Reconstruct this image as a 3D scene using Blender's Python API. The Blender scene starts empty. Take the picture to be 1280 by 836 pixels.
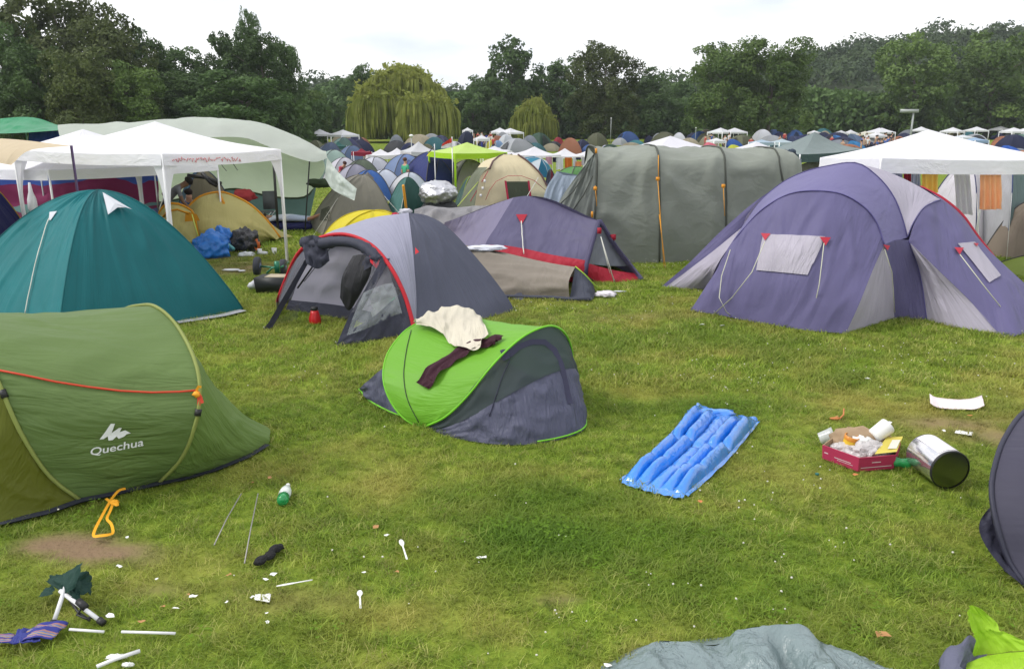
import bpy, bmesh, math, random
import numpy as np
from mathutils import Vector as V, Matrix, noise
from mathutils.bvhtree import BVHTree
R = math.radians; PI = math.pi
SC = bpy.context.scene
COL = SC.collection
random.seed(4)

# ---------------------------------------------------------------- camera, sky, sun, exposure
FOC = 1005.0; PIT = R(14.93); EYE = 2.8
cam_d = bpy.data.cameras.new('camera'); cam = bpy.data.objects.new('camera', cam_d); COL.objects.link(cam)
cam_d.sensor_width = 36; cam_d.lens = 36 * FOC / 1280; cam_d.clip_start = .05; cam_d.clip_end = 3000
cam.location = (0, 0, EYE); cam.rotation_euler = (PI / 2 - PIT, 0, 0)
SC.camera = cam
SC.view_settings.view_transform = 'Standard'; SC.view_settings.look = 'None'
SC.view_settings.exposure = 0.55; SC.view_settings.gamma = 1
SUN_EL, SUN_AZ = R(48), R(-98)          # azimuth from +Y (view direction), negative = to the left
w = bpy.data.worlds.new("World"); SC.world = w; w.use_nodes = True
nt = w.node_tree; nt.nodes.clear()
def wn(t): return nt.nodes.new(t)
out = wn('ShaderNodeOutputWorld'); bg = wn('ShaderNodeBackground'); bg.inputs[1].default_value = .1
sky = wn('ShaderNodeTexSky'); sky.sky_type = 'NISHITA'; sky.sun_disc = False
sky.sun_elevation = SUN_EL; sky.sun_rotation = SUN_AZ
tc = wn('ShaderNodeTexCoord'); mp = wn('ShaderNodeMapping'); mp.inputs['Scale'].default_value = (1, 1, 3.2)
nz = wn('ShaderNodeTexNoise'); nz.inputs['Scale'].default_value = 3.1; nz.inputs['Detail'].default_value = 5; nz.inputs['Roughness'].default_value = .5
rp = wn('ShaderNodeValToRGB'); rp.color_ramp.elements[0].position = .32; rp.color_ramp.elements[0].color = (.66, .71, .80, 1)
rp.color_ramp.elements[1].position = .52; rp.color_ramp.elements[1].color = (1, 1, 1, 1)
vm = wn('ShaderNodeVectorMath'); vm.operation = 'SCALE'; vm.inputs['Scale'].default_value = 9.6
mx = wn('ShaderNodeMixRGB'); mx.inputs[0].default_value = .93
L = nt.links.new
L(tc.outputs['Generated'], mp.inputs[0]); L(mp.outputs[0], nz.inputs['Vector']); L(nz.outputs[0], rp.inputs[0])
L(rp.outputs[0], vm.inputs[0]); L(sky.outputs[0], mx.inputs[1]); L(vm.outputs[0], mx.inputs[2]); L(mx.outputs[0], bg.inputs[0]); L(bg.outputs[0], out.inputs[0])
sd = bpy.data.lights.new('sun', 'SUN'); sd.energy = 1.5; sd.angle = R(18); sd.color = (1, .965, .91)
so = bpy.data.objects.new('sun', sd); COL.objects.link(so)
dvec = V((math.sin(SUN_AZ) * math.cos(SUN_EL), math.cos(SUN_AZ) * math.cos(SUN_EL), math.sin(SUN_EL)))
so.rotation_euler = dvec.to_track_quat('Z', 'Y').to_euler(); so.location = (-10, 5, 20)

# ---------------------------------------------------------------- where a photographed point stands in the place
CS, SN = math.cos(PIT), math.sin(PIT)
def ray(x, y):
    b = (418 - y) / FOC
    return V(((x - 640) / FOC, CS + b * SN, -SN + b * CS))
def TZ(x, y):                                     # the meadow falls away gently beyond the near tents
    if y < 16: return 0.0
    t = min(1, (y - 16) / 36); s = -1.0 * t * t * (3 - 2 * t); t = min(1, max(0, (y - 52) / 50)); return s + .45 * t * t * (3 - 2 * t)
def P(x, y, Y):
    d = ray(x, y); k = Y / d.y
    return V((d.x * k, Y, EYE + d.z * k))
def PZ(x, y, z):
    d = ray(x, y); k = (z - EYE) / d.z
    return V((d.x * k, d.y * k, z))
def G(x, y, dz=0.0):
    z = 0.0
    for i in range(30):
        p = PZ(x, y, z); z = .5 * z + .5 * TZ(p.x, p.y)
    return V((p.x, p.y, z + dz))
def AT(x, Y):                                     # ground point straight below column x at distance Y
    for py in (300,):
        p = P(x, 260 if Y > 20 else 380, Y)
    return V((p.x, Y, TZ(p.x, Y)))

# ---------------------------------------------------------------- materials
MATS = {}
def nodes(name):
    m = bpy.data.materials.new(name); m.use_nodes = True
    t = m.node_tree; t.nodes.clear(); return m, t, t.nodes.new, t.links.new
def fabric(col, rough=.62, tr=.12, bump=.35, scale=5, spec=.3, alpha=1.0, key='', var=.10, stretch=(1, 1, 1), metal=0, coat=0, fold=(11, 1.3), fs=.75):
    k = ('f', tuple(round(c, 3) for c in col), rough, tr, bump, scale, spec, alpha, key, stretch, metal, coat, fold)
    if k in MATS: return MATS[k]
    m, t, N, K = nodes(key or 'fabric')
    o = N('ShaderNodeOutputMaterial'); b = N('ShaderNodeBsdfPrincipled')
    b.inputs['Roughness'].default_value = rough; b.inputs['Specular IOR Level'].default_value = spec
    b.inputs['Metallic'].default_value = metal; b.inputs['Coat Weight'].default_value = coat; b.inputs['Coat Roughness'].default_value = .12
    tc = N('ShaderNodeTexCoord'); mp = N('ShaderNodeMapping'); mp.inputs['Scale'].default_value = stretch
    n = N('ShaderNodeTexNoise'); n.inputs['Scale'].default_value = scale; n.inputs['Detail'].default_value = 4; n.inputs['Distortion'].default_value = .8
    n2 = N('ShaderNodeTexNoise'); n2.inputs['Scale'].default_value = 1.3; n2.inputs['Detail'].default_value = 3
    K(tc.outputs['Object'], mp.inputs[0]); K(mp.outputs[0], n.inputs['Vector']); K(tc.outputs['Object'], n2.inputs['Vector'])
    r = N('ShaderNodeMapRange'); r.inputs['From Min'].default_value = .3; r.inputs['From Max'].default_value = .7
    r.inputs['To Min'].default_value = 1 - var; r.inputs['To Max'].default_value = 1 + var
    K(n2.outputs[0], r.inputs[0])
    c = N('ShaderNodeVectorMath'); c.operation = 'SCALE'; c.inputs[0].default_value = col[:3]
    K(r.outputs[0], c.inputs['Scale']); K(c.outputs[0], b.inputs['Base Color'])
    bp = N('ShaderNodeBump'); bp.inputs['Strength'].default_value = bump; bp.inputs['Distance'].default_value = .04
    K(n.outputs[0], bp.inputs['Height'])
    uv = N('ShaderNodeUVMap'); mu = N('ShaderNodeMapping'); mu.inputs['Scale'].default_value = (fold[0], fold[1], 1); fn = N('ShaderNodeTexNoise'); fn.inputs['Scale'].default_value = 1; fn.inputs['Detail'].default_value = 3.5; fn.inputs['Roughness'].default_value = .62; fn.inputs['Distortion'].default_value = .5
    b2 = N('ShaderNodeBump'); b2.inputs['Strength'].default_value = fs if bump > .1 else .05; b2.inputs['Distance'].default_value = .07
    K(uv.outputs[0], mu.inputs[0]); K(mu.outputs[0], fn.inputs['Vector']); K(fn.outputs[0], b2.inputs['Height']); sm_ = N('ShaderNodeMapRange'); sm_.inputs['From Min'].default_value = .36; sm_.inputs['From Max'].default_value = .66; sm_.inputs['To Min'].default_value = .12; sm_.inputs['To Max'].default_value = fs if bump > .1 else .05; K(n2.outputs[0], sm_.inputs[0]); K(sm_.outputs[0], b2.inputs['Strength']); K(bp.outputs[0], b2.inputs['Normal']); K(b2.outputs[0], b.inputs['Normal'])
    last = b.outputs[0]
    if tr > 0:
        tl = N('ShaderNodeBsdfTranslucent'); K(c.outputs[0], tl.inputs[0])
        mx = N('ShaderNodeMixShader'); mx.inputs[0].default_value = tr; K(last, mx.inputs[1]); K(tl.outputs[0], mx.inputs[2]); last = mx.outputs[0]
    if alpha < 1:
        tp = N('ShaderNodeBsdfTransparent'); mx = N('ShaderNodeMixShader'); mx.inputs[0].default_value = alpha
        K(tp.outputs[0], mx.inputs[1]); K(last, mx.inputs[2]); last = mx.outputs[0]
    K(last, o.inputs[0]); MATS[k] = m
    return m
def solid(col, rough=.5, metal=0, key='paint', spec=.4):
    return fabric(col, rough, 0, .05, 20, spec, 1.0, key, .06, metal=metal)
def striped(cols, axis='u', key='striped', freq=1.0, wob=0.0):
    """flat print in bands along the sheet's own u or v, cols = [(position, colour)...]"""
    m, t, N, K = nodes(key)
    o = N('ShaderNodeOutputMaterial'); b = N('ShaderNodeBsdfPrincipled'); b.inputs['Roughness'].default_value = .75; b.inputs['Specular IOR Level'].default_value = .2
    uv = N('ShaderNodeUVMap'); sp = N('ShaderNodeSeparateXYZ'); K(uv.outputs[0], sp.inputs[0])
    val = sp.outputs[0 if axis == 'u' else 1]
    if wob:
        n = N('ShaderNodeTexNoise'); n.inputs['Scale'].default_value = 2.2; K(uv.outputs[0], n.inputs['Vector'])
        a = N('ShaderNodeMath'); a.operation = 'MULTIPLY_ADD'; a.inputs[1].default_value = wob; K(n.outputs[0], a.inputs[0]); K(val, a.inputs[2]); val = a.outputs[0]
    if freq != 1:
        a = N('ShaderNodeMath'); a.operation = 'MULTIPLY'; a.inputs[1].default_value = freq; K(val, a.inputs[0])
        f = N('ShaderNodeMath'); f.operation = 'FRACT'; K(a.outputs[0], f.inputs[0]); val = f.outputs[0]
    r = N('ShaderNodeValToRGB'); r.color_ramp.interpolation = 'CONSTANT'
    while len(r.color_ramp.elements) < len(cols): r.color_ramp.elements.new(.5)
    for e, (p, c) in zip(r.color_ramp.elements, cols): e.position = p; e.color = (*c, 1)
    K(val, r.inputs[0]); K(r.outputs[0], b.inputs['Base Color'])
    tl = N('ShaderNodeBsdfTranslucent'); K(r.outputs[0], tl.inputs[0]); mx = N('ShaderNodeMixShader'); mx.inputs[0].default_value = .15
    K(b.outputs[0], mx.inputs[1]); K(tl.outputs[0], mx.inputs[2]); K(mx.outputs[0], o.inputs[0])
    return m
WHITE = (.80, .79, .82); 
def srgb(r, g, b, k=1.0):
    f = lambda c: ((c / 255) / 12.92 if c / 255 <= .04045 else ((c / 255 + .055) / 1.055) ** 2.4) * k
    return (f(r), f(g), f(b))

# ---------------------------------------------------------------- objects, parts
def tag(o, label=None, cat=None, group=None, kind=None):
    if label: o['label'] = label
    if cat: o['category'] = cat
    if group: o['group'] = group
    if kind: o['kind'] = kind
    return o
def mesh(name, vs, fs, smooth=True, uvs=None):
    me = bpy.data.meshes.new(name); me.from_pydata([tuple(v) for v in vs], [], fs)
    if uvs is not None:
        l = me.uv_layers.new(name='UVMap')
        for lp in me.loops: l.data[lp.index].uv = uvs[lp.vertex_index]
    if smooth: me.polygons.foreach_set('use_smooth', [True] * len(me.polygons))
    me.update(); return me
def put(name, me, mat, parent=None, loc=(0, 0, 0)):
    o = bpy.data.objects.new(name, me); COL.objects.link(o); o.location = loc
    for m in (mat if isinstance(mat, (list, tuple)) else [mat]):
        if m: me.materials.append(m)
    if parent: o.parent = parent
    return o
class Thing:
    """an Empty at the thing's base and the meshes that belong to it"""
    def __init__(s, name, label, cat, base, group=None, ctr=None):
        s.o = bpy.data.objects.new(name, None); COL.objects.link(s.o); s.o.location = base; s.o.empty_display_size = .2
        tag(s.o, label, cat, group); s.b = V(base); s.c = V(ctr) if ctr else V(base) + V((0, 0, .4)); s.surf = []
    def part(s, name, vs, fs, mat, parent=None, smooth=True, uvs=None, hit=False, label=None):
        me = mesh(name, [V(v) - s.b for v in vs], fs, smooth, uvs)
        o = put(name, me, mat, parent or s.o)
        if label: o['label'] = label
        if hit: s.surf.append(BVHTree.FromPolygons([tuple(v) for v in vs], fs))
        return o
    def shoot(s, x, y, off=.012):
        d = ray(x, y).normalized(); best = None
        for t in s.surf:
            h = t.ray_cast(V((0, 0, EYE)), d)
            if h[0] is not None and (best is None or h[3] < best[1]):
                n = h[1]
                if n.dot(d) > 0: n = -n
                best = (h[0] + n * off, h[3])
        return best[0] if best else None
def crv(pts):
    pts = [V(p) for p in pts]
    if len(pts) == 2:
        a, b = pts; return lambda t: a.lerp(b, t)
    ds = [0]
    for a, b in zip(pts, pts[1:]): ds.append(ds[-1] + max(1e-6, (b - a).length))
    ts = [d / ds[-1] for d in ds]; q = [2 * pts[0] - pts[1]] + pts + [2 * pts[-1] - pts[-2]]
    def f(t):
        t = min(1, max(0, t)); i = 0
        while i < len(ts) - 2 and t > ts[i + 1]: i += 1
        k = (t - ts[i]) / (ts[i + 1] - ts[i]); a, b, c, d = q[i:i + 4]
        return .5 * ((2 * b) + (c - a) * k + (2 * a - 5 * b + 4 * c - d) * k * k + (3 * b - a - 3 * c + d) * k ** 3)
    return f
def sub(c, a, b): return lambda t: c(a + (b - a) * t)
def const(p): p = V(p); return lambda t: p
def coons(c0, c1, d0=None, d1=None):
    if d0 is None: d0 = crv([c0(0), c1(0)])
    if d1 is None: d1 = crv([c0(1), c1(1)])
    p00, p10, p01, p11 = c0(0), c0(1), c1(0), c1(1)
    def S(u, v):
        return (1 - v) * c0(u) + v * c1(u) + (1 - u) * d0(v) + u * d1(v) - ((1 - u) * (1 - v) * p00 + u * (1 - v) * p10 + (1 - u) * v * p01 + u * v * p11)
    return S
def grid(S, nu, nv, ctr=None, sag=0, wr=None, fade=True):
    """sample a surface, push it in by sag, lay wrinkles (amplitude, freq u, freq v, seed) on it"""
    A = [[S(i / nu, j / nv) for i in range(nu + 1)] for j in range(nv + 1)]
    vs, uvs = [], []
    for j in range(nv + 1):
        for i in range(nu + 1):
            p = A[j][i]; u, v = i / nu, j / nv
            if sag or wr:
                du = A[j][min(nu, i + 1)] - A[j][max(0, i - 1)]; dv = A[min(nv, j + 1)][i] - A[max(0, j - 1)][i]
                n = du.cross(dv)
                if n.length > 1e-9:
                    n.normalize()
                    if ctr is not None and n.dot(p - ctr) < 0: n = -n
                    k = math.sin(PI * u) * math.sin(PI * v) if fade else 1
                    d = -sag * k
                    if wr:
                        a, fu, fv, sd = wr
                        e = min(1, 6 * min(u, 1 - u, v, 1 - v) + .12) if fade else 1
                        d += a * e * (noise.noise(V((u * fu, v * fv, sd))) + .5 * noise.noise(V((u * fu * 2.3 + 7, v * fv * 2.1, sd))))
                        rg = noise.noise(V((u * fu * .8 + 3, v * fv * .8, sd + 9)))
                        d += a * .9 * e * (1 - min(1, abs(rg) * 5))
                    p = p + n * d
            vs.append(p); uvs.append((u, v))
    fs = [(j * (nu + 1) + i, j * (nu + 1) + i + 1, (j + 1) * (nu + 1) + i + 1, (j + 1) * (nu + 1) + i) for j in range(nv) for i in range(nu)]
    return vs, fs, uvs
def sheet(T, name, S, nu, nv, mat, sag=0, wr=None, parent=None, hit=True, fade=True, label=None):
    vs, fs, uvs = grid(S, nu, nv, T.c, sag, wr, fade)
    return T.part(name, vs, fs, mat, parent, True, uvs, hit, label)
def tube_geo(pts, r, n=6, cap=True):
    pts = [V(p) for p in pts]; vs, fs = [], []; up = V((0, 0, 1)); m = len(pts)
    for i, p in enumerate(pts):
        d = (pts[min(m - 1, i + 1)] - pts[max(0, i - 1)])
        if d.length < 1e-9: d = V((0, 0, 1))
        d.normalize(); a = d.cross(up)
        if a.length < .05: a = d.cross(V((1, 0, 0)))
        a.normalize(); b = d.cross(a); rr = r[i] if isinstance(r, (list, tuple)) else r
        for k in range(n):
            t = 2 * PI * k / n; vs.append(p + (a * math.cos(t) + b * math.sin(t)) * rr)
    for i in range(m - 1):
        for k in range(n):
            fs.append((i * n + k, i * n + (k + 1) % n, (i + 1) * n + (k + 1) % n, (i + 1) * n + k))
    if cap: fs.append(tuple(range(n))[::-1]); fs.append(tuple((m - 1) * n + k for k in range(n)))
    return vs, fs
def join(*geos):
    vs, fs = [], []
    for a, b in geos:
        k = len(vs); vs += list(a); fs += [tuple(i + k for i in f) for f in b]
    return vs, fs
def tube(T, name, pts, r, mat, n=6, parent=None, smooth=True):
    vs, fs = tube_geo(pts, r, n); return T.part(name, vs, fs, mat, parent, smooth)
def along(c, n=16, a=0, b=1): return [c(a + (b - a) * i / n) for i in range(n + 1)]
def strip_geo(pts, w, side=None, off=V((0, 0, 0))):
    vs, fs = [], []
    for i, p in enumerate(pts):
        d = (pts[min(len(pts) - 1, i + 1)] - pts[max(0, i - 1)]).normalized(); s = d.cross(side if side else V((0, 0, 1)))
        if s.length < 1e-6: s = V((1, 0, 0))
        s.normalize(); vs += [p - s * w / 2 + off, p + s * w / 2 + off]
    fs = [(2 * i, 2 * i + 1, 2 * i + 3, 2 * i + 2) for i in range(len(pts) - 1)]
    return vs, fs
def decal(T, name, q, mat, n=8, m=8, off=.012, parent=None, bulge=0):
    """a cloth piece sewn on the thing's surface, corners given as photographed"""
    vs, fs, uvs = [], [], []; last = None
    for j in range(m + 1):
        for i in range(n + 1):
            u, v = i / n, j / m
            x = (1 - v) * ((1 - u) * q[0][0] + u * q[1][0]) + v * ((1 - u) * q[3][0] + u * q[2][0])
            y = (1 - v) * ((1 - u) * q[0][1] + u * q[1][1]) + v * ((1 - u) * q[3][1] + u * q[2][1])
            p = T.shoot(x, y, off + bulge * math.sin(PI * u) * math.sin(PI * v))
            if p is None: p = P(x, y, last.y) if last else P(x, y, T.c.y)
            last = p; vs.append(p); uvs.append((u, v))
    fs = [(j * (n + 1) + i, j * (n + 1) + i + 1, (j + 1) * (n + 1) + i + 1, (j + 1) * (n + 1) + i) for j in range(m) for i in range(n)]
    return T.part(name, vs, fs, mat, parent, True, uvs)
def trace(T, name, px, r, mat, off=.008, k=6, parent=None):
    pts = []
    c = crv([V((x, y, 0)) for x, y in px]); n = k * (len(px) - 1)
    for i in range(n + 1):
        q = c(i / n); p = T.shoot(q.x, q.y, off)
        if p is not None: pts.append(p)
    if len(pts) > 1: return tube(T, name, pts, r, mat, 5, parent)
def box_geo(c, sx, sy, sz, rz=0, taper=1):
    vs = []; cr, sr = math.cos(rz), math.sin(rz)
    for z in (0, 1):
        k = taper if z == 0 else 1
        for x, y in ((-1, -1), (1, -1), (1, 1), (-1, 1)):
            X, Y = x * sx / 2 * k, y * sy / 2 * k
            vs.append(V((c[0] + X * cr - Y * sr, c[1] + X * sr + Y * cr, c[2] + z * sz)))
    return vs, [(3, 2, 1, 0), (4, 5, 6, 7), (0, 1, 5, 4), (1, 2, 6, 5), (2, 3, 7, 6), (3, 0, 4, 7)]
def lathe_geo(base, prof, n=20, axis=V((0, 0, 1)), cap=True):
    q = axis.normalized().to_track_quat('Z', 'Y').to_matrix(); base = V(base); vs, fs = [], []
    for r, z in prof:
        for k in range(n):
            t = 2 * PI * k / n; vs.append(base + q @ V((r * math.cos(t), r * math.sin(t), z)))
    for i in range(len(prof) - 1):
        for k in range(n): fs.append((i * n + k, i * n + (k + 1) % n, (i + 1) * n + (k + 1) % n, (i + 1) * n + k))
    if cap: fs.append(tuple(range(n))[::-1]); fs.append(tuple((len(prof) - 1) * n + k for k in range(n)))
    return vs, fs
def blob_geo(c, rad, amp, fr, seed, lv=3, flat=True):
    bm = bmesh.new(); bmesh.ops.create_icosphere(bm, subdivisions=lv, radius=1); c = V(c)
    vs = []
    for v in bm.verts:
        k = 1 + amp * (noise.noise(v.co * fr + V((seed, 0, 0))) + .6 * (1 - abs(noise.noise(v.co * fr * 1.7 + V((0, seed, 0)))) * 3))
        p = V((v.co.x * rad[0], v.co.y * rad[1], v.co.z * rad[2])) * k
        if flat and p.z < -.6 * rad[2]: p.z = -.6 * rad[2]
        vs.append(c + p + V((0, 0, rad[2] * .6 if flat else 0)))
    fs = [tuple(v.index for v in f.verts) for f in bm.faces]; bm.free(); return vs, fs
def one(name, label, cat, geo, mat, group=None, base=None, smooth=True, uvs=None, kind=None):
    """a thing that is a single mesh"""
    vs, fs = geo[0], geo[1]
    if base is None:
        zs = min(v[2] for v in vs); base = V((sum(v[0] for v in vs) / len(vs), sum(v[1] for v in vs) / len(vs), zs))
    me = mesh(name, [V(v) - V(base) for v in vs], fs, smooth, uvs if uvs else (geo[2] if len(geo) > 2 else None))
    o = put(name, me, mat, None, base); tag(o, label, cat, group, kind); return o

# ================================================================ the meadow
rng = np.random.default_rng(7)
def vnoise(x, y, s):
    """smooth value noise on numpy arrays"""
    xi, yi = np.floor(x).astype(int), np.floor(y).astype(int); fx, fy = x - xi, y - yi
    fx = fx * fx * (3 - 2 * fx); fy = fy * fy * (3 - 2 * fy)
    def h(a, b):
        n = (a * 374761393 + b * 668265263 + s * 974711) & 0x7fffffff; n = ((n ^ (n >> 13)) * 1274126177) & 0x7fffffff
        return ((n ^ (n >> 16)) & 0xffff) / 65535.
    return (h(xi, yi) * (1 - fx) + h(xi + 1, yi) * fx) * (1 - fy) + (h(xi, yi + 1) * (1 - fx) + h(xi + 1, yi + 1) * fx) * fy
def fbm(x, y, s, o=4):
    return sum(vnoise(x * 2 ** k, y * 2 ** k, s + k) / 2 ** k for k in range(o)) / sum(1 / 2 ** k for k in range(o))
def tz_np(x, y):
    t = np.clip((y - 16) / 36, 0, 1); s = -1.0 * t * t * (3 - 2 * t); t = np.clip((y - 52) / 50, 0, 1); s = s + .45 * t * t * (3 - 2 * t)
    return np.where(y < 16, 0, s)
def spots(l):
    o = []
    for px, py, rx, ry, k in l:
        g = G(px, py); o.append((g.x, g.y, rx, ry, k))
    return o
BARE = spots([(85, 678, .32, .17, 2.0), (125, 690, .38, .13, 1.7), (175, 697, .22, .12, .7), (200, 735, .22, .13, .5), (300, 335, 1.3, .9, .8), (275, 322, .7, .5, .8),
              (700, 748, .16, .09, .8), (1190, 528, .7, .22, .75), (1250, 545, .5, .25, .8), (1245, 300, 1, 1.4, .5), (360, 745, .6, .22, .35), (120, 760, .2, .1, .3), (780, 395, 2.4, .5, .35)])
DRY = spots([(560, 450, 1.6, .8, .45), (800, 445, 3.2, .7, .35), (1100, 470, 2.6, .8, .5), (1230, 520, 1.2, .7, .7), (600, 620, 1.1, .5, .38), (430, 600, 1, .4, .2), (250, 740, .7, .3, .3), (660, 590, .8, .3, .3),
             (750, 400, 3, 1.0, .35), (1000, 770, .7, .3, .2), (480, 790, 1.0, .25, .3), (300, 440, 1, 1, .25), (960, 600, 1.0, .5, .2), (700, 720, .7, .3, .35), (1060, 500, 1, .4, .4)])
LUSH = spots([(800, 680, 1.0, .55, .7), (660, 670, .4, .2, .7), (880, 730, .8, .4, .7), (740, 620, .8, .3, .6), (930, 430, 2.2, .5, .6), (1000, 480, 1.2, .4, .4), (870, 510, .9, .3, .6), (1130, 720, .7, .3, .55),
              (720, 500, .7, .5, .4), (300, 480, 1, .5, .45), (160, 640, .6, .3, .35), (1010, 560, .8, .4, .4), (960, 690, .6, .4, .5), (560, 790, .6, .2, .2), (30, 760, .5, .3, .5), (480, 655, .8, .3, .2), (1040, 440, 2, .4, .5)])
def field(l, x, y):
    v = np.zeros_like(x)
    for cx, cy, rx, ry, k in l:
        v = np.maximum(v, k * np.exp(-(((x - cx) / rx) ** 2 + ((y - cy) / ry) ** 2)))
    return v
def attrs(x, y):
    n = fbm(x * 1.1, y * 1.1, 3); n2 = fbm(x * 3.1, y * 3.1, 11)
    bare = np.clip(field(BARE, x, y) * (.55 + .9 * n2) - .12, 0, 1)
    dry = np.clip(field(DRY, x, y) * (.4 + 1.2 * n2) + (n - .50) * 1.3 + (n2 - .5) * .9 - .02, 0, 1)
    lush = np.clip(field(LUSH, x, y) * (.5 + n2) + (fbm(x * .8 + 31, y * .8, 5) - .56) * 1.8, 0, 1) * (1 - bare)
    return bare, dry * (1 - .7 * lush), lush
def ax(fine0, fine1, st, far0, far1):
    a = list(np.arange(fine0, fine1, st)); s = st; v = fine0
    pre = []
    while v > far0: s *= 1.22; v -= s; pre.append(v)
    s = st; v = a[-1]; post = []
    while v < far1: s *= 1.22; v += s; post.append(v)
    return np.array(pre[::-1] + a + post)
gx = ax(-8, 9, .1, -900, 900); gy = ax(2.8, 18, .1, -60, 1500)
X, Y = np.meshgrid(gx, gy); nx, ny = len(gx), len(gy)
def relief(x, y): return np.where((y < 40) & (y > 0), (fbm(x * 1.7, y * 1.7, 21) - .5) * .05 + (fbm(x * 6, y * 6, 22) - .5) * .018, 0)
Z = tz_np(X, Y) + relief(X, Y) - .012
me = bpy.data.meshes.new('ground'); me.vertices.add(nx * ny)
me.vertices.foreach_set('co', np.stack([X, Y, Z], -1).astype(np.float32).ravel())
ii = np.arange(nx * ny).reshape(ny, nx); F4 = np.stack([ii[:-1, :-1], ii[:-1, 1:], ii[1:, 1:], ii[1:, :-1]], -1).reshape(-1, 4)
me.loops.add(F4.size); me.loops.foreach_set('vertex_index', F4.ravel().astype(np.int32)); me.polygons.add(len(F4))
me.polygons.foreach_set('loop_start', np.arange(0, F4.size, 4, dtype=np.int32)); me.polygons.foreach_set('use_smooth', np.ones(len(F4), bool))
me.update(); me.validate()
for nm, v in zip(('bare', 'dry', 'lush'), attrs(X, Y)):
    a = me.attributes.new(nm, 'FLOAT', 'POINT'); a.data.foreach_set('value', v.astype(np.float32).ravel())
def grass_mat(name, blade):
    m, t, N, K = nodes(name)
    o = N('ShaderNodeOutputMaterial'); b = N('ShaderNodeBsdfPrincipled'); b.inputs['Roughness'].default_value = .6 if blade else .95
    b.inputs['Specular IOR Level'].default_value = .25 if blade else .05
    def at(n):
        a = N('ShaderNodeAttribute'); a.attribute_name = n; a.attribute_type = 'INSTANCER' if blade else 'GEOMETRY'; return a.outputs['Fac']
    geo = N('ShaderNodeNewGeometry')
    nn = N('ShaderNodeTexNoise'); nn.inputs['Scale'].default_value = 9 if blade else 6; nn.inputs['Detail'].default_value = 6; nn.inputs['Roughness'].default_value = .7
    K(geo.outputs['Position'], nn.inputs['Vector'])
    big = N('ShaderNodeTexNoise'); big.inputs['Scale'].default_value = .35; big.inputs['Detail'].default_value = 3; K(geo.outputs['Position'], big.inputs['Vector'])
    def mixc(f, a, b_):
        x = N('ShaderNodeMixRGB'); K(f, x.inputs[0]) if not isinstance(f, float) else setattr(x.inputs[0], 'default_value', f)
        for i, c in ((1, a), (2, b_)):
            if isinstance(c, tuple): x.inputs[i].default_value = (*c, 1)
            else: K(c, x.inputs[i])
        return x.outputs[0]
    r = N('ShaderNodeMapRange'); r.inputs['From Min'].default_value = .38; r.inputs['From Max'].default_value = .62; K(nn.outputs[0], r.inputs[0])
    k = 1.0 if blade else .62
    s = lambda c: tuple(v * k for v in c)
    base = mixc(r.outputs[0], s(GR1), s(GR2))
    if blade:
        hi = N('ShaderNodeAttribute'); hi.attribute_name = 'rnd'; hi.attribute_type = 'INSTANCER'
        r2 = N('ShaderNodeMapRange'); r2.inputs['From Min'].default_value = .70; r2.inputs['From Max'].default_value = 1.0; r2.inputs['To Max'].default_value = .75; K(hi.outputs['Fac'], r2.inputs[0])
        base = mixc(r2.outputs[0], base, s(GDRY))
        fr = N('ShaderNodeMath'); fr.operation = 'MULTIPLY'; fr.inputs[1].default_value = 7.31; K(hi.outputs['Fac'], fr.inputs[0]); fq = N('ShaderNodeMath'); fq.operation = 'FRACT'; K(fr.outputs[0], fq.inputs[0])
        r3 = N('ShaderNodeMapRange'); r3.inputs['To Min'].default_value = .62; r3.inputs['To Max'].default_value = 1.38; K(fq.outputs[0], r3.inputs[0]); vs_ = N('ShaderNodeVectorMath'); vs_.operation = 'SCALE'; K(base, vs_.inputs[0]); K(r3.outputs[0], vs_.inputs['Scale']); base = vs_.outputs[0]
    c = mixc(at('dry'), base, s(GDRY2)); c = mixc(at('lush'), c, s(GLUSH)); c = mixc(at('bare'), c, (.23, .16, .10) if not blade else (.20, .15, .085))
    K(c, b.inputs['Base Color'])
    if blade:
        tl = N('ShaderNodeBsdfTranslucent'); K(c, tl.inputs[0]); mx = N('ShaderNodeMixShader'); mx.inputs[0].default_value = .42
        K(b.outputs[0], mx.inputs[1]); K(tl.outputs[0], mx.inputs[2]); K(mx.outputs[0], o.inputs[0])
    else:
        bp = N('ShaderNodeBump'); bp.inputs['Strength'].default_value = .8; bp.inputs['Distance'].default_value = .03
        n3 = N('ShaderNodeTexNoise'); n3.inputs['Scale'].default_value = 28; n3.inputs['Detail'].default_value = 5; K(geo.outputs['Position'], n3.inputs['Vector'])
        K(n3.outputs[0], bp.inputs['Height']); K(bp.outputs[0], b.inputs['Normal']); K(b.outputs[0], o.inputs[0])
    return m
GR1 = (.165, .262, .028); GR2 = (.330, .420, .060); GDRY = (.56, .50, .20); GDRY2 = (.46, .41, .11); GLUSH = (.140, .250, .025)
ground = put('ground', me, grass_mat('meadow_soil', False)); tag(ground, 'trampled summer meadow under the whole camp', None, None, 'structure')

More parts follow.
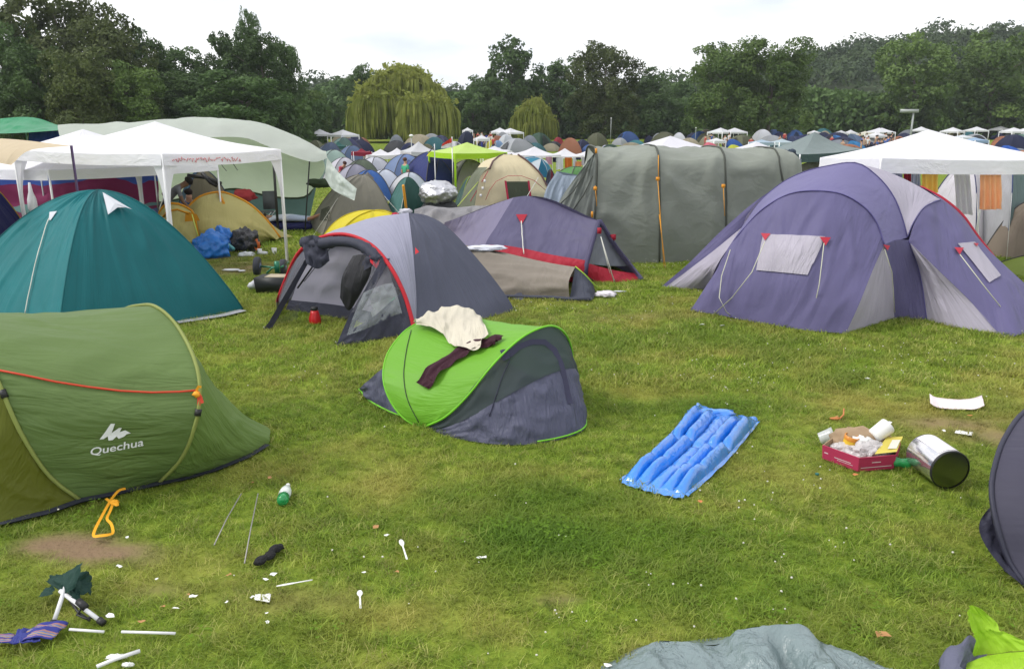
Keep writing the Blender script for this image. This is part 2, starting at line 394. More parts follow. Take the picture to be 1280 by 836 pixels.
KEEP = []                                   # footprints the grass stays out of: polygons (x, y)
def keep(*pts): KEEP.append([(p[0], p[1]) for p in pts])
def inside(poly, x, y):
    r = np.zeros(len(x), bool); n = len(poly)
    for i in range(n):
        x1, y1 = poly[i]; x2, y2 = poly[(i + 1) % n]
        c = ((y1 > y) != (y2 > y)); 
        if y1 == y2: continue
        r ^= c & (x < (x2 - x1) * (y - y1) / (y2 - y1) + x1)
    return r
def blade_geo(rg, n, rad, h0, h1, lean, wd):
    vs, fs = [], []
    for i in range(n):
        a = rg.random() * 2 * PI; d = rad * math.sqrt(rg.random()); b = V((d * math.cos(a), d * math.sin(a), -.01))
        h = h0 + (h1 - h0) * rg.random(); t = rg.random() * 2 * PI; l = lean * h * (.3 + rg.random()); dr = V((math.cos(t), math.sin(t), 0)); s = V((-dr.y, dr.x, 0)) * wd * (.6 + .8 * rg.random())
        m = b + dr * l * .4 + V((0, 0, h * .62)); e = b + dr * l * 1.3 + V((0, 0, h)); k = len(vs)
        vs += [b - s, b + s, m - s * .8, m + s * .8, e]; fs += [(k, k + 1, k + 3, k + 2), (k + 2, k + 3, k + 4)]
    return vs, fs
def scatter(name, label, pts, scl, sources, extra, kind='stuff', mat=None):
    """tufts standing at points of one mesh (geometry nodes), with per-tuft attributes"""
    m = bpy.data.meshes.new(name); m.vertices.add(len(pts)); m.vertices.foreach_set('co', pts.astype(np.float32).ravel())
    def fa(n, v, ty='FLOAT'):
        a = m.attributes.new(n, ty, 'POINT'); a.data.foreach_set('value' if ty != 'FLOAT_VECTOR' else 'vector', v.astype(np.int32 if ty == 'INT' else np.float32).ravel())
    fa('scl', scl); fa('rz', rng.random(len(pts)) * 6.283); fa('pick', rng.integers(0, len(sources), len(pts)), 'INT'); fa('rnd', rng.random(len(pts)))
    for n, v in extra.items(): fa(n, v)
    o = bpy.data.objects.new(name, m); COL.objects.link(o); tag(o, label, None, None, kind)
    sc = bpy.data.collections.new(name + '_forms')
    for i, s in enumerate(sources):
        so_ = bpy.data.objects.new('%s_form' % name, s); sc.objects.link(so_)
    g = bpy.data.node_groups.new(name, 'GeometryNodeTree')
    g.interface.new_socket('Geometry', in_out='INPUT', socket_type='NodeSocketGeometry'); g.interface.new_socket('Geometry', in_out='OUTPUT', socket_type='NodeSocketGeometry')
    N, K = g.nodes.new, g.links.new
    gi, go = N('NodeGroupInput'), N('NodeGroupOutput'); ip = N('GeometryNodeInstanceOnPoints'); ci = N('GeometryNodeCollectionInfo')
    ci.inputs['Collection'].default_value = sc; ci.inputs['Separate Children'].default_value = True; ci.inputs['Reset Children'].default_value = True
    mp_ = N('GeometryNodeMeshToPoints')
    def na(n, ty='FLOAT'):
        a = N('GeometryNodeInputNamedAttribute'); a.data_type = ty; a.inputs['Name'].default_value = n; return a.outputs['Attribute']
    cx = N('ShaderNodeCombineXYZ'); K(na('rz'), cx.inputs[2])
    K(gi.outputs[0], mp_.inputs['Mesh']); K(mp_.outputs[0], ip.inputs['Points']); K(ci.outputs[0], ip.inputs['Instance']); ip.inputs['Pick Instance'].default_value = True
    K(na('pick', 'INT'), ip.inputs['Instance Index']); K(cx.outputs[0], ip.inputs['Rotation']); K(na('scl'), ip.inputs['Scale']); K(ip.outputs[0], go.inputs[0])
    md = o.modifiers.new('scatter', 'NODES'); md.node_group = g
    return o
def trapezoid(y0, y1, dens, margin=1.06):
    A = .84 * (y1 ** 2 - y0 ** 2) * margin; n = int(A * dens)
    y = np.sqrt(rng.random(n) * (y1 ** 2 - y0 ** 2) + y0 ** 2); x = (rng.random(n) - .5) * 2 * .88 * (y + .8)
    return x, y
def grow():
    gm = grass_mat('grass_blade', True)
    def src(args, k):
        o = []
        for i in range(k):
            rg = random.Random(i + len(args) * 13 + int(args[0])); vs, fs = blade_geo(rg, *args); mm = mesh('tuft', vs, fs, True); mm.materials.append(gm); o.append(mm)
        return o
    def filt(x, y, den):
        b, d, l = attrs(x, y); ok = rng.random(len(x)) > b * 1.15
        ok &= rng.random(len(x)) < den(x, y, l)
        for p in KEEP: ok &= ~inside(p, x, y)
        return x[ok], y[ok], b[ok], d[ok], l[ok]
    for (y0, y1, de, s0, args, nm) in ((2.9, 8.2, 560, 1.0, (20, .060, .014, .052, 1.3, .0024), 'short_grass'), (8.2, 17, 210, 1.25, (22, .09, .016, .060, 1.1, .0038), 'meadow_grass'), (17, 46, 34, 2.2, (22, .13, .018, .055, 1.0, .0065), 'far_grass')):
        x, y = trapezoid(y0, y1, de); x, y, b, d, l = filt(x, y, lambda x, y, l: .6 + .4 * fbm(x * 5, y * 5, 40))
        z = tz_np(x, y) + relief(x, y) - .012
        s = s0 * (.65 + .55 * rng.random(len(x))) * (1 + .55 * l) * (.75 + .5 * fbm(x * 2, y * 2, 60)) * (1 - .3 * b)
        scatter(nm, 'short trampled grass of the camp meadow', np.stack([x, y, z], -1), s, src(args, 5), dict(bare=b, dry=d, lush=l))
    # blades the tents' hems press down, standing round every footprint
    ex, ey = [], []
    for p in KEEP:
        for i in range(len(p)):
            (x1, y1), (x2, y2) = p[i], p[(i + 1) % len(p)]
            if max(y1, y2) > 19 or min(y1, y2) < 2.8: continue
            n_ = int(math.hypot(x2 - x1, y2 - y1) / .022); t_ = rng.random(n_); ex.append(x1 + (x2 - x1) * t_ + rng.normal(size=n_) * .03); ey.append(y1 + (y2 - y1) * t_ + rng.normal(size=n_) * .03)
    x, y = np.concatenate(ex), np.concatenate(ey); b, d, l = attrs(x, y)
    for p in KEEP: ok = ~inside(p, x, y); x, y, b, d, l = x[ok], y[ok], b[ok], d[ok], l[ok]
    scatter('hem_grass', 'uncropped grass standing along the tent hems', np.stack([x, y, tz_np(x, y) + relief(x, y) - .012], -1), .7 + .6 * rng.random(len(x)), src((7, .04, .03, .075, .7, .0026), 4), dict(bare=b, dry=d, lush=l))
    # ragged longer tufts here and there
    x, y = trapezoid(2.9, 12, 26); x, y, b, d, l = filt(x, y, lambda x, y, l: .15 + .8 * l)
    scatter('long_grass', 'longer ragged tufts among the short grass', np.stack([x, y, tz_np(x, y) + relief(x, y) - .012], -1), .8 + .5 * rng.random(len(x)), src((16, .05, .035, .085, .9, .0022), 4), dict(bare=b, dry=d, lush=l))
    # clover leaves and white flower heads
    lf, cm = [], None
    m, t, N, K = nodes('clover_leaf'); o = N('ShaderNodeOutputMaterial'); bb = N('ShaderNodeBsdfPrincipled'); bb.inputs['Base Color'].default_value = (.115, .205, .022, 1); bb.inputs['Roughness'].default_value = .9; bb.inputs['Specular IOR Level'].default_value = .05; K(bb.outputs[0], o.inputs[0]); cm = m
    for q in range(4):
        rg = random.Random(q); vs, fs = [], []
        for i in range(10):
            c = V(((rg.random() - .5) * .14, (rg.random() - .5) * .14, .015 + .03 * rg.random())); a0 = rg.random() * 6
            for j in range(3):
                a = a0 + j * 2.09; k = len(vs); e = V((math.cos(a), math.sin(a), rg.random() * .5 - .1)) * .010; s = V((-math.sin(a), math.cos(a), rg.random() * .4 - .2)) * .0055
                vs += [c, c + e * .7 - s, c + e, c + e * .7 + s]; fs.append((k, k + 1, k + 2, k + 3))
        mm = mesh('clover_patch', vs, fs, False); mm.materials.append(cm); lf.append(mm)
    x, y = trapezoid(2.9, 12, 42); b, d, l = attrs(x, y); ok = rng.random(len(x)) < l * 1.1 - .05
    for p in KEEP: ok &= ~inside(p, x, y)
    x, y = x[ok], y[ok]; scatter('clover', 'clover leaves in the lusher patches of meadow', np.stack([x, y, tz_np(x, y)], -1), .8 + .5 * rng.random(len(x)), lf, {})
    fl = []
    m, t, N, K = nodes('clover_flower'); o = N('ShaderNodeOutputMaterial'); bb = N('ShaderNodeBsdfPrincipled'); bb.inputs['Base Color'].default_value = (.62, .60, .52, 1); bb.inputs['Roughness'].default_value = .8; K(bb.outputs[0], o.inputs[0])
    for q in range(3):
        vs, fs = blob_geo((0, 0, .045 + .01 * q), (.0068, .0068, .006), .3, 3, q, 1, False); mm = mesh('flower_head', vs, fs, True); mm.materials.append(m); fl.append(mm)
    x, y = trapezoid(2.9, 20, 34); b, d, l = attrs(x, y); dd = field(spots([(1000, 480, 2.2, .6, 1), (850, 700, 1.5, .6, .9), (900, 390, 4, .5, .8), (620, 690, .4, .3, .8), (1120, 450, 2, .5, .6), (930, 610, 1, .7, .4), (430, 470, 1, .7, .3), (850, 330, 2, 1, 1)]), x, y)
    ok = rng.random(len(x)) < dd * 1.2 * (vnoise(x * 3, y * 3, 77) > .45) + .015
    for p in KEEP: ok &= ~inside(p, x, y)
    x, y = x[ok], y[ok]; scatter('clover_blossom', 'small white clover heads scattered over the meadow', np.stack([x, y, tz_np(x, y)], -1), .6 + .6 * rng.random(len(x)), fl, {})

# ================================================================ trees
def leaf_mat(name, c1, c2, tr=.25):
    m, t, N, K = nodes(name); o = N('ShaderNodeOutputMaterial'); b = N('ShaderNodeBsdfPrincipled'); b.inputs['Roughness'].default_value = .65; b.inputs['Specular IOR Level'].default_value = .25
    tc = N('ShaderNodeTexCoord'); n = N('ShaderNodeTexNoise'); n.inputs['Scale'].default_value = .55; n.inputs['Detail'].default_value = 5; n.inputs['Roughness'].default_value = .7; K(tc.outputs['Object'], n.inputs['Vector'])
    r = N('ShaderNodeMapRange'); r.inputs['From Min'].default_value = .35; r.inputs['From Max'].default_value = .65; n5 = N('ShaderNodeTexNoise'); n5.inputs['Scale'].default_value = .07; n5.inputs['Detail'].default_value = 3; K(tc.outputs['Object'], n5.inputs['Vector'])
    av = N('ShaderNodeMath'); av.operation = 'ADD'; K(n.outputs[0], av.inputs[0]); K(n5.outputs[0], av.inputs[1]); hf = N('ShaderNodeMath'); hf.operation = 'MULTIPLY'; hf.inputs[1].default_value = .5; K(av.outputs[0], hf.inputs[0]); r.inputs['From Min'].default_value = .40; r.inputs['From Max'].default_value = .60; K(hf.outputs[0], r.inputs[0])
    x = N('ShaderNodeMixRGB'); x.inputs[1].default_value = (*c1, 1); x.inputs[2].default_value = (*c2, 1); K(r.outputs[0], x.inputs[0])
    oi = N('ShaderNodeObjectInfo'); hs = N('ShaderNodeHueSaturation'); mr = N('ShaderNodeMapRange'); mr.inputs['To Min'].default_value = .75; mr.inputs['To Max'].default_value = 1.25
    K(oi.outputs['Random'], mr.inputs[0]); K(mr.outputs[0], hs.inputs['Value']); K(x.outputs[0], hs.inputs['Color'])
    K(hs.outputs[0], b.inputs['Base Color']); tl = N('ShaderNodeBsdfTranslucent'); K(hs.outputs[0], tl.inputs[0]); mx = N('ShaderNodeMixShader'); mx.inputs[0].default_value = tr
    K(b.outputs[0], mx.inputs[1]); K(tl.outputs[0], mx.inputs[2]); K(mx.outputs[0], o.inputs[0]); return m
M_DARK = leaf_mat('dark_leaf', (.046, .086, .028), (.098, .165, .048))
M_MID = leaf_mat('mid_leaf', (.060, .105, .026), (.135, .205, .050))
M_BROWN = leaf_mat('olive_leaf', (.056, .082, .024), (.118, .148, .044))
M_WILL = leaf_mat('willow_leaf', (.23, .28, .04), (.42, .45, .11), .4)
M_BARK = solid((.10, .085, .07), .9, key='bark')
def quads_mesh(name, c, nrm, sz, asp=1.0):
    n = len(c); a = np.cross(nrm, rng.normal(size=(n, 3))); a /= np.linalg.norm(a, axis=1)[:, None] + 1e-9; b = np.cross(nrm, a)
    a = a * sz[:, None]; b = b * sz[:, None] * asp
    v = np.stack([c - a, c - b * .7, c + a, c + b * .7], 1).reshape(-1, 3)
    me = bpy.data.meshes.new(name); me.vertices.add(4 * n); me.vertices.foreach_set('co', v.astype(np.float32).ravel()); me.loops.add(4 * n); me.loops.foreach_set('vertex_index', np.arange(4 * n, dtype=np.int32))
    me.polygons.add(n); me.polygons.foreach_set('loop_start', np.arange(0, 4 * n, 4, dtype=np.int32)); me.update(); return me
def crown(seed, h, w, n, leaf, lobes=16, low=.12, shape='round', gap=.0):
    """leaf clumps on the shells of many lobes inside an uneven envelope; unit: metres, base at z=0"""
    rg = np.random.default_rng(seed); C = []
    for i in range(lobes):
        t = low + (1 - low) * ((i + .5) / lobes) ** .85
        if shape == 'round': env = math.sin(PI * min(1, max(0, (t - low) / (1.02 - low) * .86 + .12))) ** .6
        elif shape == 'tall': env = (1 - ((t - .5) / .62) ** 4) ** .5
        elif shape == 'poplar': env = .9 * (1 - t) ** .35 + .1
        elif shape == 'wide': env = math.sin(PI * min(.98, (t - low) * .75 + .25)) ** .5
        a = i * 2.4 + rg.random(); r = w * .5 * env * (.35 + .4 * rg.random()); lr = w * .5 * (.34 + .2 * rg.random()) * (.55 + .45 * env)
        C.append((math.cos(a) * r, math.sin(a) * r, t * h - lr * .55, lr))
    C = np.array(C); k = rg.integers(0, lobes, n); k = rg.choice(lobes, n, p=C[:, 3] ** 2 / (C[:, 3] ** 2).sum())
    d = rg.normal(size=(n, 3)); d /= np.linalg.norm(d, axis=1)[:, None]; rr = (.45 + .6 * rg.random(n) ** .45)
    # second-level clumping
    sub_ = rg.normal(size=(lobes * 9, 3)); sub_ /= np.linalg.norm(sub_, axis=1)[:, None]; which = k * 9 + rg.integers(0, 9, n)
    d = d * (.50 + gap * -.3) + sub_[which]; d /= np.linalg.norm(d, axis=1)[:, None]
    p = C[k, :3] + d * (C[k, 3] * rr)[:, None] * np.array([1, 1, .82]); ok = p[:, 2] > h * low * .55
    p, d = p[ok], d[ok]; nn = d + rg.normal(size=d.shape) * .75 + np.array([0, 0, .25]); nn /= np.linalg.norm(nn, axis=1)[:, None]
    return quads_mesh('crown', p, nn, leaf * (.6 + .8 * rg.random(len(p))), .8)
def willow_mesh(seed, h, w, n, L):
    rg = np.random.default_rng(seed); vs, fs = [], []
    lob = []
    for i in range(46):
        a = i * 2.4 + rg.random(); q = math.sqrt((i + .5) / 46) * .92; lob.append((math.cos(a) * q * w * .40, math.sin(a) * q * w * .40, 1.0 - .50 * q ** 1.7 - .20 * rg.random() ** 1.5, .12 + .13 * rg.random()))
    for i in range(n):
        cx, cy, tz_, rr = lob[rg.integers(0, len(lob))]; a = rg.random() * 6.28; e = rg.random() ** .6; r = w * .5 * rr * e * 1.25
        x, y = cx + math.cos(a) * r, cy + math.sin(a) * r; q = min(1, math.hypot(x, y) / (w * .5))
        z = h * (tz_ - .10 * e * e); ln = h * (.10 + .30 * rg.random() ** 1.4) * (1 + .4 * q); 
        if z - ln < h * .03: ln = z - h * .03
        s = .09 + .14 * rg.random(); t = rg.random() * 3.14; dx, dy = math.cos(t) * s, math.sin(t) * s; ox, oy = math.cos(a) * .5, math.sin(a) * .5; k = len(vs)
        m = [(x, y, z), (x + ox * .7, y + oy * .7, z - ln * .35), (x + ox, y + oy, z - ln * .75), (x + ox, y + oy, z - ln)]
        for j, (X_, Y_, Z_) in enumerate(m):
            f = (.7, 1, .8, .15)[j]; vs += [(X_ - dx * f, Y_ - dy * f, Z_), (X_ + dx * f, Y_ + dy * f, Z_)]
        fs += [(k + 2 * j, k + 2 * j + 1, k + 2 * j + 3, k + 2 * j + 2) for j in range(3)]
    for i in range(n // 2):            # short leafy sprays that break up the mop
        cx, cy, tz_, rr = lob[rg.integers(0, len(lob))]; a = rg.random() * 6.28; r = w * .5 * rr * rg.random() ** .5 * 1.3; c = np.array([cx + math.cos(a) * r, cy + math.sin(a) * r, h * (tz_ - .12 * rg.random()) + .35 * rg.normal()]); k = len(vs)
        d1, d2 = rg.normal(size=3) * .16, rg.normal(size=3) * .16; d1[2] -= .2; vs += [tuple(c - d1), tuple(c + d2), tuple(c + d1), tuple(c - d2)]; fs.append((k, k + 1, k + 2, k + 3))
    return mesh('crown', vs, fs, False)
def trunk_geo(h, r, seed, spread):
    rg = random.Random(seed); g = [tube_geo([V((0, 0, -.3)), V((.1, 0, h * .2)), V((rg.uniform(-.4, .4), .1, h * .45)), V((rg.uniform(-.6, .6), 0, h * .82))], [r * 1.25, r, r * .7, r * .12], 8)]
    for i in range(7):
        a = i * 2.4 + rg.random(); z = h * (.22 + .07 * i); e = spread * .42
        g.append(tube_geo([V((0, 0, z)), V((math.cos(a) * e * .45, math.sin(a) * e * .45, z + h * .09)), V((math.cos(a) * e, math.sin(a) * e, z + h * .17))], [r * .45, r * .28, r * .06], 5))
    return join(*g)
PROTO = {}
def tree(px, ptop, wpx, Yd, mat, shape, label, var=0, group='trees round the camp meadow', leaf=None, n=7000, low=.12, name='broadleaf_tree', gap=0, trunk=.5, dz=0):
    top = P(px, ptop, Yd); gz = TZ(top.x, Yd) + dz; h = top.z - gz; s = Yd * CS + (EYE - gz) * SN; wd = wpx / FOC * s
    key = (shape, var, n, low)
    if key not in PROTO:
        if shape == 'willow': PROTO[key] = willow_mesh(var + 3, 15, 15, n, 5)
        else: PROTO[key] = crown(var * 17 + 5, 15, 12, n, .20 if n > 14000 else .26, 20 if shape != 'poplar' else 12, low, shape, gap)
    kp = ('trunk', var % 3)
    if kp not in PROTO: PROTO[kp] = mesh('trunk', *trunk_geo(15, trunk * .62, var, 9))
    r = bpy.data.objects.new(name, None); COL.objects.link(r); r.location = (top.x, Yd, gz); tag(r, label, 'tree', group)
    ref = 12 if shape != 'willow' else 15
    for nm, key_, mt in (('crown', key, mat), ('trunk', kp, M_BARK)):
        me_ = PROTO[key_]; o = bpy.data.objects.new(nm, me_); COL.objects.link(o)
        if not me_.materials: me_.materials.append(mt)
        o.material_slots[0].link = 'OBJECT'; o.material_slots[0].material = mt; o.parent = r
        o.scale = ((wd / ref, wd / ref, h / 15)) if nm == 'crown' else (wd / 12, wd / 12, h / 15)
    r.rotation_euler.z = (px * 1.7) % 6.28 if shape != 'willow' else 0
    return r
def woods():
    T_ = [  # px, top, width px, distance, material, crown form, variant, words
     (8, 22, 95, 84, M_DARK, 'round', 0, 'dark round-topped tree at the left edge of the photo'),
     (72, -18, 150, 88, M_BROWN, 'wide', 1, 'tallest airy tree at left, its top cut off by the frame'),
     (40, 55, 120, 80, M_DARK, 'wide', 2, 'low dense dark tree under the tall airy one'),
     (128, 22, 120, 84, M_BROWN, 'wide', 3, 'brown-green broad tree right of the tall airy one'),
     (95, 62, 110, 76, M_BROWN, 'wide', 0, 'olive-brown bushy tree in front of the left wood'),
     (175, 38, 90, 92, M_DARK, 'round', 4, 'dark tree with a stepped crown over the white gazebo'),
     (160, 78, 110, 80, M_MID, 'wide', 1, 'yellow-tinged tree low over the white gazebo'),
     (222, 56, 90, 98, M_DARK, 'round', 2, 'dark gap-crowned tree between two taller groups'),
     (235, 88, 110, 90, M_DARK, 'wide', 3, 'low dark tree behind the pale green marquee'),
     (285, 40, 90, 92, M_DARK, 'wide', 5, 'left half of the big grey-green tree group above the marquee'),
     (322, 38, 100, 90, M_DARK, 'wide', 3, 'broad grey-green tree standing before the poplar tip'),
     (308, 9, 36, 112, M_DARK, 'tall', 2, 'narrow poplar tip rising behind the grey-green trees'),
     (352, 48, 60, 96, M_DARK, 'round', 7, 'loose airy tree at the right end of the left wood'),
     (300, 90, 140, 84, M_DARK, 'wide', 4, 'low bushy tree under the big grey-green group'),
     (382, 110, 70, 104, M_MID, 'wide', 2, 'mid green lower tree sloping down from the left wood'),
     (425, 96, 60, 190, M_DARK, 'round', 1, 'distant tree left of the smaller dark tree by the willow'),
     (402, 104, 60, 200, M_DARK, 'wide', 5, 'distant low tree just right of the left wood'),
     (456, 82, 74, 150, M_DARK, 'round', 3, 'dark tree peeping over the left shoulder of the big willow'),
     (555, 118, 60, 190, M_DARK, 'wide', 6, 'distant low tree filling the dip right of the big willow'),
     (612, 92, 74, 165, M_DARK, 'wide', 0, 'dark wide tree under the tall loose-crowned one'),
     (640, 44, 88, 150, M_DARK, 'round', 2, 'tall loose-crowned tree above the small willow'),
     (590, 112, 60, 150, M_DARK, 'wide', 4, 'low dark tree beside the gap at the big willow'),
     (700, 74, 76, 150, M_DARK, 'wide', 7, 'dark spreading tree between small willow and lamp-side tree'),
     (662, 98, 80, 158, M_DARK, 'wide', 1, 'dark tree right behind the small willow'),
     (758, 56, 96, 128, M_BROWN, 'tall', 3, 'olive tree with bare pale trunk behind the green tunnel tent'),
     (812, 84, 70, 150, M_DARK, 'wide', 2, 'dark tree right of the pale-trunked olive tree'),
     (850, 96, 60, 165, M_DARK, 'round', 0, 'low dark tree left of the pair of poplars'),
     (905, 52, 96, 128, M_MID, 'tall', 5, 'left one of two tall bright green poplars'),
     (968, 46, 104, 122, M_MID, 'tall', 6, 'right one of two tall bright green poplars, with forked trunk'),
     (1052, 112, 96, 200, M_DARK, 'wide', 3, 'dark rounded tree at the foot of the wooded hill'),
     (1000, 110, 80, 190, M_DARK, 'round', 6, 'dark tree just right of the bright green poplars'),
     (1150, 46, 98, 150, M_MID, 'tall', 1, 'big bright green tree beneath the hilltop'),
     (1200, 78, 80, 172, M_DARK, 'wide', 7, 'darker tree between the two big bright green ones'),
     (1252, 40, 108, 150, M_MID, 'tall', 4, 'big bright green tree at the right edge of the photo'),
     (1105, 128, 60, 190, M_DARK, 'wide', 4, 'low dark tree left of the big bright green tree'),
     (740, 108, 90, 160, M_DARK, 'wide', 5, 'low dark tree at the back of the middle wood'),
     (880, 118, 120, 170, M_DARK, 'wide', 6, 'low dark tree behind the left poplar'),
     (1300, 90, 90, 160, M_DARK, 'wide', 2, 'dark tree cut by the right edge below the hill'),
     (-60, 30, 150, 90, M_DARK, 'round', 3, 'dark tree beyond the left edge of the photo')]
    for px, tp, wp, Yd, mt, shp, vr, lab in T_:
        near = Yd < 130
        tree(px, tp, wp, Yd, mt, shp, lab, vr, n=22000 if near else 12000, low=.12 if shp != 'tall' else .16, name='poplar_tree' if shp == 'poplar' or 'poplar' in lab and 'bright' in lab else 'broadleaf_tree')
    tree(503, 79, 140, 128, M_WILL, 'willow', 'big yellow-green weeping willow in the middle of the photo', 0, n=15000, name='willow_tree', group='weeping willows')
    tree(667, 118, 64, 128, M_WILL, 'willow', 'small weeping willow right of the big one', 1, n=5200, name='willow_tree', group='weeping willows')
    # undergrowth closing the wood at its foot
    rg = np.random.default_rng(5)
    for (x0, x1, y0, y1, Yd, nm, lab) in ((-90, 400, 120, 178, 99, 'undergrowth', 'dark undergrowth at the foot of the left wood'), (370, 1320, 118, 164, 158, 'far_undergrowth', 'dark undergrowth at the foot of the far woods')):
        n = 60000; px = rg.random(n) * (x1 - x0) + x0; k = Yd / ray(640, 150).y
        a, b = P(x0, 150, Yd), P(x1, 150, Yd); X_ = a.x + (b.x - a.x) * rg.random(n); top = P(640, y0, Yd).z; bot = TZ(0, Yd)
        hgt = (top - bot) * (.72 + .4 * vnoise(X_ * .12, X_ * 0, 3) + .12 * vnoise(X_ * .6, X_ * 0, 8)); Z_ = bot + hgt * rg.random(n) ** .7
        p = np.stack([X_, Yd + rg.normal(size=n) * 3.2 - 4 * (1 - (Z_ - bot) / (top - bot)), Z_], -1); nn = rg.normal(size=(n, 3)); nn[:, 1] -= .8; nn /= np.linalg.norm(nn, axis=1)[:, None]
        o = put(nm, quads_mesh(nm, p, nn, (.32 if Yd < 120 else .5) * (.6 + .8 * rg.random(n)), .8), M_DARK); tag(o, lab, None, None, 'stuff')
    # the wooded hill at right
    prof = crv([V((x, y, 0)) for x, y in ((380, 112), (480, 112), (640, 118), (840, 108), (1000, 72), (1060, 63), (1100, 57), (1160, 50), (1230, 46), (1290, 45), (1400, 52), (1600, 90))])
    hv, hf = [], []; NH = 60; rows = ((215, .0), (235, .35), (262, .72), (290, .93), (318, 1.0), (420, .55), (560, .0))
    crest = []
    for i in range(NH + 1):
        q = prof(i / NH); c = P(q.x, q.y, 318); crest.append(c)
        for Yr, f in rows:
            b = -3.2; hv.append(V((c.x * Yr / 318, Yr, b + (c.z - b - 4) * f)))
    m_ = len(rows)
    for i in range(NH):
        for j in range(m_ - 1): hf.append((i * m_ + j, (i + 1) * m_ + j, (i + 1) * m_ + j + 1, i * m_ + j + 1))
    one('hill', 'wooded hill rising behind the camp at right', None, (hv, hf), solid((.03, .045, .015), .95, key='hill_floor'), kind='structure', base=V((0, 318, -3)))
    # tree crowns over the hill, one mass
    P_, N_, S_ = [], [], []
    for i in range(620):
        t = rg.random(); ci = t * NH; a, b = crest[int(ci)], crest[min(NH, int(ci) + 1)]; c = a.lerp(b, ci - int(ci)); f = rg.random() ** .6
        if c.z < 14 and rg.random() < .5: continue
        Yr = 222 + 100 * f; hh = np.interp(Yr, [r_[0] for r_ in rows], [r_[1] for r_ in rows]); z = -3.2 + (c.z - (-3.2) - 4) * hh; cr = 3.6 + 5.2 * rg.random() ** 1.5; z += rg.normal() * 1.6
        n = 190; d = rg.normal(size=(n, 3)); d /= np.linalg.norm(d, axis=1)[:, None]; d[:, 2] = np.abs(d[:, 2]) * 1.0 - .25 * rg.random(n)
        P_.append(np.array([c.x * Yr / 318, Yr, z]) + d * cr * (.75 + .3 * rg.random((n, 1)))); q = d + rg.normal(size=d.shape) * .5; N_.append(q / np.linalg.norm(q, axis=1)[:, None]); S_.append(np.full(n, .62) * (.8 + .7 * rg.random(n)))
    o = put('hill_wood', quads_mesh('hill_wood', np.concatenate(P_), np.concatenate(N_), np.concatenate(S_), .85), M_HILL); tag(o, 'dense dark wood covering the hill at right', None, None, 'stuff')
M_HILL = leaf_mat('hill_leaf', (.038, .068, .030), (.085, .130, .048))
woods()

# ================================================================ the near tents
C_ = crv
def rod(T, name, a, b, r, mat, n=6, parent=None): return tube(T, name, [V(a), V(b)], r, mat, n, parent)
def seam(T, c, r, mat, n=20, name='seam', parent=None): return tube(T, name, along(c, n), r, mat, 5, parent)
def peg(T, p, mat):
    return tube(T, 'peg', [V(p) + V((0, -.01, .06)), V(p) + V((.01, 0, .03)), V(p) + V((.02, .02, -.05))], .004, mat, 5)
STEEL = solid((.55, .55, .56), .35, 1, 'steel'); ALU = solid((.72, .73, .74), .35, .6, 'aluminium')
BLACKP = solid((.02, .02, .022), .5, key='black_plastic'); ROPE_W = solid((.62, .62, .56), .8, key='rope'); ROPE_O = solid((.75, .33, .03), .7, key='orange_rope')
YG = solid((.45, .55, .10), .7, key='lime_rope')

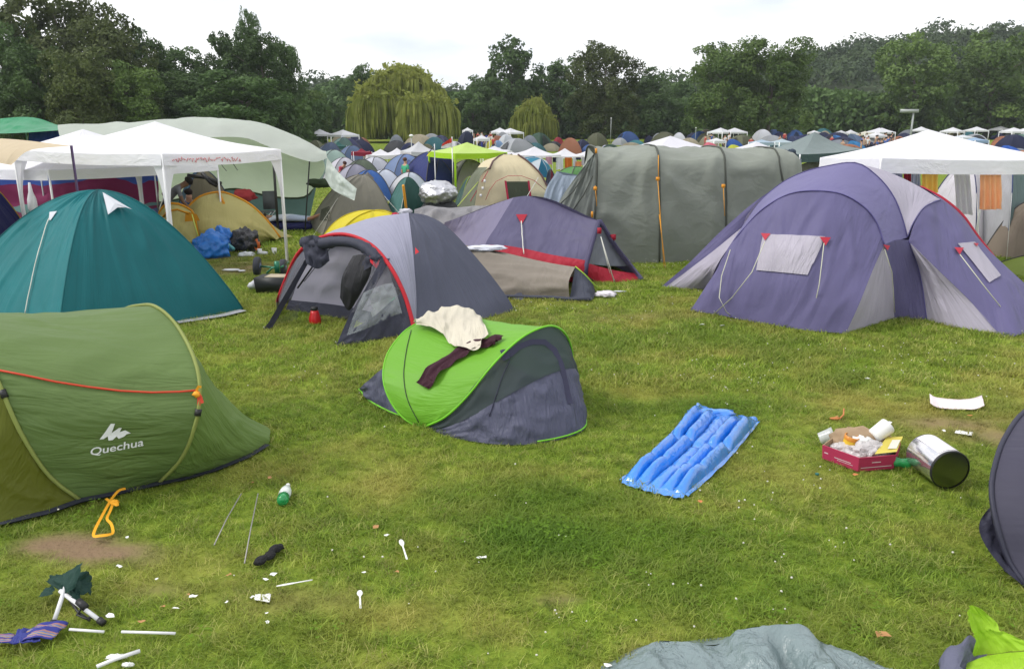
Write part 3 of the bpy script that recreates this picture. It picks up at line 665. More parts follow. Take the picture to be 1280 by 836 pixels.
# ---- green pop-up tunnel tent at the left edge
def quechua():
    T = Thing('popup_tent', 'dark green two-hoop pop-up tent with white lettering and a red cord round it', 'tent', (-3.9, 6.6, 0), 'pop-up tents', ctr=(-3.7, 6.3, .2))
    gr = fabric(srgb(104, 128, 72, .90), .55, .16, .28, 3, key='green_nylon', var=.06, fold=(26, 1.6), fs=.9); ol = fabric(srgb(128, 136, 40, .62), .55, .3, .25, 3, key='olive_nylon', var=.06, fold=(20, 1.6), fs=.9); tl = fabric(srgb(118, 144, 78, .90), .55, .2, .3, 4, key='tail_nylon', var=.06, fold=(34, 1.6), fs=1.0)
    pip = fabric(srgb(140, 150, 80, .85), .6, 0, .1, key='piping'); skirt = fabric((.03, .033, .05), .7, 0, .3, key='dark_skirt')
    h2 = C_([G(196, 604), P(226, 572, 5.80), P(243, 530, 5.76), P(248.5, 488, 5.84), P(241, 448, 6.02), P(219, 407, 6.35), P(196, 386, 6.60), P(176, 383, 6.9), P(150, 392, 7.2), P(135, 430, 7.42), V((-3.95, 7.35, 0))])
    h1 = C_([G(102, 625), P(62, 594, 5.5), P(28, 543, 5.45), P(0, 480, 5.5), P(-22, 432, 5.7), P(-40, 402, 6.0), P(-60, 390, 6.3), P(-85, 388, 6.7), P(-110, 395, 7.05), P(-120, 440, 7.3), V((-5.1, 7.25, 0))])
    dip = P(70, 399, 6.35)
    def body(u, v):          # u along the hoop, v from hoop to hoop; the sheet between is saddle-shaped
        a, b = h1(u), h2(u); p = a.lerp(b, v); k = math.sin(PI * v); p.z -= .035 * k * math.sin(PI * u)
        if u < .22: p += V((.0, -.02, 0)) * k
        return p
    sheet(T, 'body_panel', body, 90, 60, gr, .02, (.016, 16, 2.2, 3.1))
    gc = C_([G(102, 625), G(20, 651), G(-60, 668), V((-4.7, 5.0, 0)), V((-5.6, 5.5, 0)), V((-6.0, 6.3, 0)), V((-5.7, 7.0, 0)), V((-5.1, 7.25, 0))])
    sheet(T, 'end_panel', lambda u, v: h1(u).lerp(gc(u), v) - V((0, 0, .10)) * math.sin(PI * v) * math.sin(PI * u), 70, 40, ol, .03, (.02, 14, 2, 6.3))
    g2 = C_([G(196, 604), G(232, 597), G(270, 586), G(310, 570), G(334, 556), P(337, 546, 6.74), V((-2.35, 7.15, .0)), V((-2.9, 7.4, 0)), V((-3.95, 7.35, 0))])
    sheet(T, 'tail_panel', lambda u, v: h2(u).lerp(g2(u ** .9 if u < .5 else u), v) - V((0, 0, .16)) * math.sin(PI * v) * math.sin(PI * u), 90, 40, tl, .02, (.016, 20, 2.0, 8.8))
    for h in (h1, h2): seam(T, lambda t, h=h: h(t) + (h(t) - T.c).normalized() * .012, .016, pip, 50, 'hoop_seam')
    for h, u in ((h2, .185), (h1, .19)):
        p = h(u); q = h(u + .012); T.part('pole_clip', *tube_geo([p + (p - T.c).normalized() * .012, q + (q - T.c).normalized() * .012], .025, 8), BLACKP)
    edge = [G(x, y, .012) for x, y in ((-70, 672), (0, 657), (60, 643), (102, 628), (150, 618), (197, 607), (232, 600), (270, 589), (310, 573), (334, 558))]
    T.part('ground_skirt', *strip_geo(edge, .07, None, V((0, 0, .012))), skirt)
    tube(T, 'skirt_piping', edge, .012, skirt, 5)
    # the red cord round the body, knotted to the right hoop
    red = solid((.55, .05, .02), .6, key='red_tape'); org = solid((.80, .35, .02), .6, key='orange_tape')
    cp = [T.shoot(x, y, .015) for x, y in ((-6, 463), (30, 470), (70, 478), (110, 484), (150, 489), (190, 491), (225, 490), (246, 488))]
    tube(T, 'cord', [p for p in cp if p], .008, red, 6)
    k = T.shoot(246, 489, .03); k = k or P(247, 489, 5.8)
    T.part('knot', *blob_geo(k - V((0, 0, .03)), (.03, .025, .025), .3, 3, 1, 2, False), org)
    for e in ((.02, -.03, -.11), (.05, -.03, -.09)): T.part('ribbon', *strip_geo([k, k + V(e) * .5 + V((.01, 0, 0)), k + V(e)], .024, V((0, 1, 0))), red)
    T.part('ribbon', *strip_geo([k, k + V((.03, -.02, .04)), k + V((.05, -.02, .035))], .02, V((0, 1, 0))), org)
    # emblem and lettering, printed white
    wp = solid((.74, .76, .80), .6, key='white_print')
    f = 6.737; em = [(235, 325), (330, 195), (365, 195), (335, 270), (395, 228), (420, 225), (403, 262), (450, 247), (497, 272), (462, 280), (440, 302), (395, 320), (377, 300), (345, 330), (310, 335), (303, 300), (268, 322)]
    px = [(90 + x / f, 500 + y / f) for x, y in em]
    bm = bmesh.new(); vv = [bm.verts.new(V((x, -y, 0))) for x, y in px]; fc = bm.faces.new(vv); bmesh.ops.triangulate(bm, faces=[fc]); bmesh.ops.subdivide_edges(bm, edges=bm.edges[:], cuts=1, use_grid_fill=True)
    bm.verts.index_update(); T.part('emblem', [T.shoot(v.co.x, -v.co.y, .012) or P(v.co.x, -v.co.y, 5.6) for v in bm.verts], [tuple(v.index for v in q.verts) for q in bm.faces], wp, smooth=False); bm.free()
    cu = bpy.data.curves.new('lettering', 'FONT'); cu.body = 'Quechua'; cu.size = 1; cu.offset = .012; cu.resolution_u = 4; to = bpy.data.objects.new('lettering_curve', cu)
    COL.objects.link(to); dg = bpy.context.evaluated_depsgraph_get(); tm = bpy.data.meshes.new_from_object(to.evaluated_get(dg)); bpy.data.objects.remove(to)
    xs = [v.co.x for v in tm.vertices]; x0, x1 = min(xs), max(xs); W = 66.5
    def place(c):
        t = (c.x - x0) / (x1 - x0); X_ = 113.2 + W * t + c.y * 1.0; Y_ = 568.2 - 12.6 * t - c.y * 13.0; return T.shoot(X_, Y_, .012) or P(X_, Y_, 5.6)
    T.part('lettering', [place(v.co) for v in tm.vertices], [tuple(p.vertices) for p in tm.polygons], wp, smooth=False)
    keep(*[h for h in (G(196, 604), G(310, 570), G(332, 556), V((-2.9, 7.4, 0)), V((-3.95, 7.35, 0)), V((-5.7, 7.0, 0)), V((-5.6, 5.5, 0)), G(0, 655))])
quechua()

# ---- cross-pole domes
def dome(T, cs, apex, mats, q=1.15, sag=.04, nu=24, nv=30, wr=(.012, 6, 3, 1), sleeve=None, skip=(), sr=.014, name='panel', pw=1.0):
    cs = [V(c) for c in cs]; apex = V(apex); n = len(cs)
    def arch(c): return lambda t: V((c.x + (apex.x - c.x) * t ** q, c.y + (apex.y - c.y) * t ** q, c.z + (apex.z - c.z) * math.sin(PI / 2 * t) ** pw))
    ar = [arch(c) for c in cs]
    for i in range(n):
        if i in skip: continue
        a, b = ar[i], ar[(i + 1) % n]
        sheet(T, name, lambda u, v: a(v).lerp(b(v), u), nu, nv, mats[i % len(mats)], sag, (wr[0], wr[1], wr[2], wr[3] + i))
    if sleeve:
        for i in range(n): seam(T, lambda t, i=i: ar[i](t) + V((0, 0, .006)), sr, sleeve, 20, 'pole_sleeve')
    return ar
def teal():
    K0, K1 = G(72, 432), G(304, 387); K3 = G(-74, 392); K2 = K1 + K3 - K0; ap = P(122, 238, 12.1)
    T = Thing('dome_tent', 'big teal dome tent with a white triangular vent flap at the left', 'tent', (ap.x, ap.y, 0), 'dome tents in the front of the camp', ctr=(ap.x, ap.y, .3))
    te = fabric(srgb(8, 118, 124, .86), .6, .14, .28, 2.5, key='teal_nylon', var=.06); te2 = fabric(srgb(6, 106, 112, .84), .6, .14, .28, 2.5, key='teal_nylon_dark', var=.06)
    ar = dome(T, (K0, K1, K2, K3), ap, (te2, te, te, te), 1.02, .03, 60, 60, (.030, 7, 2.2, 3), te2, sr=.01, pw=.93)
    wh = fabric((.66, .67, .72), .7, .2, .2, 12, key='white_vent')
    v = [(127, 244), (136, 247), (167, 267), (153, 265), (142, 266), (131, 274)]
    pts = [T.shoot(x, y, .05 if y < 250 else .10) for x, y in v]; c = sum((p for p in pts), V()) / len(pts)
    T.part('vent_flap', pts + [c + V((0, -.03, .02))], [(i, (i + 1) % 6, 6) for i in range(6)], wh, smooth=False)
    T.part('guy_patch', [T.shoot(x, y, .02) for x, y in ((63, 266), (72, 265), (65, 276), (62, 276))], [(0, 1, 2, 3)], wh, smooth=False)
    trace(T, 'guy_line', [(63, 275), (58, 290), (48, 325), (40, 360), (34, 392)], .008, ROPE_W, .03)
    gs = fabric((.30, .31, .33), .6, 0, .5, key='grey_groundsheet'); e = [G(x, y, .02) for x, y in ((222, 404), (250, 400), (280, 395), (304, 389))]
    T.part('groundsheet_edge', *strip_geo(e, .16), gs)
    keep(K0, K1, K2, K3)
teal()

# ---- grey dome with red-rimmed open porch
MESHM = fabric((.17, .17, .20), .7, 0, .1, 60, alpha=.34, key='insect_mesh')
PVC = fabric((.42, .46, .48), .2, 0, .4, 6, alpha=.35, key='clear_window')
def grey_dome():
    N_, Rr, Lf = G(519, 421), G(643, 388), G(346, 379); Bk = Rr + Lf - N_; ap = P(512, 266, 12.15)
    T = Thing('dome_tent', 'grey and lilac dome tent with red-rimmed open porch', 'tent', (ap.x, ap.y, 0), 'dome tents in the front of the camp', ctr=(ap.x, ap.y, .3))
    li = fabric(srgb(158, 158, 178, .98), .6, .18, .22, 3, key='lilac_nylon', var=.05); dk = fabric(srgb(92, 95, 114, .80), .6, .12, .22, 3, key='slate_nylon', var=.05); ch = fabric(srgb(66, 68, 84, .8), .65, .08, .4, 5, key='charcoal_nylon'); red = fabric((.50, .018, .03), .6, .05, .1, key='red_sleeve'); inn = fabric(srgb(176, 174, 190, .95), .7, .3, .15, 3, key='inner_cotton', var=.04)
    rim = C_([Lf, P(356, 352, 12.35), P(372, 318, 12.1), P(396, 299, 11.8), P(430, 293, 11.45), P(462, 305, 11.1), P(486, 331, 10.8), P(504, 365, 10.6), P(515, 400, 10.45), N_])
    ridge = C_([P(519, 421, N_.y), P(521, 380, 10.75), P(518, 330, 11.1), P(514, 290, 11.6), P(511, 266, 12.15)])
    back = C_([Rr, P(633, 370, 11.95), P(603, 331, 12.05), P(563, 287, 12.15), P(535, 270, 12.2), P(511, 266, 12.15)])
    lback = C_([Lf, P(372, 335, 12.7), P(405, 300, 12.6), P(455, 275, 12.4), P(511, 266, 12.15)])
    # lilac roof between the red rim and the ridge; dark side panel to the right of the ridge
    rimR = lambda t: rim(.98 - .98 * t)                  # near foot -> left foot
    sheet(T, 'roof_panel', lambda u, v: rimR(v).lerp((ridge(min(1, v * 2)) if v < .5 else lback(1 - (v - .5) * 2)), u), 40, 60, li, -.02, (.012, 3, 7, 2.2))
    sheet(T, 'side_panel', lambda u, v: ridge(v).lerp(back(v), u), 50, 50, dk, .05, (.018, 5, 2.4, 7))
    bb = C_([Bk, Bk.lerp(ap, .5) + V((0, 0, .45)), ap]); 
    sheet(T, 'back_panel', lambda u, v: back(v).lerp(bb(v), u), 24, 24, dk, .03); sheet(T, 'back_panel', lambda u, v: bb(v).lerp(lback(v), u), 24, 24, li, .03)
    seam(T, ridge, .006, dk, 30, 'pole_sleeve'); seam(T, rim, .030, red, 60, 'rim_sleeve')
    # porch wings: charcoal mesh cloth stretched from the rim to two pegged tips
    tl, tr = G(330, 413), G(420, 432)
    jl, jr = P(392, 306, 11.55), P(478, 322, 10.85)
    sheet(T, 'left_wing', coons(C_([Lf, G(344, 400), tl]), C_([rim(.13), P(372, 322, 11.9), jl]), C_([Lf, rim(.06), rim(.13)]), C_([tl, P(362, 358, 11.1), jl])), 30, 26, MESHM, 0, (.02, 3, 4, 1))
    sheet(T, 'wing_edge', coons(C_([tl, P(362, 358, 11.1), jl]), C_([tl + V((.09, .10, .02)), P(369, 359, 11.25), jl + V((.07, .03, .02))])), 20, 3, ch, 0)
    sheet(T, 'wing_base', coons(C_([Lf, G(344, 400), tl]), C_([Lf + V((0, 0, .18)), G(346, 396) + V((0, 0, .09)), tl + V((0, 0, .03))])), 20, 3, ch)
    sheet(T, 'wing_base', coons(C_([G(330, 413), G(352, 404), G(372, 400)]), C_([P(334, 408, 10.7), P(354, 394, 11), P(374, 378, 11.3)])), 16, 3, MESHM)
    def rw(u, v):    # u from door edge to rim, v upwards
        a = C_([tr, P(448, 385, 10.35), jr])(v); b = rim(1 - .40 * v) ; p = a.lerp(b, u)
        if v < .02: p = C_([tr, G(470, 422), N_])(u)
        return p + V((-.02, -.05, 0)) * math.sin(PI * u) * math.sin(PI * v)
    door_e = C_([tr, P(436, 396, 10.2), P(458, 358, 10.5), jr]); rim_e = lambda t: rim(1 - .42 * t); low = C_([tr, G(455, 428), G(490, 421), N_]); upr = C_([jr, rim(.58)])
    S = coons(low, upr, door_e, rim_e)
    sheet(T, 'right_wing', lambda u, v: S(u, .34 + .66 * v), 36, 36, MESHM, 0, (.03, 3, 5, 4))
    sheet(T, 'wing_base', lambda u, v: S(u, .36 * v * (.35 + .65 * u)) , 36, 12, ch, 0, (.025, 9, 2, 4))
    sheet(T, 'window', lambda u, v: S(.10 + .8 * u, (.10 + .10 * u) + v * .45 * (1 - .45 * u)) + V((-.01, -.03, 0)), 24, 16, PVC, 0, (.03, 4, 4, 9))
    sheet(T, 'wing_edge', coons(door_e, C_([tr + V((.16, .06, .02)), P(446, 400, 10.25), P(468, 360, 10.55), jr + V((.10, .03, -.02))])), 24, 3, ch, 0, (.01, 8, 1, 2))
    # rolled-up door flap along the top of the opening, and its gathers
    roll = C_([P(378, 303, 11.55), P(396, 305, 11.42), P(430, 302, 11.2), P(455, 309, 11.05), P(474, 326, 10.85)])
    pts = along(roll, 24); T.part('rolled_door', *tube_geo(pts, [.07 + .045 * abs(noise.noise(V((i * .6, 0, 3)))) for i in range(25)], 9), ch)
    sheet(T, 'door_gather', coons(C_([P(383, 330, 11.3), P(398, 336, 11.3), P(412, 326, 11.3)]), C_([P(376, 297, 11.5), P(392, 294, 11.4), P(408, 300, 11.35)])), 14, 12, ch, 0, (.06, 4, 3, 5))
    sheet(T, 'door_gather', coons(C_([P(452, 340, 10.85), P(470, 330, 10.8)]), C_([P(455, 308, 11.0), P(476, 318, 10.82)])), 10, 10, ch, 0, (.05, 4, 3, 8))
    T.part('rim_tab', [rim(.63) + V((0, -.04, 0)), rim(.70) + V((0, -.04, 0)), P(472, 337, 10.72), P(463, 328, 10.75)], [(0, 1, 2, 3)], red)
    # inner wall behind the porch with its zip and a sagging black pocket
    ins = coons(C_([G(360, 386), G(430, 397), G(512, 414)]), C_([P(388, 310, 12.2), P(430, 298, 11.7), P(480, 320, 11.2)]))
    sheet(T, 'inner_wall', ins, 30, 24, inn, 0, (.03, 3, 3, 6))
    sheet(T, 'inner_base', lambda u, v: ins(u, v * .16) + V((-.02, -.05, 0)), 30, 5, ch)
    tube(T, 'zip', [P(416, 296, 11.5), P(400, 320, 11.6), P(372, 360, 11.75)], .014, BLACKP, 5)
    tube(T, 'zip', [P(422, 297, 11.45), P(407, 318, 11.55), P(380, 352, 11.7)], .006, BLACKP, 5)
    bk = fabric((.025, .025, .03), .6, 0, .5, key='black_mesh')
    sheet(T, 'hanging_bag', coons(C_([P(425, 372, 10.9), P(436, 388, 10.9), P(448, 372, 10.9)]), C_([P(441, 320, 11), P(452, 318, 10.95), P(466, 322, 10.9)]), C_([P(425, 372, 10.9), P(428, 345, 10.9), P(441, 320, 11)]), C_([P(448, 372, 10.9), P(462, 345, 10.85), P(466, 322, 10.9)])), 16, 16, bk, -.05, (.02, 3, 3, 5))
    T.part('guy_tab', [P(519, 309, 11.0), P(524, 315, 10.95), P(519, 318, 10.95)], [(0, 1, 2)], red)
    for p in (tl, tr, N_, Rr): peg(T, p, STEEL)
    bag = one('clear_bag', 'crumpled clear plastic bag inside the porch of the grey dome', 'bag', blob_geo(P(483, 372, 10.95) - V((0, 0, .2)), (.22, .12, .32), .4, 2.5, 4, 3, False), fabric((.75, .78, .8), .12, 0, .5, 8, alpha=.35, key='clear_film', spec=.7))
    one('green_bag', 'mint green bag seen through the porch window', 'bag', blob_geo(P(496, 385, 10.85) - V((0, 0, .1)), (.13, .1, .2), .3, 2.5, 9, 3, False), fabric((.06, .42, .24), .5, 0, .5, 8, key='mint_film'))
    fl = V(G(394, 404)); F = Thing('vacuum_flask', 'red flask with dark cap standing in the open porch', 'flask', fl)
    F.part('body', *lathe_geo(fl, [(.085, 0), (.088, .02), (.082, .09), (.070, .12), (.066, .14), (.05, .19)], 20), solid((.50, .012, .015), .3, key='red_enamel')); F.part('cap', *lathe_geo(fl + V((0, 0, .19)), [(.05, 0), (.052, .04), (.036, .052)], 16), BLACKP)
    keep(N_, Rr, Bk, Lf)
grey_dome()

# ---- small lime pop-up tent, fallen askew
def lime():
    T = Thing('popup_tent', 'small lime green and grey pop-up tent standing askew on the grass', 'tent', (-.35, 7.6, 0), 'pop-up tents', ctr=(-.2, 7.7, .25))
    lm = fabric(srgb(126, 192, 58, .86), .5, .25, .16, 3, key='lime_nylon', var=.04, fold=(22, 1.3), fs=.8); gy = fabric(srgb(96, 98, 122, .72), .5, .1, .35, 5, key='grey_nylon', fold=(30, 1.4), fs=1.0); pip = fabric(srgb(126, 206, 52, .85), .5, 0, .1, key='lime_piping')
    ms = fabric(srgb(72, 82, 88, .66), .7, .12, .1, 40, alpha=.90, key='dark_mesh'); bd = fabric(srgb(58, 58, 82, .75), .6, 0, .2, key='slate_band')
    F1 = G(530, 533)
    hl = C_([F1, P(510, 527, 7.2), P(490, 505, 7.33), P(479, 475, 7.5), P(483, 445, 7.75), P(498, 422, 7.95), P(514, 408, 8.15), P(540, 396, 8.4), P(568, 393, 8.7), P(600, 420, 9.0), G(640, 458)])
    hr = C_([F1, P(556, 520, 6.98), P(583, 494, 6.95), P(612, 458, 7.0), P(640, 430, 7.15), P(664, 414, 7.3), P(688, 407.5, 7.5), P(705, 418, 7.7), P(713, 440, 7.85), P(711, 465, 7.95), G(704, 490)])
    tp = C_([P(514, 408, 8.15), P(560, 404, 8.2), P(605, 410, 8.0), P(645, 421, 7.4)])
    def S(u, v):
        a, b = hl(u), hr(u); p = a.lerp(b, v); k = math.sin(PI * v)
        s = min(1, u * 2.2); return p + V((.02, -.04, -.07)) * k * math.sin(PI * min(1, u * 1.4))
    sheet(T, 'roof_panel', S, 60, 50, lm, 0, (.010, 9, 2.2, 2))
    gf = C_([F1, G(560, 545), G(600, 553), G(650, 556), G(700, 549), G(730, 537), G(731, 522), G(722, 508), G(704, 490)])
    def D(u, v):
        a, b = hr(u), gf(u); k = math.sin(PI * v) * math.sin(PI * u); return a.lerp(b, v) + V((.03, -.02, .02)) * k + V((.0, 0, -.05)) * math.sin(PI * v) * max(0, .5 - u) * 2
    sheet(T, 'side_panel', lambda u, v: D(.02 + .96 * u, .42 + .58 * v), 60, 30, gy, 0, (.022, 14, 2.0, 5)); sheet(T, 'door_panel', lambda u, v: D(u, .43 * v), 60, 20, ms, 0, (.014, 12, 1.6, 5), fade=False)
    band = [T.shoot(x, y, .012) for x, y in ((636, 444), (648, 434), (664, 428), (680, 428), (692, 438), (700, 455), (705, 475), (708, 490), (712, 505))]; band = [p for p in band if p]
    T.part('door_band', *strip_geo(band, .055, V((.3, -1, .45))), bd)
    decal(T, 'tab', ((626, 440), (636, 436), (637, 448), (628, 452)), bd, 3, 3, .02)
    trace(T, 'zip', [(637, 450), (628, 470), (620, 495), (612, 520)], .004, bd, .006)
    seam(T, hl, .009, pip, 50, 'hoop_piping'); seam(T, lambda t: hr(t) + V((.015, -.03, .01)), .011, pip, 50, 'hoop_piping')
    tube(T, 'base_piping', [p + V((0, 0, .02)) for p in along(lambda t: gf(.42 + .42 * t), 20)], .008, pip, 5)
    tail = C_([G(449, 488), G(462, 502), G(487, 516), G(510, 524)]); tt = C_([G(449, 488) + V((0, 0, .02)), P(462, 474, 7.9), P(482, 460, 7.75), P(490, 480, 7.55)])
    sheet(T, 'tail_panel', coons(tail, tt), 24, 14, gy, 0, (.03, 4, 3, 2)); tube(T, 'tail_piping', [p + V((0, 0, .015)) for p in along(tail, 12)], .010, pip, 5)
    trace(T, 'seam', [(514, 413), (508, 440), (505, 470), (510, 500), (524, 528)], .004, BLACKP, .006)
    keep(F1, G(600, 550), G(650, 553), G(715, 540), G(712, 510), G(640, 458), G(487, 500), G(462, 490))
    keep(*[G(x, y) for x, y in ((452, 489), (490, 512), (500, 480))])
    # a towel and a dark garment drying on it
    dk = fabric((.045, .010, .022), .75, .05, .5, 8, key='maroon_cotton'); cr = fabric((.62, .57, .47), .8, .15, .4, 5, key='cream_cotton')
    def lay(name, label, cat, q, mat, off, wr, n=26, sub=12, lift=None):
        vs, uvs = [], []; m = sub
        for j in range(m + 1):
            for i in range(n + 1):
                u, v = i / n, j / m; x = (1 - v) * q[0](u).x + v * q[1](u).x; y = (1 - v) * q[0](u).y + v * q[1](u).y
                p = T.shoot(x, y, off + wr * max(0, .5 + noise.noise(V((u * 6, v * 5, off * 90)))))
                if p is None: p = (lift(x, y) if lift else P(x, y, 8.3))
                vs.append(p); uvs.append((u, v))
        fs = [(j * (n + 1) + i, j * (n + 1) + i + 1, (j + 1) * (n + 1) + i + 1, (j + 1) * (n + 1) + i) for j in range(m) for i in range(n)]
        k = len(vs); base = V(vs[0]); base.z = min(v.z for v in vs)
        return one(name, label, cat, (vs, fs, uvs), mat, base=base)
    pc = lambda *a: C_([V((x, y, 0)) for x, y in a])
    lay('garment', 'dark maroon garment draped down the lime pop-up roof', 'clothing', (pc((523, 480), (533, 468), (545, 455), (570, 440), (600, 428), (632, 424)), pc((537, 487), (547, 478), (560, 462), (585, 447), (605, 437), (618, 434))), dk, .014, .05)
    tw_t = C_([P(519, 405, 8.12), P(532, 394, 8.3), P(550, 387.5, 8.4), P(578, 385.5, 8.4), P(594, 391, 8.35), P(602, 402, 8.2)])
    tw_b = C_([V(T.shoot(x, y, .05) or P(x, y, 7.9)) for x, y in ((523, 411), (540, 416), (555, 424), (566, 436), (585, 443), (603, 440), (613, 424))])
    gg = grid(lambda u, v: tw_b(u).lerp(tw_t(u), v) + V((0, -.02, .035)) * math.sin(PI * v) + V((0, -.01, .012)), 44, 28, None, 0, (.028, 7, 2.2, 4), False)
    one('towel', 'cream towel hung over the back of the lime pop-up', 'towel', gg, cr)
lime()

# ---- slate violet tunnel tent, beige low tent in front
def slate():
    T = Thing('tunnel_tent', 'slate violet tent with red base strip and mesh door', 'tent', (.5, 15.0, 0), None, ctr=(.4, 15.4, .3))
    sl = fabric(srgb(104, 100, 132, .76), .6, .12, .2, 3, key='slate_violet', var=.05); lv = fabric(srgb(140, 134, 164, .76), .6, .15, .2, 3, key='pale_violet', var=.05); red = fabric((.36, .016, .035), .6, .05, .2, key='red_base'); pl = fabric(srgb(84, 80, 112, .72), .6, 0, .1, key='pole_cover')
    top = C_([P(556, 278, 15.6), P(585, 268, 15.6), P(620, 254.5, 15.6), P(642, 247, 15.6), P(661, 245, 15.6), P(684, 249.5, 15.5), P(716, 265, 15.1), P(749, 276, 14.6)])
    topR = C_([P(642, 247, 15.6), P(661, 245, 15.6), P(684, 249.5, 15.5), P(716, 265, 15.1), P(749, 276, 14.6)])
    sm = C_([G(600, 353) + V((0, .2, 0)), P(606, 308, 14.6), P(622, 280, 15.1), P(642, 247, 15.6)])
    base = C_([G(600, 353) + V((0, .2, 0)), G(660, 353) + V((0, .1, 0)), G(732, 352)])
    de = C_([G(732, 352), P(733, 332, 14.1), P(740, 305, 14.3), P(749, 276, 14.6)])
    F_ = coons(base, topR, sm, de)
    sheet(T, 'side_panel', lambda u, v: F_(u, .30 + .70 * v), 50, 36, sl, .03, (.018, 5, 4, 2)); sheet(T, 'base_strip', lambda u, v: F_(u, .34 * v) + V((0, -.02, 0)), 50, 10, red, 0, (.012, 12, 2, 3))
    lt = C_([G(540, 350) + V((0, .6, 0)), P(545, 310, 15.6), P(556, 278, 15.6)])
    sheet(T, 'side_panel', coons(C_([G(540, 350) + V((0, .6, 0)), G(600, 353) + V((0, .2, 0))]), C_([P(556, 278, 15.6), P(585, 268, 15.6), P(620, 254.5, 15.6), P(642, 247, 15.6)]), lt, sm), 36, 30, lv, .03, (.016, 5, 3, 4))
    fr = G(802, 350); de2 = C_([fr, P(790, 335, 14.6), P(768, 306, 14.7), P(749, 276, 14.6)])
    E_ = coons(C_([G(732, 352), G(765, 353), fr]), const(P(749, 276, 14.6)), de, de2)
    sheet(T, 'door_base', lambda u, v: E_(u, .30 * v * (1 - .5 * u)), 24, 8, red, 0, (.015, 6, 2, 5))
    sheet(T, 'mesh_door', lambda u, v: E_(u, .28 + .66 * v) + V((0, .02, 0)), 24, 20, fabric((.25, .27, .30), .6, 0, .2, 40, alpha=.55, key='door_mesh'), 0, (.02, 3, 3, 5))
    tube(T, 'door_pole', along(lambda t: de(.12 + .88 * t), 14), .045, pl, 6); tube(T, 'door_pole', along(de2, 14), .05, pl, 6)
    sheet(T, 'back_panel', coons(C_([fr, V((fr.x - 1, 17.5, 0)), V((-1.2, 17.4, 0))]), C_([P(749, 276, 14.6), P(661, 245, 15.6), P(556, 278, 15.6)])), 24, 16, sl, .05)
    T.part('guy_patch', [T.shoot(x, y, .02) or P(x, y, 15) for x, y in ((645, 269), (659, 269), (653, 280), (651, 280))], [(0, 1, 2, 3)], red)
    trace(T, 'guy_line', [(652, 279), (653, 300), (655, 319)], .010, ROPE_W, .05)
    rod(T, 'guy_line', P(751, 296, 14.2), G(768, 353), .009, ROPE_W); rod(T, 'guy_line', P(751, 296, 14.2), G(765, 352), .007, ROPE_W)
    T.part('guy_tab', *box_geo(P(749, 292, 14.3), .07, .05, .10), red); T.part('guy_tab', *box_geo(P(766, 300, 14.65), .10, .05, .10, .4), red)
    for p in (G(732, 352), fr, G(768, 353)): peg(T, p, STEEL)
    keep(G(600, 351), G(732, 351), fr, V((fr.x - 1, 17.5, 0)), V((-1.2, 17.4, 0)))
    # low beige tent whose end is dark
    B = Thing('low_tent', 'low beige one-person tent with dark end wall, between grey dome and slate tent', 'tent', (.3, 13.4, 0), None, ctr=(.2, 13.7, .1))
    be = fabric(srgb(150, 141, 130, .76), .75, .08, .4, 5, key='beige_cotton'); nv = fabric((.055, .06, .085), .7, 0, .3, key='navy_end')
    bt = C_([P(560, 300, 14.0), P(592, 309, 14.0), P(627, 315, 13.9), P(670, 325, 13.6), P(700, 331, 13.3), P(719, 334, 13.1)]); bb = C_([G(560, 366), G(600, 371), G(650, 371), G(712, 374)])
    X_ = coons(bb, bt, C_([bb(0), P(560, 330, 13.6), bt(0)]), C_([G(712, 374), P(711, 352, 12.75), P(719, 334, 13.1)]))
    sheet(B, 'front_wall', X_, 50, 24, be, -.06, (.045, 3, 5, 2.5)); sheet(B, 'back_wall', coons(C_([V((-1.1, 15.0, 0)), V((1.5, 14.2, 0))]), bt), 20, 12, be, -.05)
    sheet(B, 'end_wall', coons(C_([G(712, 374), G(728, 376), G(739, 375), G(745, 368)]), C_([P(719, 334, 13.1), P(728, 342, 13.1), P(738, 350, 13.1), P(741, 354, 13.2)])), 14, 12, nv, 0, (.02, 3, 3, 1))
    tube(B, 'edge_piping', [P(719, 333, 13.08), P(731, 343, 13.05), P(742, 355, 13.0), G(754, 365)], .010, solid((.30, .5, .05), .6, key='lime_edge'))
    for q in ((640, 374, 655, 362), (694, 376, 712, 370)): B.part('skirt_flap', [G(q[0], q[1]), G(q[2], q[1] + 1), P(q[2] - 4, q[3], 13.0), P(q[0] + 5, q[3] + 3, 13.0)], [(0, 1, 2, 3)], nv)
    tube(B, 'skirt', [G(x, y, .03) for x, y in ((600, 372), (650, 373), (690, 374), (713, 376), (738, 376))], .03, nv, 6)
    keep(G(560, 366), G(712, 373), G(741, 374), V((1.5, 14.2, 0)), V((-1.1, 15.0, 0)))
    one('towel', 'white towel with red print crumpled on the beige tent', 'towel', blob_geo(P(607, 308, 13.9) - V((0, 0, .03)), (.34, .14, .045), .35, 3, 5, 3, False), striped([(0, (.7, .72, .8)), (.4, (.62, .3, .32)), (.5, (.72, .74, .82)), (.75, (.3, .36, .6)), (.82, (.74, .75, .8))], key='printed_towel'))
    one('newspaper', 'crumpled white printed paper on the grass by the beige tent end', 'paper', blob_geo(G(757, 370), (.16, .13, .05), .4, 3, 8, 3), solid((.66, .62, .66), .8, key='newsprint'))
    one('paper_scrap', 'pale grey flat scrap behind the printed paper', 'litter', blob_geo(G(774, 365), (.12, .03, .015), .3, 3, 9, 2), solid((.55, .56, .62), .8, key='grey_paper'))
slate()

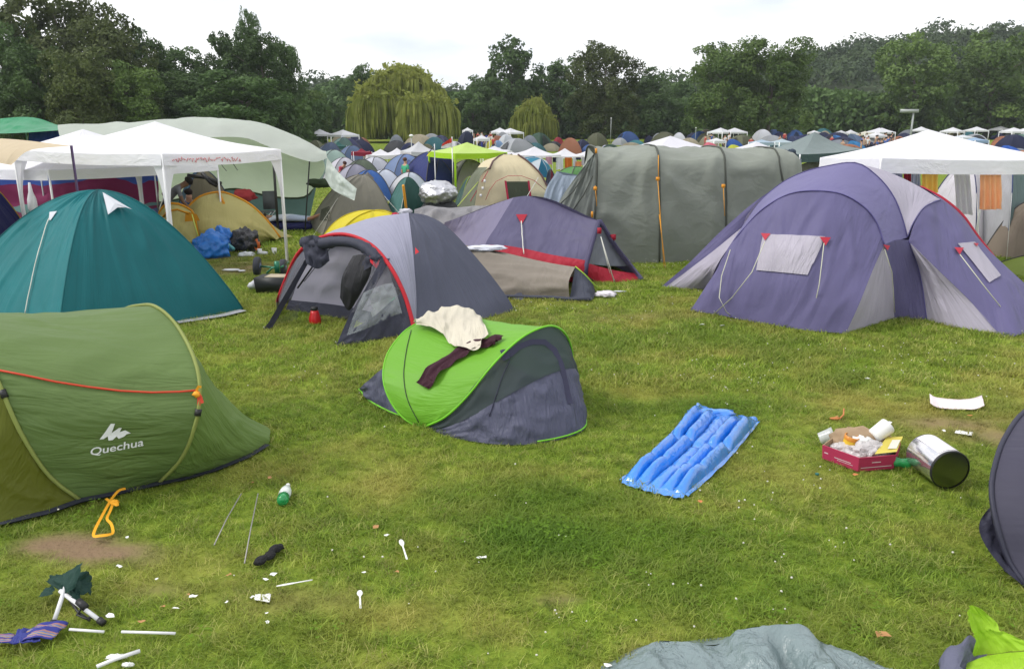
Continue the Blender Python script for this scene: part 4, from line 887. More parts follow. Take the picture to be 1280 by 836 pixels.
# ---- tall olive-grey tunnel tent
def olive():
    T = Thing('tunnel_tent', 'tall olive grey tunnel tent with three hoop seams and orange guy ropes', 'tent', (3.7, 17.4, 0), None, ctr=(3.7, 17.6, .8))
    og = fabric(srgb(134, 139, 130, 1.0), .6, .12, .4, 4, key='olive_grey', var=.05, fold=(1.6, 13), fs=.8); sm = fabric(srgb(84, 88, 80, .7), .6, 0, .1, key='hoop_cover'); lg = fabric(srgb(140, 146, 140, .78), .65, .15, .4, 5, key='pale_grey')
    def hoop(xt, yt, xb, Yf, dp, last=False):
        g = P(xb, 330, Yf); g.z = TZ(g.x, Yf) - .02; tp = P(xt, yt, Yf + .25); X_ = tp.x
        return C_([V((g.x, Yf, g.z)), V((g.x * .5 + X_ * .5, Yf - .06, 1.0)), V((X_, Yf + .02, tp.z - .28)), V((X_, Yf + .25, tp.z)), V((X_, Yf + .8, tp.z + .10)), V((X_, Yf + dp - .5, tp.z - .05)), V((X_, Yf + dp, 1.1)), V((X_, Yf + dp + .05, g.z))])
    hs = [hoop(745, 191.5, 741, 16.2, 2.9), hoop(822, 190.5, 824, 16.2, 3), hoop(904, 192, 906, 16.4, 3), hoop(972, 193, 990, 16.8, 2.9)]
    for i in range(3):
        a, b = hs[i], hs[i + 1]
        sheet(T, 'wall_panel', lambda u, v: a(v).lerp(b(v), u) - V((0, 0, .05)) * math.sin(PI * u) * (1 if v > .3 and v < .6 else 0), 30, 70, og, .04, (.06, 1.6, 9, 3 + i * 4))
    for h in hs: seam(T, lambda t, h=h: h(t) + V((0, -.012 if t < .35 else 0, .012)), .022, sm, 40, 'hoop_seam')
    # rounded right end, running out behind the violet tent
    a = hs[3]; sheet(T, 'end_panel', lambda u, v: a(v).lerp(V((P(990, 230, 17.4).x + .1 * math.sin(PI * v), 17.6 + (v - .5) * 2.6, a(v).z * (.90 if .1 < v < .9 else 1))), u), 14, 40, og, -.08, (.03, 2, 10, 8))
    # sloping gable at the left, hung in folds
    a = hs[0]; tip = [P(690, 266, 16.6), P(700, 246, 16.5), P(717, 225, 16.35), P(735, 205, 16.2)]
    lft = C_([G(664, 324), P(676, 290, 16.7), P(692, 264, 16.6), P(712, 232, 16.5), P(742, 193, 16.3)])
    ed = C_([a(0), a(.12), a(.2), a(.30), a(.36)])
    sheet(T, 'gable_panel', lambda u, v: lft(v).lerp(ed(v), u), 30, 40, lg, 0, (.055, 7, 2, 5), fade=True)
    sheet(T, 'gable_back', lambda u, v: lft(v).lerp(C_([V((a(0).x, 19.1, -.05)), V((a(0).x, 19, 1.1)), a(.6)])(v), u), 12, 12, og)
    tube(T, 'gable_fold', [P(692, 263, 16.35), P(716, 240, 16.3), P(735, 212, 16.2)], .012, sm, 5); tube(T, 'gable_fold', [P(714, 266, 16.3), P(730, 243, 16.2), P(741, 220, 16.1)], .012, sm, 5)
    org = solid((.75, .30, .02), .5, key='orange_toggle')
    for x, y, x2, y2, xb, yb in ((744, 232, 746, 238, 746, 258), (822, 222, 822, 226, 830, 335), (904, 230, 906, 235, 906, 270)):
        T.part('toggle', *box_geo(P(x, y2, 15.9), .06, .04, .07, .3), org)
        e = G(xb, yb) if yb > 300 else P(xb, yb, 16.0); rod(T, 'guy_line', P(x, y, 16.05), e, .007, ROPE_O)
    rod(T, 'guy_line', P(824, 268, 16.0), G(832, 336), .007, ROPE_O); rod(T, 'guy_line', P(823, 194, 16.1), P(823, 222, 16.0), .008, ROPE_O); peg(T, G(831, 336), STEEL)
    T.part('tie', *box_geo(P(740, 272, 16.1), .04, .04, .12), org); T.part('pole_tip', *box_geo(P(745, 192, 16.4), .04, .04, .10), org)
    keep(V((1.6, 16.3)), V((6, 16.4)), V((6.5, 19.5)), V((1.6, 19.5)))
olive()

# ---- large violet family tent
def violet():
    T = Thing('family_tent', 'large violet family tent with lilac gussets and closed window flap', 'tent', (5.0, 12.4, 0), None, ctr=(5.2, 12.9, .3))
    vi = fabric(srgb(110, 105, 148, .80), .6, .13, .26, 2.5, key='violet_nylon', var=.05); tp = fabric(srgb(124, 119, 164, .82), .6, .13, .2, 2.5, key='violet_roof', var=.04); lc = fabric(srgb(184, 178, 194, .90), .6, .18, .22, 2.5, key='lilac_gusset', var=.04); red = fabric((.42, .025, .05), .6, .03, .1, key='crimson_trim'); sm = fabric(srgb(92, 86, 142, .74), .6, 0, .1, key='violet_seam')
    J = P(1134, 297, 11.55)
    A0, A1, A2 = G(863, 388), G(1057, 417), G(1118, 397)
    arch = C_([P(897, 336, 12.05), P(912, 308, 12.0), P(929, 286, 11.95), P(952, 262, 11.9), P(982, 244, 11.8), P(1012, 238.5, 11.65), P(1050, 242, 11.5), P(1079, 258, 11.4), P(1096, 279, 11.3), P(1105, 306, 11.15)])
    F_ = coons(C_([A0, G(905, 395), G(955, 405), G(1010, 413), A1]), arch, C_([A0, P(880, 362, 11.95), P(897, 336, 12.05)]), C_([A1, P(1074, 380, 10.6), P(1090, 340, 10.85), P(1105, 306, 11.15)]))
    sheet(T, 'front_panel', F_, 70, 60, vi, -.05, (.030, 10, 2.2, 2))
    gus = C_([A2, P(1117, 360, 11.35), P(1112, 330, 11.25), P(1105, 306, 11.15)]); gl = C_([A1, P(1074, 380, 10.6), P(1090, 340, 10.85), P(1105, 306, 11.15)])
    sheet(T, 'gusset', coons(C_([A1, G(1085, 408), A2]), const(P(1105, 306, 11.15)), gl, gus), 20, 30, lc, .02, (.010, 3, 2, 4))
    ridge = C_([P(925, 292, 13.2), P(945, 258, 13.0), P(970, 234, 12.9), P(1000, 217, 12.7), P(1036, 207.5, 12.5), P(1072, 204.5, 12.3), P(1100, 224, 12.05), P(1118, 248, 11.85), P(1128, 274, 11.7), J])
    lowr = C_([P(897, 336, 12.05), P(912, 308, 12.0), P(929, 286, 11.95), P(952, 262, 11.9), P(982, 244, 11.8), P(1012, 238.5, 11.65), P(1050, 242, 11.5), P(1079, 258, 11.4), P(1096, 279, 11.3), P(1105, 306, 11.15)])
    sheet(T, 'roof_panel', lambda u, v: lowr(u).lerp(ridge(u), v), 60, 24, tp, .0, (.010, 5, 2, 5))
    # right of the gusset: violet panel down to the notch
    sheet(T, 'notch_panel', coons(C_([A2, G(1137, 398), G(1158, 400)]), C_([P(1105, 306, 11.15), P(1120, 300, 11.35), P(1136, 300, 11.5)]), gus, C_([G(1158, 400), P(1150, 345, 11.5), P(1136, 300, 11.5)])), 16, 30, vi, .03, (.012, 3, 2, 9))
    # top lilac triangle between roof and right lobe
    tri_t = C_([P(1072, 204.5, 12.3), P(1107, 214, 12.4), P(1143, 230, 12.4), P(1176, 250, 12.2)])
    tri_l = C_([J, P(1128, 274, 11.7), P(1118, 248, 11.85), P(1100, 224, 12.05), P(1072, 204.5, 12.3)]); tri_r = C_([J, P(1142, 278, 11.6), P(1156, 259, 11.85), P(1176, 250, 12.2)])
    sheet(T, 'roof_gusset', coons(const(J), tri_t, tri_l, tri_r), 24, 24, lc, .0, (.008, 2, 2, 4))
    # right lobe
    L0, L1 = G(1158, 400), G(1250, 417); L2 = G(1276, 418); L3 = G(1330, 396)
    t2l = C_([L0, P(1150, 345, 11.5), P(1136, 302, 11.5)]); t2r = C_([L1, P(1212, 376, 10.9), P(1170, 335, 11.2), P(1136, 302, 11.5)])
    sheet(T, 'gusset', coons(C_([L0, G(1200, 410), L1]), const(P(1136, 302, 11.5)), t2l, t2r), 20, 28, lc, .02, (.010, 3, 2, 6))
    lob = C_([P(1136, 300, 11.5), P(1144, 277, 11.6), P(1157, 259, 11.85), P(1176, 250, 12.2), P(1196, 268, 12.1), P(1218, 295, 11.95), P(1252, 328, 11.7), P(1290, 362, 11.5), L3])
    lb = C_([P(1136, 302, 11.5), P(1170, 335, 11.2), P(1212, 376, 10.9), L1, L2, L3])
    sheet(T, 'lobe_panel', lambda u, v: lb(u).lerp(lob(u), v), 50, 36, vi, -.03, (.024, 8, 2, 7))
    # red-edged rear edge
    rr = C_([P(1060, 206, 12.9), P(1136, 229.5, 12.9), P(1158, 238, 12.9), P(1180, 250, 12.8), P(1203, 270, 12.7), P(1226, 302, 12.6), P(1262, 345, 12.5), G(1310, 385)])
    sheet(T, 'rear_panel', lambda u, v: C_([P(1072, 204.5, 12.3), P(1107, 214, 12.4), P(1143, 230, 12.4), P(1176, 250, 12.2), P(1218, 295, 11.95), P(1252, 328, 11.7), P(1290, 362, 11.5), L3])(u).lerp(rr(u), v), 40, 8, vi)
    tube(T, 'red_edge', along(lambda t: rr(.3 + .7 * t), 30), .035, red, 6)
    # left wing
    W0, W1 = G(827, 358), G(884, 362)
    wo = C_([W0, P(862, 328, 13.6), P(900, 290, 13.4), P(940, 255, 13.1), P(966, 237, 12.95)]); wi = C_([W0 + V((.06, -.05, 0)), P(868, 332, 13.5), P(900, 307, 13.3), P(928, 284, 13.15)])
    sheet(T, 'wing_panel', lambda u, v: wi(v).lerp(wo(v), u), 10, 30, vi, 0, (.01, 2, 3, 3))
    sheet(T, 'wing_gusset', coons(C_([W0, G(855, 361), W1]), C_([P(928, 284, 13.1), P(932, 284, 13.05)]), wi, C_([W1, P(900, 325, 12.7), P(932, 284, 12.9)])), 24, 24, lc, .02, (.018, 4, 3, 6))
    sheet(T, 'wing_panel', coons(C_([W1, G(875, 385)]), C_([P(932, 284, 12.9), P(930, 288, 12.1)])), 10, 16, vi)
    sheet(T, 'wing_gusset', coons(C_([P(928, 284, 13.1), P(947, 262, 13.05), P(974, 236, 12.95)]), C_([P(933, 270, 13.05), P(950, 250, 13.0), P(972, 233.5, 12.9)])), 14, 4, lc)
    # back, not seen from here
    bk = C_([G(866, 357), V((4.2, 15.0, 0)), V((6.5, 15.8, 0)), V((8.3, 14.4, 0)), L3]); bt = C_([P(966, 239, 13.0), P(1036, 209.5, 12.6), P(1072, 206.5, 12.9), P(1180, 250, 12.8), P(1262, 345, 12.5)])
    sheet(T, 'back_panel', lambda u, v: bk(u).lerp(bt(u), v) + V((0, .25, .0)) * math.sin(PI * v) * math.sin(PI * u), 30, 20, vi)
    for c in (arch, C_([P(1136, 302, 11.5), P(1150, 345, 11.5), L0])): seam(T, lambda t, c=c: c(t) + V((0, -.012, 0)), .010, sm, 40)
    for c in (ridge, tri_r): seam(T, lambda t, c=c: c(t) + V((0, -.006, .006)), .008, sm, 30)
    # window flaps, red patches, guy lines
    wf = fabric(srgb(184, 178, 192, .88), .7, .1, .15, 8, key='window_flap')
    decal(T, 'window_flap', ((954, 293), (1031, 296), (1010, 344), (946, 338)), wf, 16, 12, .02, bulge=.03)
    decal(T, 'window_flap', ((1196, 305), (1217, 303), (1250, 345), (1236, 354)), wf, 10, 12, .02, bulge=.02)
    for x, y, s in ((958, 296, 6), (1031, 301, 7), (1106, 309, 4), (1197, 314, 6), (1218, 307, 3)):
        c = T.shoot(x, y, .03)
        if c: T.part('guy_patch', [T.shoot(x - s, y - s * .6, .03) or c, T.shoot(x + s, y - s * .5, .03) or c, T.shoot(x, y + s, .04) or c], [(0, 1, 2)], red)
    cord = solid((.50, .50, .40), .7, key='cord')
    tube(T, 'guy_line', [P(956, 302, 11.2), P(940, 340, 11.1), P(915, 372, 11.2), G(892, 393)], .007, cord, 5)
    tube(T, 'guy_line', [P(913, 312, 11.75), P(902, 345, 11.6), P(899, 372, 11.4), P(908, 390, 11.2), G(914, 395)], .007, cord, 5)
    tube(T, 'guy_line', [P(1030, 304, 10.95), P(1024, 355, 10.75), G(1013, 409)], .007, cord, 5)
    tube(T, 'guy_line', [P(1106, 312, 10.95), P(1115, 340, 11.1), P(1117, 370, 11.2), G(1119, 396)], .006, cord, 5)
    tube(T, 'guy_line', [P(1200, 318, 11.1), P(1232, 360, 10.8), G(1272, 410)], .007, cord, 5)
    for p in (A0, A1, L2, W0, G(892, 393), G(1013, 409)): peg(T, p, STEEL)
    keep(A0, A1, A2, L0, L1, L2, L3, V((8.3, 14.4, 0)), V((3.6, 15.6, 0)), W0, W1)
violet()

# ---- dark tent cut by the right edge
def right_tent():
    T = Thing('tunnel_tent', 'dark charcoal tent cut by the right edge, its hoop end facing left', 'tent', (3.6, 4.9, 0), None, ctr=(3.7, 5.0, .3))
    ch = fabric(srgb(74, 72, 90, .80), .55, .1, .2, 3, key='charcoal_fly', var=.05); ed = fabric(srgb(60, 60, 76, .8), .55, 0, .2, key='charcoal_edge')
    hp = C_([G(1285, 733), P(1262, 700, 4.55), P(1247, 655, 4.65), P(1240, 610, 4.8), P(1246, 575, 4.95), P(1258, 545, 5.15), P(1282, 514, 5.4), P(1330, 488, 5.7), P(1390, 490, 6.0), P(1430, 540, 6.2), V((4.5, 6.3, 0))])
    gl = C_([V((4.6, 3.9, 0)), V((4.8, 4.2, .7)), V((5.0, 4.8, 1.15)), V((5.2, 5.4, 1.05)), V((5.5, 6.2, 0))])
    sheet(T, 'fly', lambda u, v: hp(u).lerp(gl(u), v) + V((0, -.05, .05)) * math.sin(PI * v), 50, 24, ch, -.03, (.012, 4, 3, 3))
    sheet(T, 'end_panel', lambda u, v: hp(u).lerp(V((3.6 + .6 * u, 4.5 + 1.6 * u, 0)), v) + V((-.05, 0, 0)) * math.sin(PI * v), 40, 12, ch, 0, (.012, 4, 3, 6))
    seam(T, lambda t: hp(t) + V((-.01, -.008, 0)), .018, ed, 50, 'hoop_sleeve')
    sk = C_([G(1282, 734), P(1252, 708, 4.48), P(1230, 678, 4.62), P(1224, 655, 4.75), P(1235, 636, 4.85), P(1243, 632, 4.85)]); sk2 = C_([P(1282, 722, 4.5), P(1262, 695, 4.6), P(1248, 664, 4.72), P(1242, 648, 4.8), P(1242, 638, 4.84), P(1244, 632, 4.84)])
    sheet(T, 'skirt', coons(sk, sk2), 24, 6, ed, 0, (.02, 7, 2, 4))
    keep(G(1290, 733), V((3.6, 4.5)), V((4.5, 6.3)), V((6, 6)), V((6, 4)))
right_tent()

# ================================================================ the camp behind
def nylon(c, k=.75, key='tent_nylon', tr=.12, bump=.35): return fabric(srgb(*c, k), .62, tr, bump, 4, key=key, var=.06)
DKP = solid((.05, .05, .055), .6, key='dark_trim')
def bdome(label, x0, x1, yt, Yd, cols, rot=.6, dep=1.0, door=None, sleeve=DKP, q=1.1, cat='tent', name='dome_tent', group='dome tents in the middle of the camp', base=None, big=False, pw=.95, guy=True, vent=None, off=0):
    """a small cross-pole dome of four panels, sleeves, door or vent; measured by where its sides and top show"""
    a, b, t = P(x0, 260, Yd), P(x1, 260, Yd), P((x0 + x1) / 2 + off, yt, Yd); g = TZ(t.x, Yd) if base is None else base; h = t.z - g; w_ = max(b.x - a.x, (1.65 if Yd < 55 else 1.4) * h if Yd > 23 else 0); mx_ = (a.x + b.x) / 2
    if Yd > 23 and q == 1.1: q, pw = 1.25, .80
    T = Thing(name, label, cat, (mx_, Yd, g), group, ctr=(mx_, Yd, g + .2 * h))
    lx, ly = 1.0, dep; cr, sr = math.cos(rot), math.sin(rot); raw = [(-lx, -ly), (lx, -ly), (lx, ly), (-lx, ly)]; rr = [(x * cr - y * sr, x * sr + y * cr) for x, y in raw]; k = w_ / 2 / max(abs(x) for x, y in rr)
    cs = [V((mx_ + x * k, Yd + y * k, g)) for x, y in rr]
    ms = [nylon(c) if isinstance(c, tuple) else c for c in cols]; n = 18 if big else 9
    ar = dome(T, cs, (t.x, Yd, t.z), ms, q, .03 * h, n, n, (.018 * h, 4, 3, x0 % 7), sleeve, sr=.012 if Yd < 30 else .02, pw=pw)
    if door is not None:           # a zipped door with an arched edge sewn on the panel that faces us
        i, dc = door; A, B = ar[i], ar[(i + 1) % 4]; S = lambda u, v: A(v).lerp(B(v), u) + V((0, -.05, .02)) * (1 - .3 * v)
        sheet(T, 'door', lambda u, v: S(.5 + (u - .5) * .62 * (1 - .55 * v * v), .03 + .60 * v * (1 - .35 * (2 * u - 1) ** 2)), 8, 8, nylon(dc) if isinstance(dc, tuple) else dc)
        tube(T, 'door_zip', [S(.5 + .31 * math.sin(s) * (1 - .3 * max(0, math.cos(s))), .03 + .60 * max(0, math.cos(s)) * .95) for s in np.linspace(-PI / 2, PI / 2, 12)], .012, sleeve or DKP, 4)
    if vent:
        A, B = ar[vent[0]], ar[(vent[0] + 1) % 4]; c = A(.8).lerp(B(.8), .5) + V((0, -.08, .02)); s = .12 * h
        T.part('vent_flap', [c + V((-s, 0, -.3 * s)), c + V((0, 0, s * .7)), c + V((s, 0, -.3 * s)), c + V((0, -s * .8, -.5 * s))], [(0, 1, 3), (1, 2, 3)], nylon(vent[1]), smooth=False)
    if guy and Yd < 32:
        for i in (0, 1):
            c = cs[i]; m = ar[i](.45); o_ = (c - V((mx_, Yd, g))).normalized(); tube(T, 'guy_line', [m, c + o_ * .55], .005, ROPE_W, 4)
    if Yd < 27: keep(*cs)
    T.cs = cs; T.ar = ar
    return T
def gazebo(label, cs, eave, apex, col, val=None, vh=.22, leg=None, curtain=False, group='white party gazebos', sag=.06, lr=.02, scall=True, curv=0):
    cs = [V(c) for c in cs]; c0 = sum(cs, V()) / 4; T = Thing('gazebo', label, 'gazebo', c0, group, ctr=c0)
    top = V((c0.x, c0.y, c0.z + apex)) if not isinstance(apex, V) else apex
    ev = eave if isinstance(eave, (list, tuple)) else [eave] * 4
    es = [c + V((0, 0, e)) for c, e in zip(cs, ev)]; mat = col if not isinstance(col, tuple) else nylon(col, .86, 'gazebo_sheet', .18, .18)
    vm_ = val or mat; lm = leg or solid((.78, .78, .79), .4, key='white_pole')
    for i in range(4):
        a, b = es[i], es[(i + 1) % 4]; m = a.lerp(b, .5) - V((0, 0, .05))
        S = lambda u, v: (a.lerp(b, u) - V((0, 0, sag * .7 * math.sin(PI * u) * (1 - v)))).lerp(top, v) - V((0, 0, sag * 1.6 * math.sin(PI * v)))
        sheet(T, 'roof_panel', S, 14, 12, mat, 0, (.012, 3, 5, i))
        o_ = (m - c0); o_.z = 0; o_ = o_.normalized() * .012
        vs = sheet(T, 'valance', lambda u, v: a.lerp(b, u) - V((0, 0, sag * .7 * math.sin(PI * u) + vh * v)) + o_ * (1 + 2 * v) + o_ * (2.2 * noise.noise(V((u * 9, i, 1))) * v), 24, 3, vm_)
    for i, c in enumerate(cs):
        if curtain:
            d1 = (cs[(i + 1) % 4] - c).normalized(); d2 = (cs[i - 1] - c).normalized()
            for d in (d1, d2):
                sheet(T, 'leg_gusset', lambda u, v: c + V((0, 0, .02)) + d * u * (.06 + .30 * max(0, (v - .55) / .45) ** 2.2) + V((0, 0, (ev[i] - .05) * v)), 3, 14, mat)
        T.part('leg', *tube_geo([c - V((0, 0, .03)), c + V((0, 0, ev[i]))], lr, 6), lm)
    return T
def corners(x, y, w_, d_, rot, z=None):
    cr, sr = math.cos(rot), math.sin(rot)
    return [V((x + a * w_ / 2 * cr - b * d_ / 2 * sr, y + a * w_ / 2 * sr + b * d_ / 2 * cr, TZ(x, y) if z is None else z)) for a, b in ((-1, -1), (1, -1), (1, 1), (-1, 1))]
def bgaz(label, x0, x1, ye, ya, Yd, col, rot=.3, group='white gazebos in the middle of the camp', **k):
    a, b = P(x0, ye, Yd), P(x1, ye, Yd); cx = (a.x + b.x) / 2; w_ = (b.x - a.x) / (abs(math.cos(rot)) + abs(math.sin(rot))); g = TZ(cx, Yd)
    return gazebo(label, corners(cx, Yd, w_, w_, rot), max(.9, a.z - g + .05), max(1.3, P(x0, ya, Yd).z - g), col, group=group, **k)
def hang(name, label, cat, x0, x1, y0, y1, Yd, mat, folds=5, amp=.05, group=None, skew=0, n=24, y1b=None, thick=0):
    """cloth hanging from a line, with folds"""
    a, b, c, d = P(x0, y0, Yd), P(x1, y0, Yd), P(x0 + skew, y1, Yd), P(x1 + skew, y1b or y1, Yd)
    vs, uvs = [], []; m = 8
    for j in range(m + 1):
        for i in range(n + 1):
            u, v = i / n, j / m; p = a.lerp(b, u).lerp(c.lerp(d, u), v); p.y += amp * (math.sin(u * folds * 2 * PI + noise.noise(V((u * 3, v, x0))) * 2) * (.3 + .7 * v)); p.z += .03 * v * noise.noise(V((u * 5, 0, x0))); vs.append(p); uvs.append((u, v))
    fs = [(j * (n + 1) + i, j * (n + 1) + i + 1, (j + 1) * (n + 1) + i + 1, (j + 1) * (n + 1) + i) for j in range(m) for i in range(n)]
    return one(name, label, cat, (vs, fs, uvs), mat, group)

# ---------------------------------------------------------------- people
def body_mesh(J, Rd, zones, skin, top, bot, hair):
    """one continuous skinned body from joints; zones split skin, shirt and trousers on its surface"""
    E = [('pelvis', 'waist'), ('waist', 'chest'), ('chest', 'neck'), ('neck', 'chin'), ('chin', 'head'), ('chest', 'shl'), ('shl', 'ell'), ('ell', 'wrl'), ('wrl', 'hal'), ('chest', 'shr'), ('shr', 'elr'), ('elr', 'wrr'), ('wrr', 'har'),
         ('pelvis', 'hipl'), ('hipl', 'knl'), ('knl', 'anl'), ('anl', 'tol'), ('pelvis', 'hipr'), ('hipr', 'knr'), ('knr', 'anr'), ('anr', 'tor')]
    ks = list(J); me = bpy.data.meshes.new('body'); me.from_pydata([J[k] for k in ks], [(ks.index(a), ks.index(b)) for a, b in E], [])
    o = bpy.data.objects.new('body_form', me); COL.objects.link(o); md = o.modifiers.new('s', 'SKIN'); 
    for k, v in zip(ks, me.skin_vertices[0].data): v.radius = Rd[k] if isinstance(Rd[k], tuple) else (Rd[k], Rd[k]); v.use_root = k == 'pelvis'
    ss = o.modifiers.new('d', 'SUBSURF'); ss.levels = 1; ss.render_levels = 1
    dg = bpy.context.evaluated_depsgraph_get(); out_ = bpy.data.meshes.new_from_object(o.evaluated_get(dg)); bpy.data.objects.remove(o)
    out_.materials.clear(); [out_.materials.append(m) for m in (skin, top, bot)]
    seg = [(V(J[a]), V(J[b]), zones.get((a, b), 0)) for a, b in E]
    for p in out_.polygons:
        best = (9, 0); p.use_smooth = True
        for a, b, z in seg:
            d = b - a; t = max(0, min(1, (p.center - a).dot(d) / max(1e-6, d.length_squared))); q = (p.center - a - d * t).length
            if q < best[0]: best = (q, z if isinstance(z, int) else (z[0] if t < z[1] else z[2]))
        p.material_index = best[1]
    return out_
RD = dict(pelvis=(.14, .11), waist=(.125, .10), chest=(.15, .11), neck=.055, chin=.075, head=.09, shl=.065, shr=.065, ell=.042, elr=.042, wrl=.028, wrr=.028, hal=(.04, .02), har=(.04, .02), hipl=.09, hipr=.09, knl=.06, knr=.06, anl=.04, anr=.04, tol=(.045, .03), tor=(.045, .03))
STAND = dict(pelvis=(0, 0, .95), waist=(0, 0, 1.12), chest=(0, 0, 1.35), neck=(0, 0, 1.50), chin=(0, -.02, 1.57), head=(0, -.01, 1.68), shl=(-.18, 0, 1.42), ell=(-.24, .02, 1.14), wrl=(-.25, -.06, .90), hal=(-.25, -.09, .80), shr=(.18, 0, 1.42), elr=(.24, .02, 1.14), wrr=(.24, -.1, .92), har=(.24, -.14, .83),
             hipl=(-.09, 0, .88), knl=(-.10, -.02, .50), anl=(-.11, .02, .09), tol=(-.12, -.13, .04), hipr=(.09, 0, .88), knr=(.11, -.02, .50), anr=(.12, .02, .09), tor=(.14, -.13, .04))
SHIRTZ = {('pelvis', 'waist'): 1, ('waist', 'chest'): 1, ('chest', 'neck'): (1, .7, 0), ('chest', 'shl'): 1, ('chest', 'shr'): 1, ('shl', 'ell'): (1, .5, 0), ('shr', 'elr'): (1, .5, 0), ('pelvis', 'hipl'): 2, ('pelvis', 'hipr'): 2, ('hipl', 'knl'): 2, ('hipr', 'knr'): 2, ('knl', 'anl'): 0, ('knr', 'anr'): 0}
LONG = dict(SHIRTZ); LONG[('knl', 'anl')] = 2; LONG[('knr', 'anr')] = 2
PM = {}
def pmesh(key, J, zones, sk, tp, bt):
    k = (key, sk, tp, bt)
    if k not in PM: PM[k] = body_mesh(J, RD, zones, solid(sk, .6, key='skin'), fabric(tp, .8, 0, .3, 20, key='shirt'), fabric(bt, .8, 0, .3, 20, key='trousers'), None)
    return PM[k]
def person(label, loc, rz, J, zones, sk, tp, bt, hair=(.03, .02, .015), s=1.0, rx=0, group=None, key='a'):
    r = bpy.data.objects.new('person', pmesh(key, J, zones, sk, tp, bt)); COL.objects.link(r); r.location = loc; r.rotation_euler = (rx, 0, rz); r.scale = (s, s, s); tag(r, label, 'person', group)
    h = V(J['head']); n = (h - V(J['chin'])).normalized(); vs, fs = blob_geo((0, 0, 0), (.098, .108, .085), .10, 3, 2, 2, False); q = n.to_track_quat('Z', 'Y').to_matrix(); vs = [q @ v + h + n * .035 + V((0, .02, 0)) for v in vs]
    put('hair', mesh('hair', vs, fs), solid(hair, .9, key='hair'), r); return r
SK1, SK2 = (.50, .28, .19), (.16, .085, .05)
def pose(**k):
    d = dict(STAND); d.update(k); return d

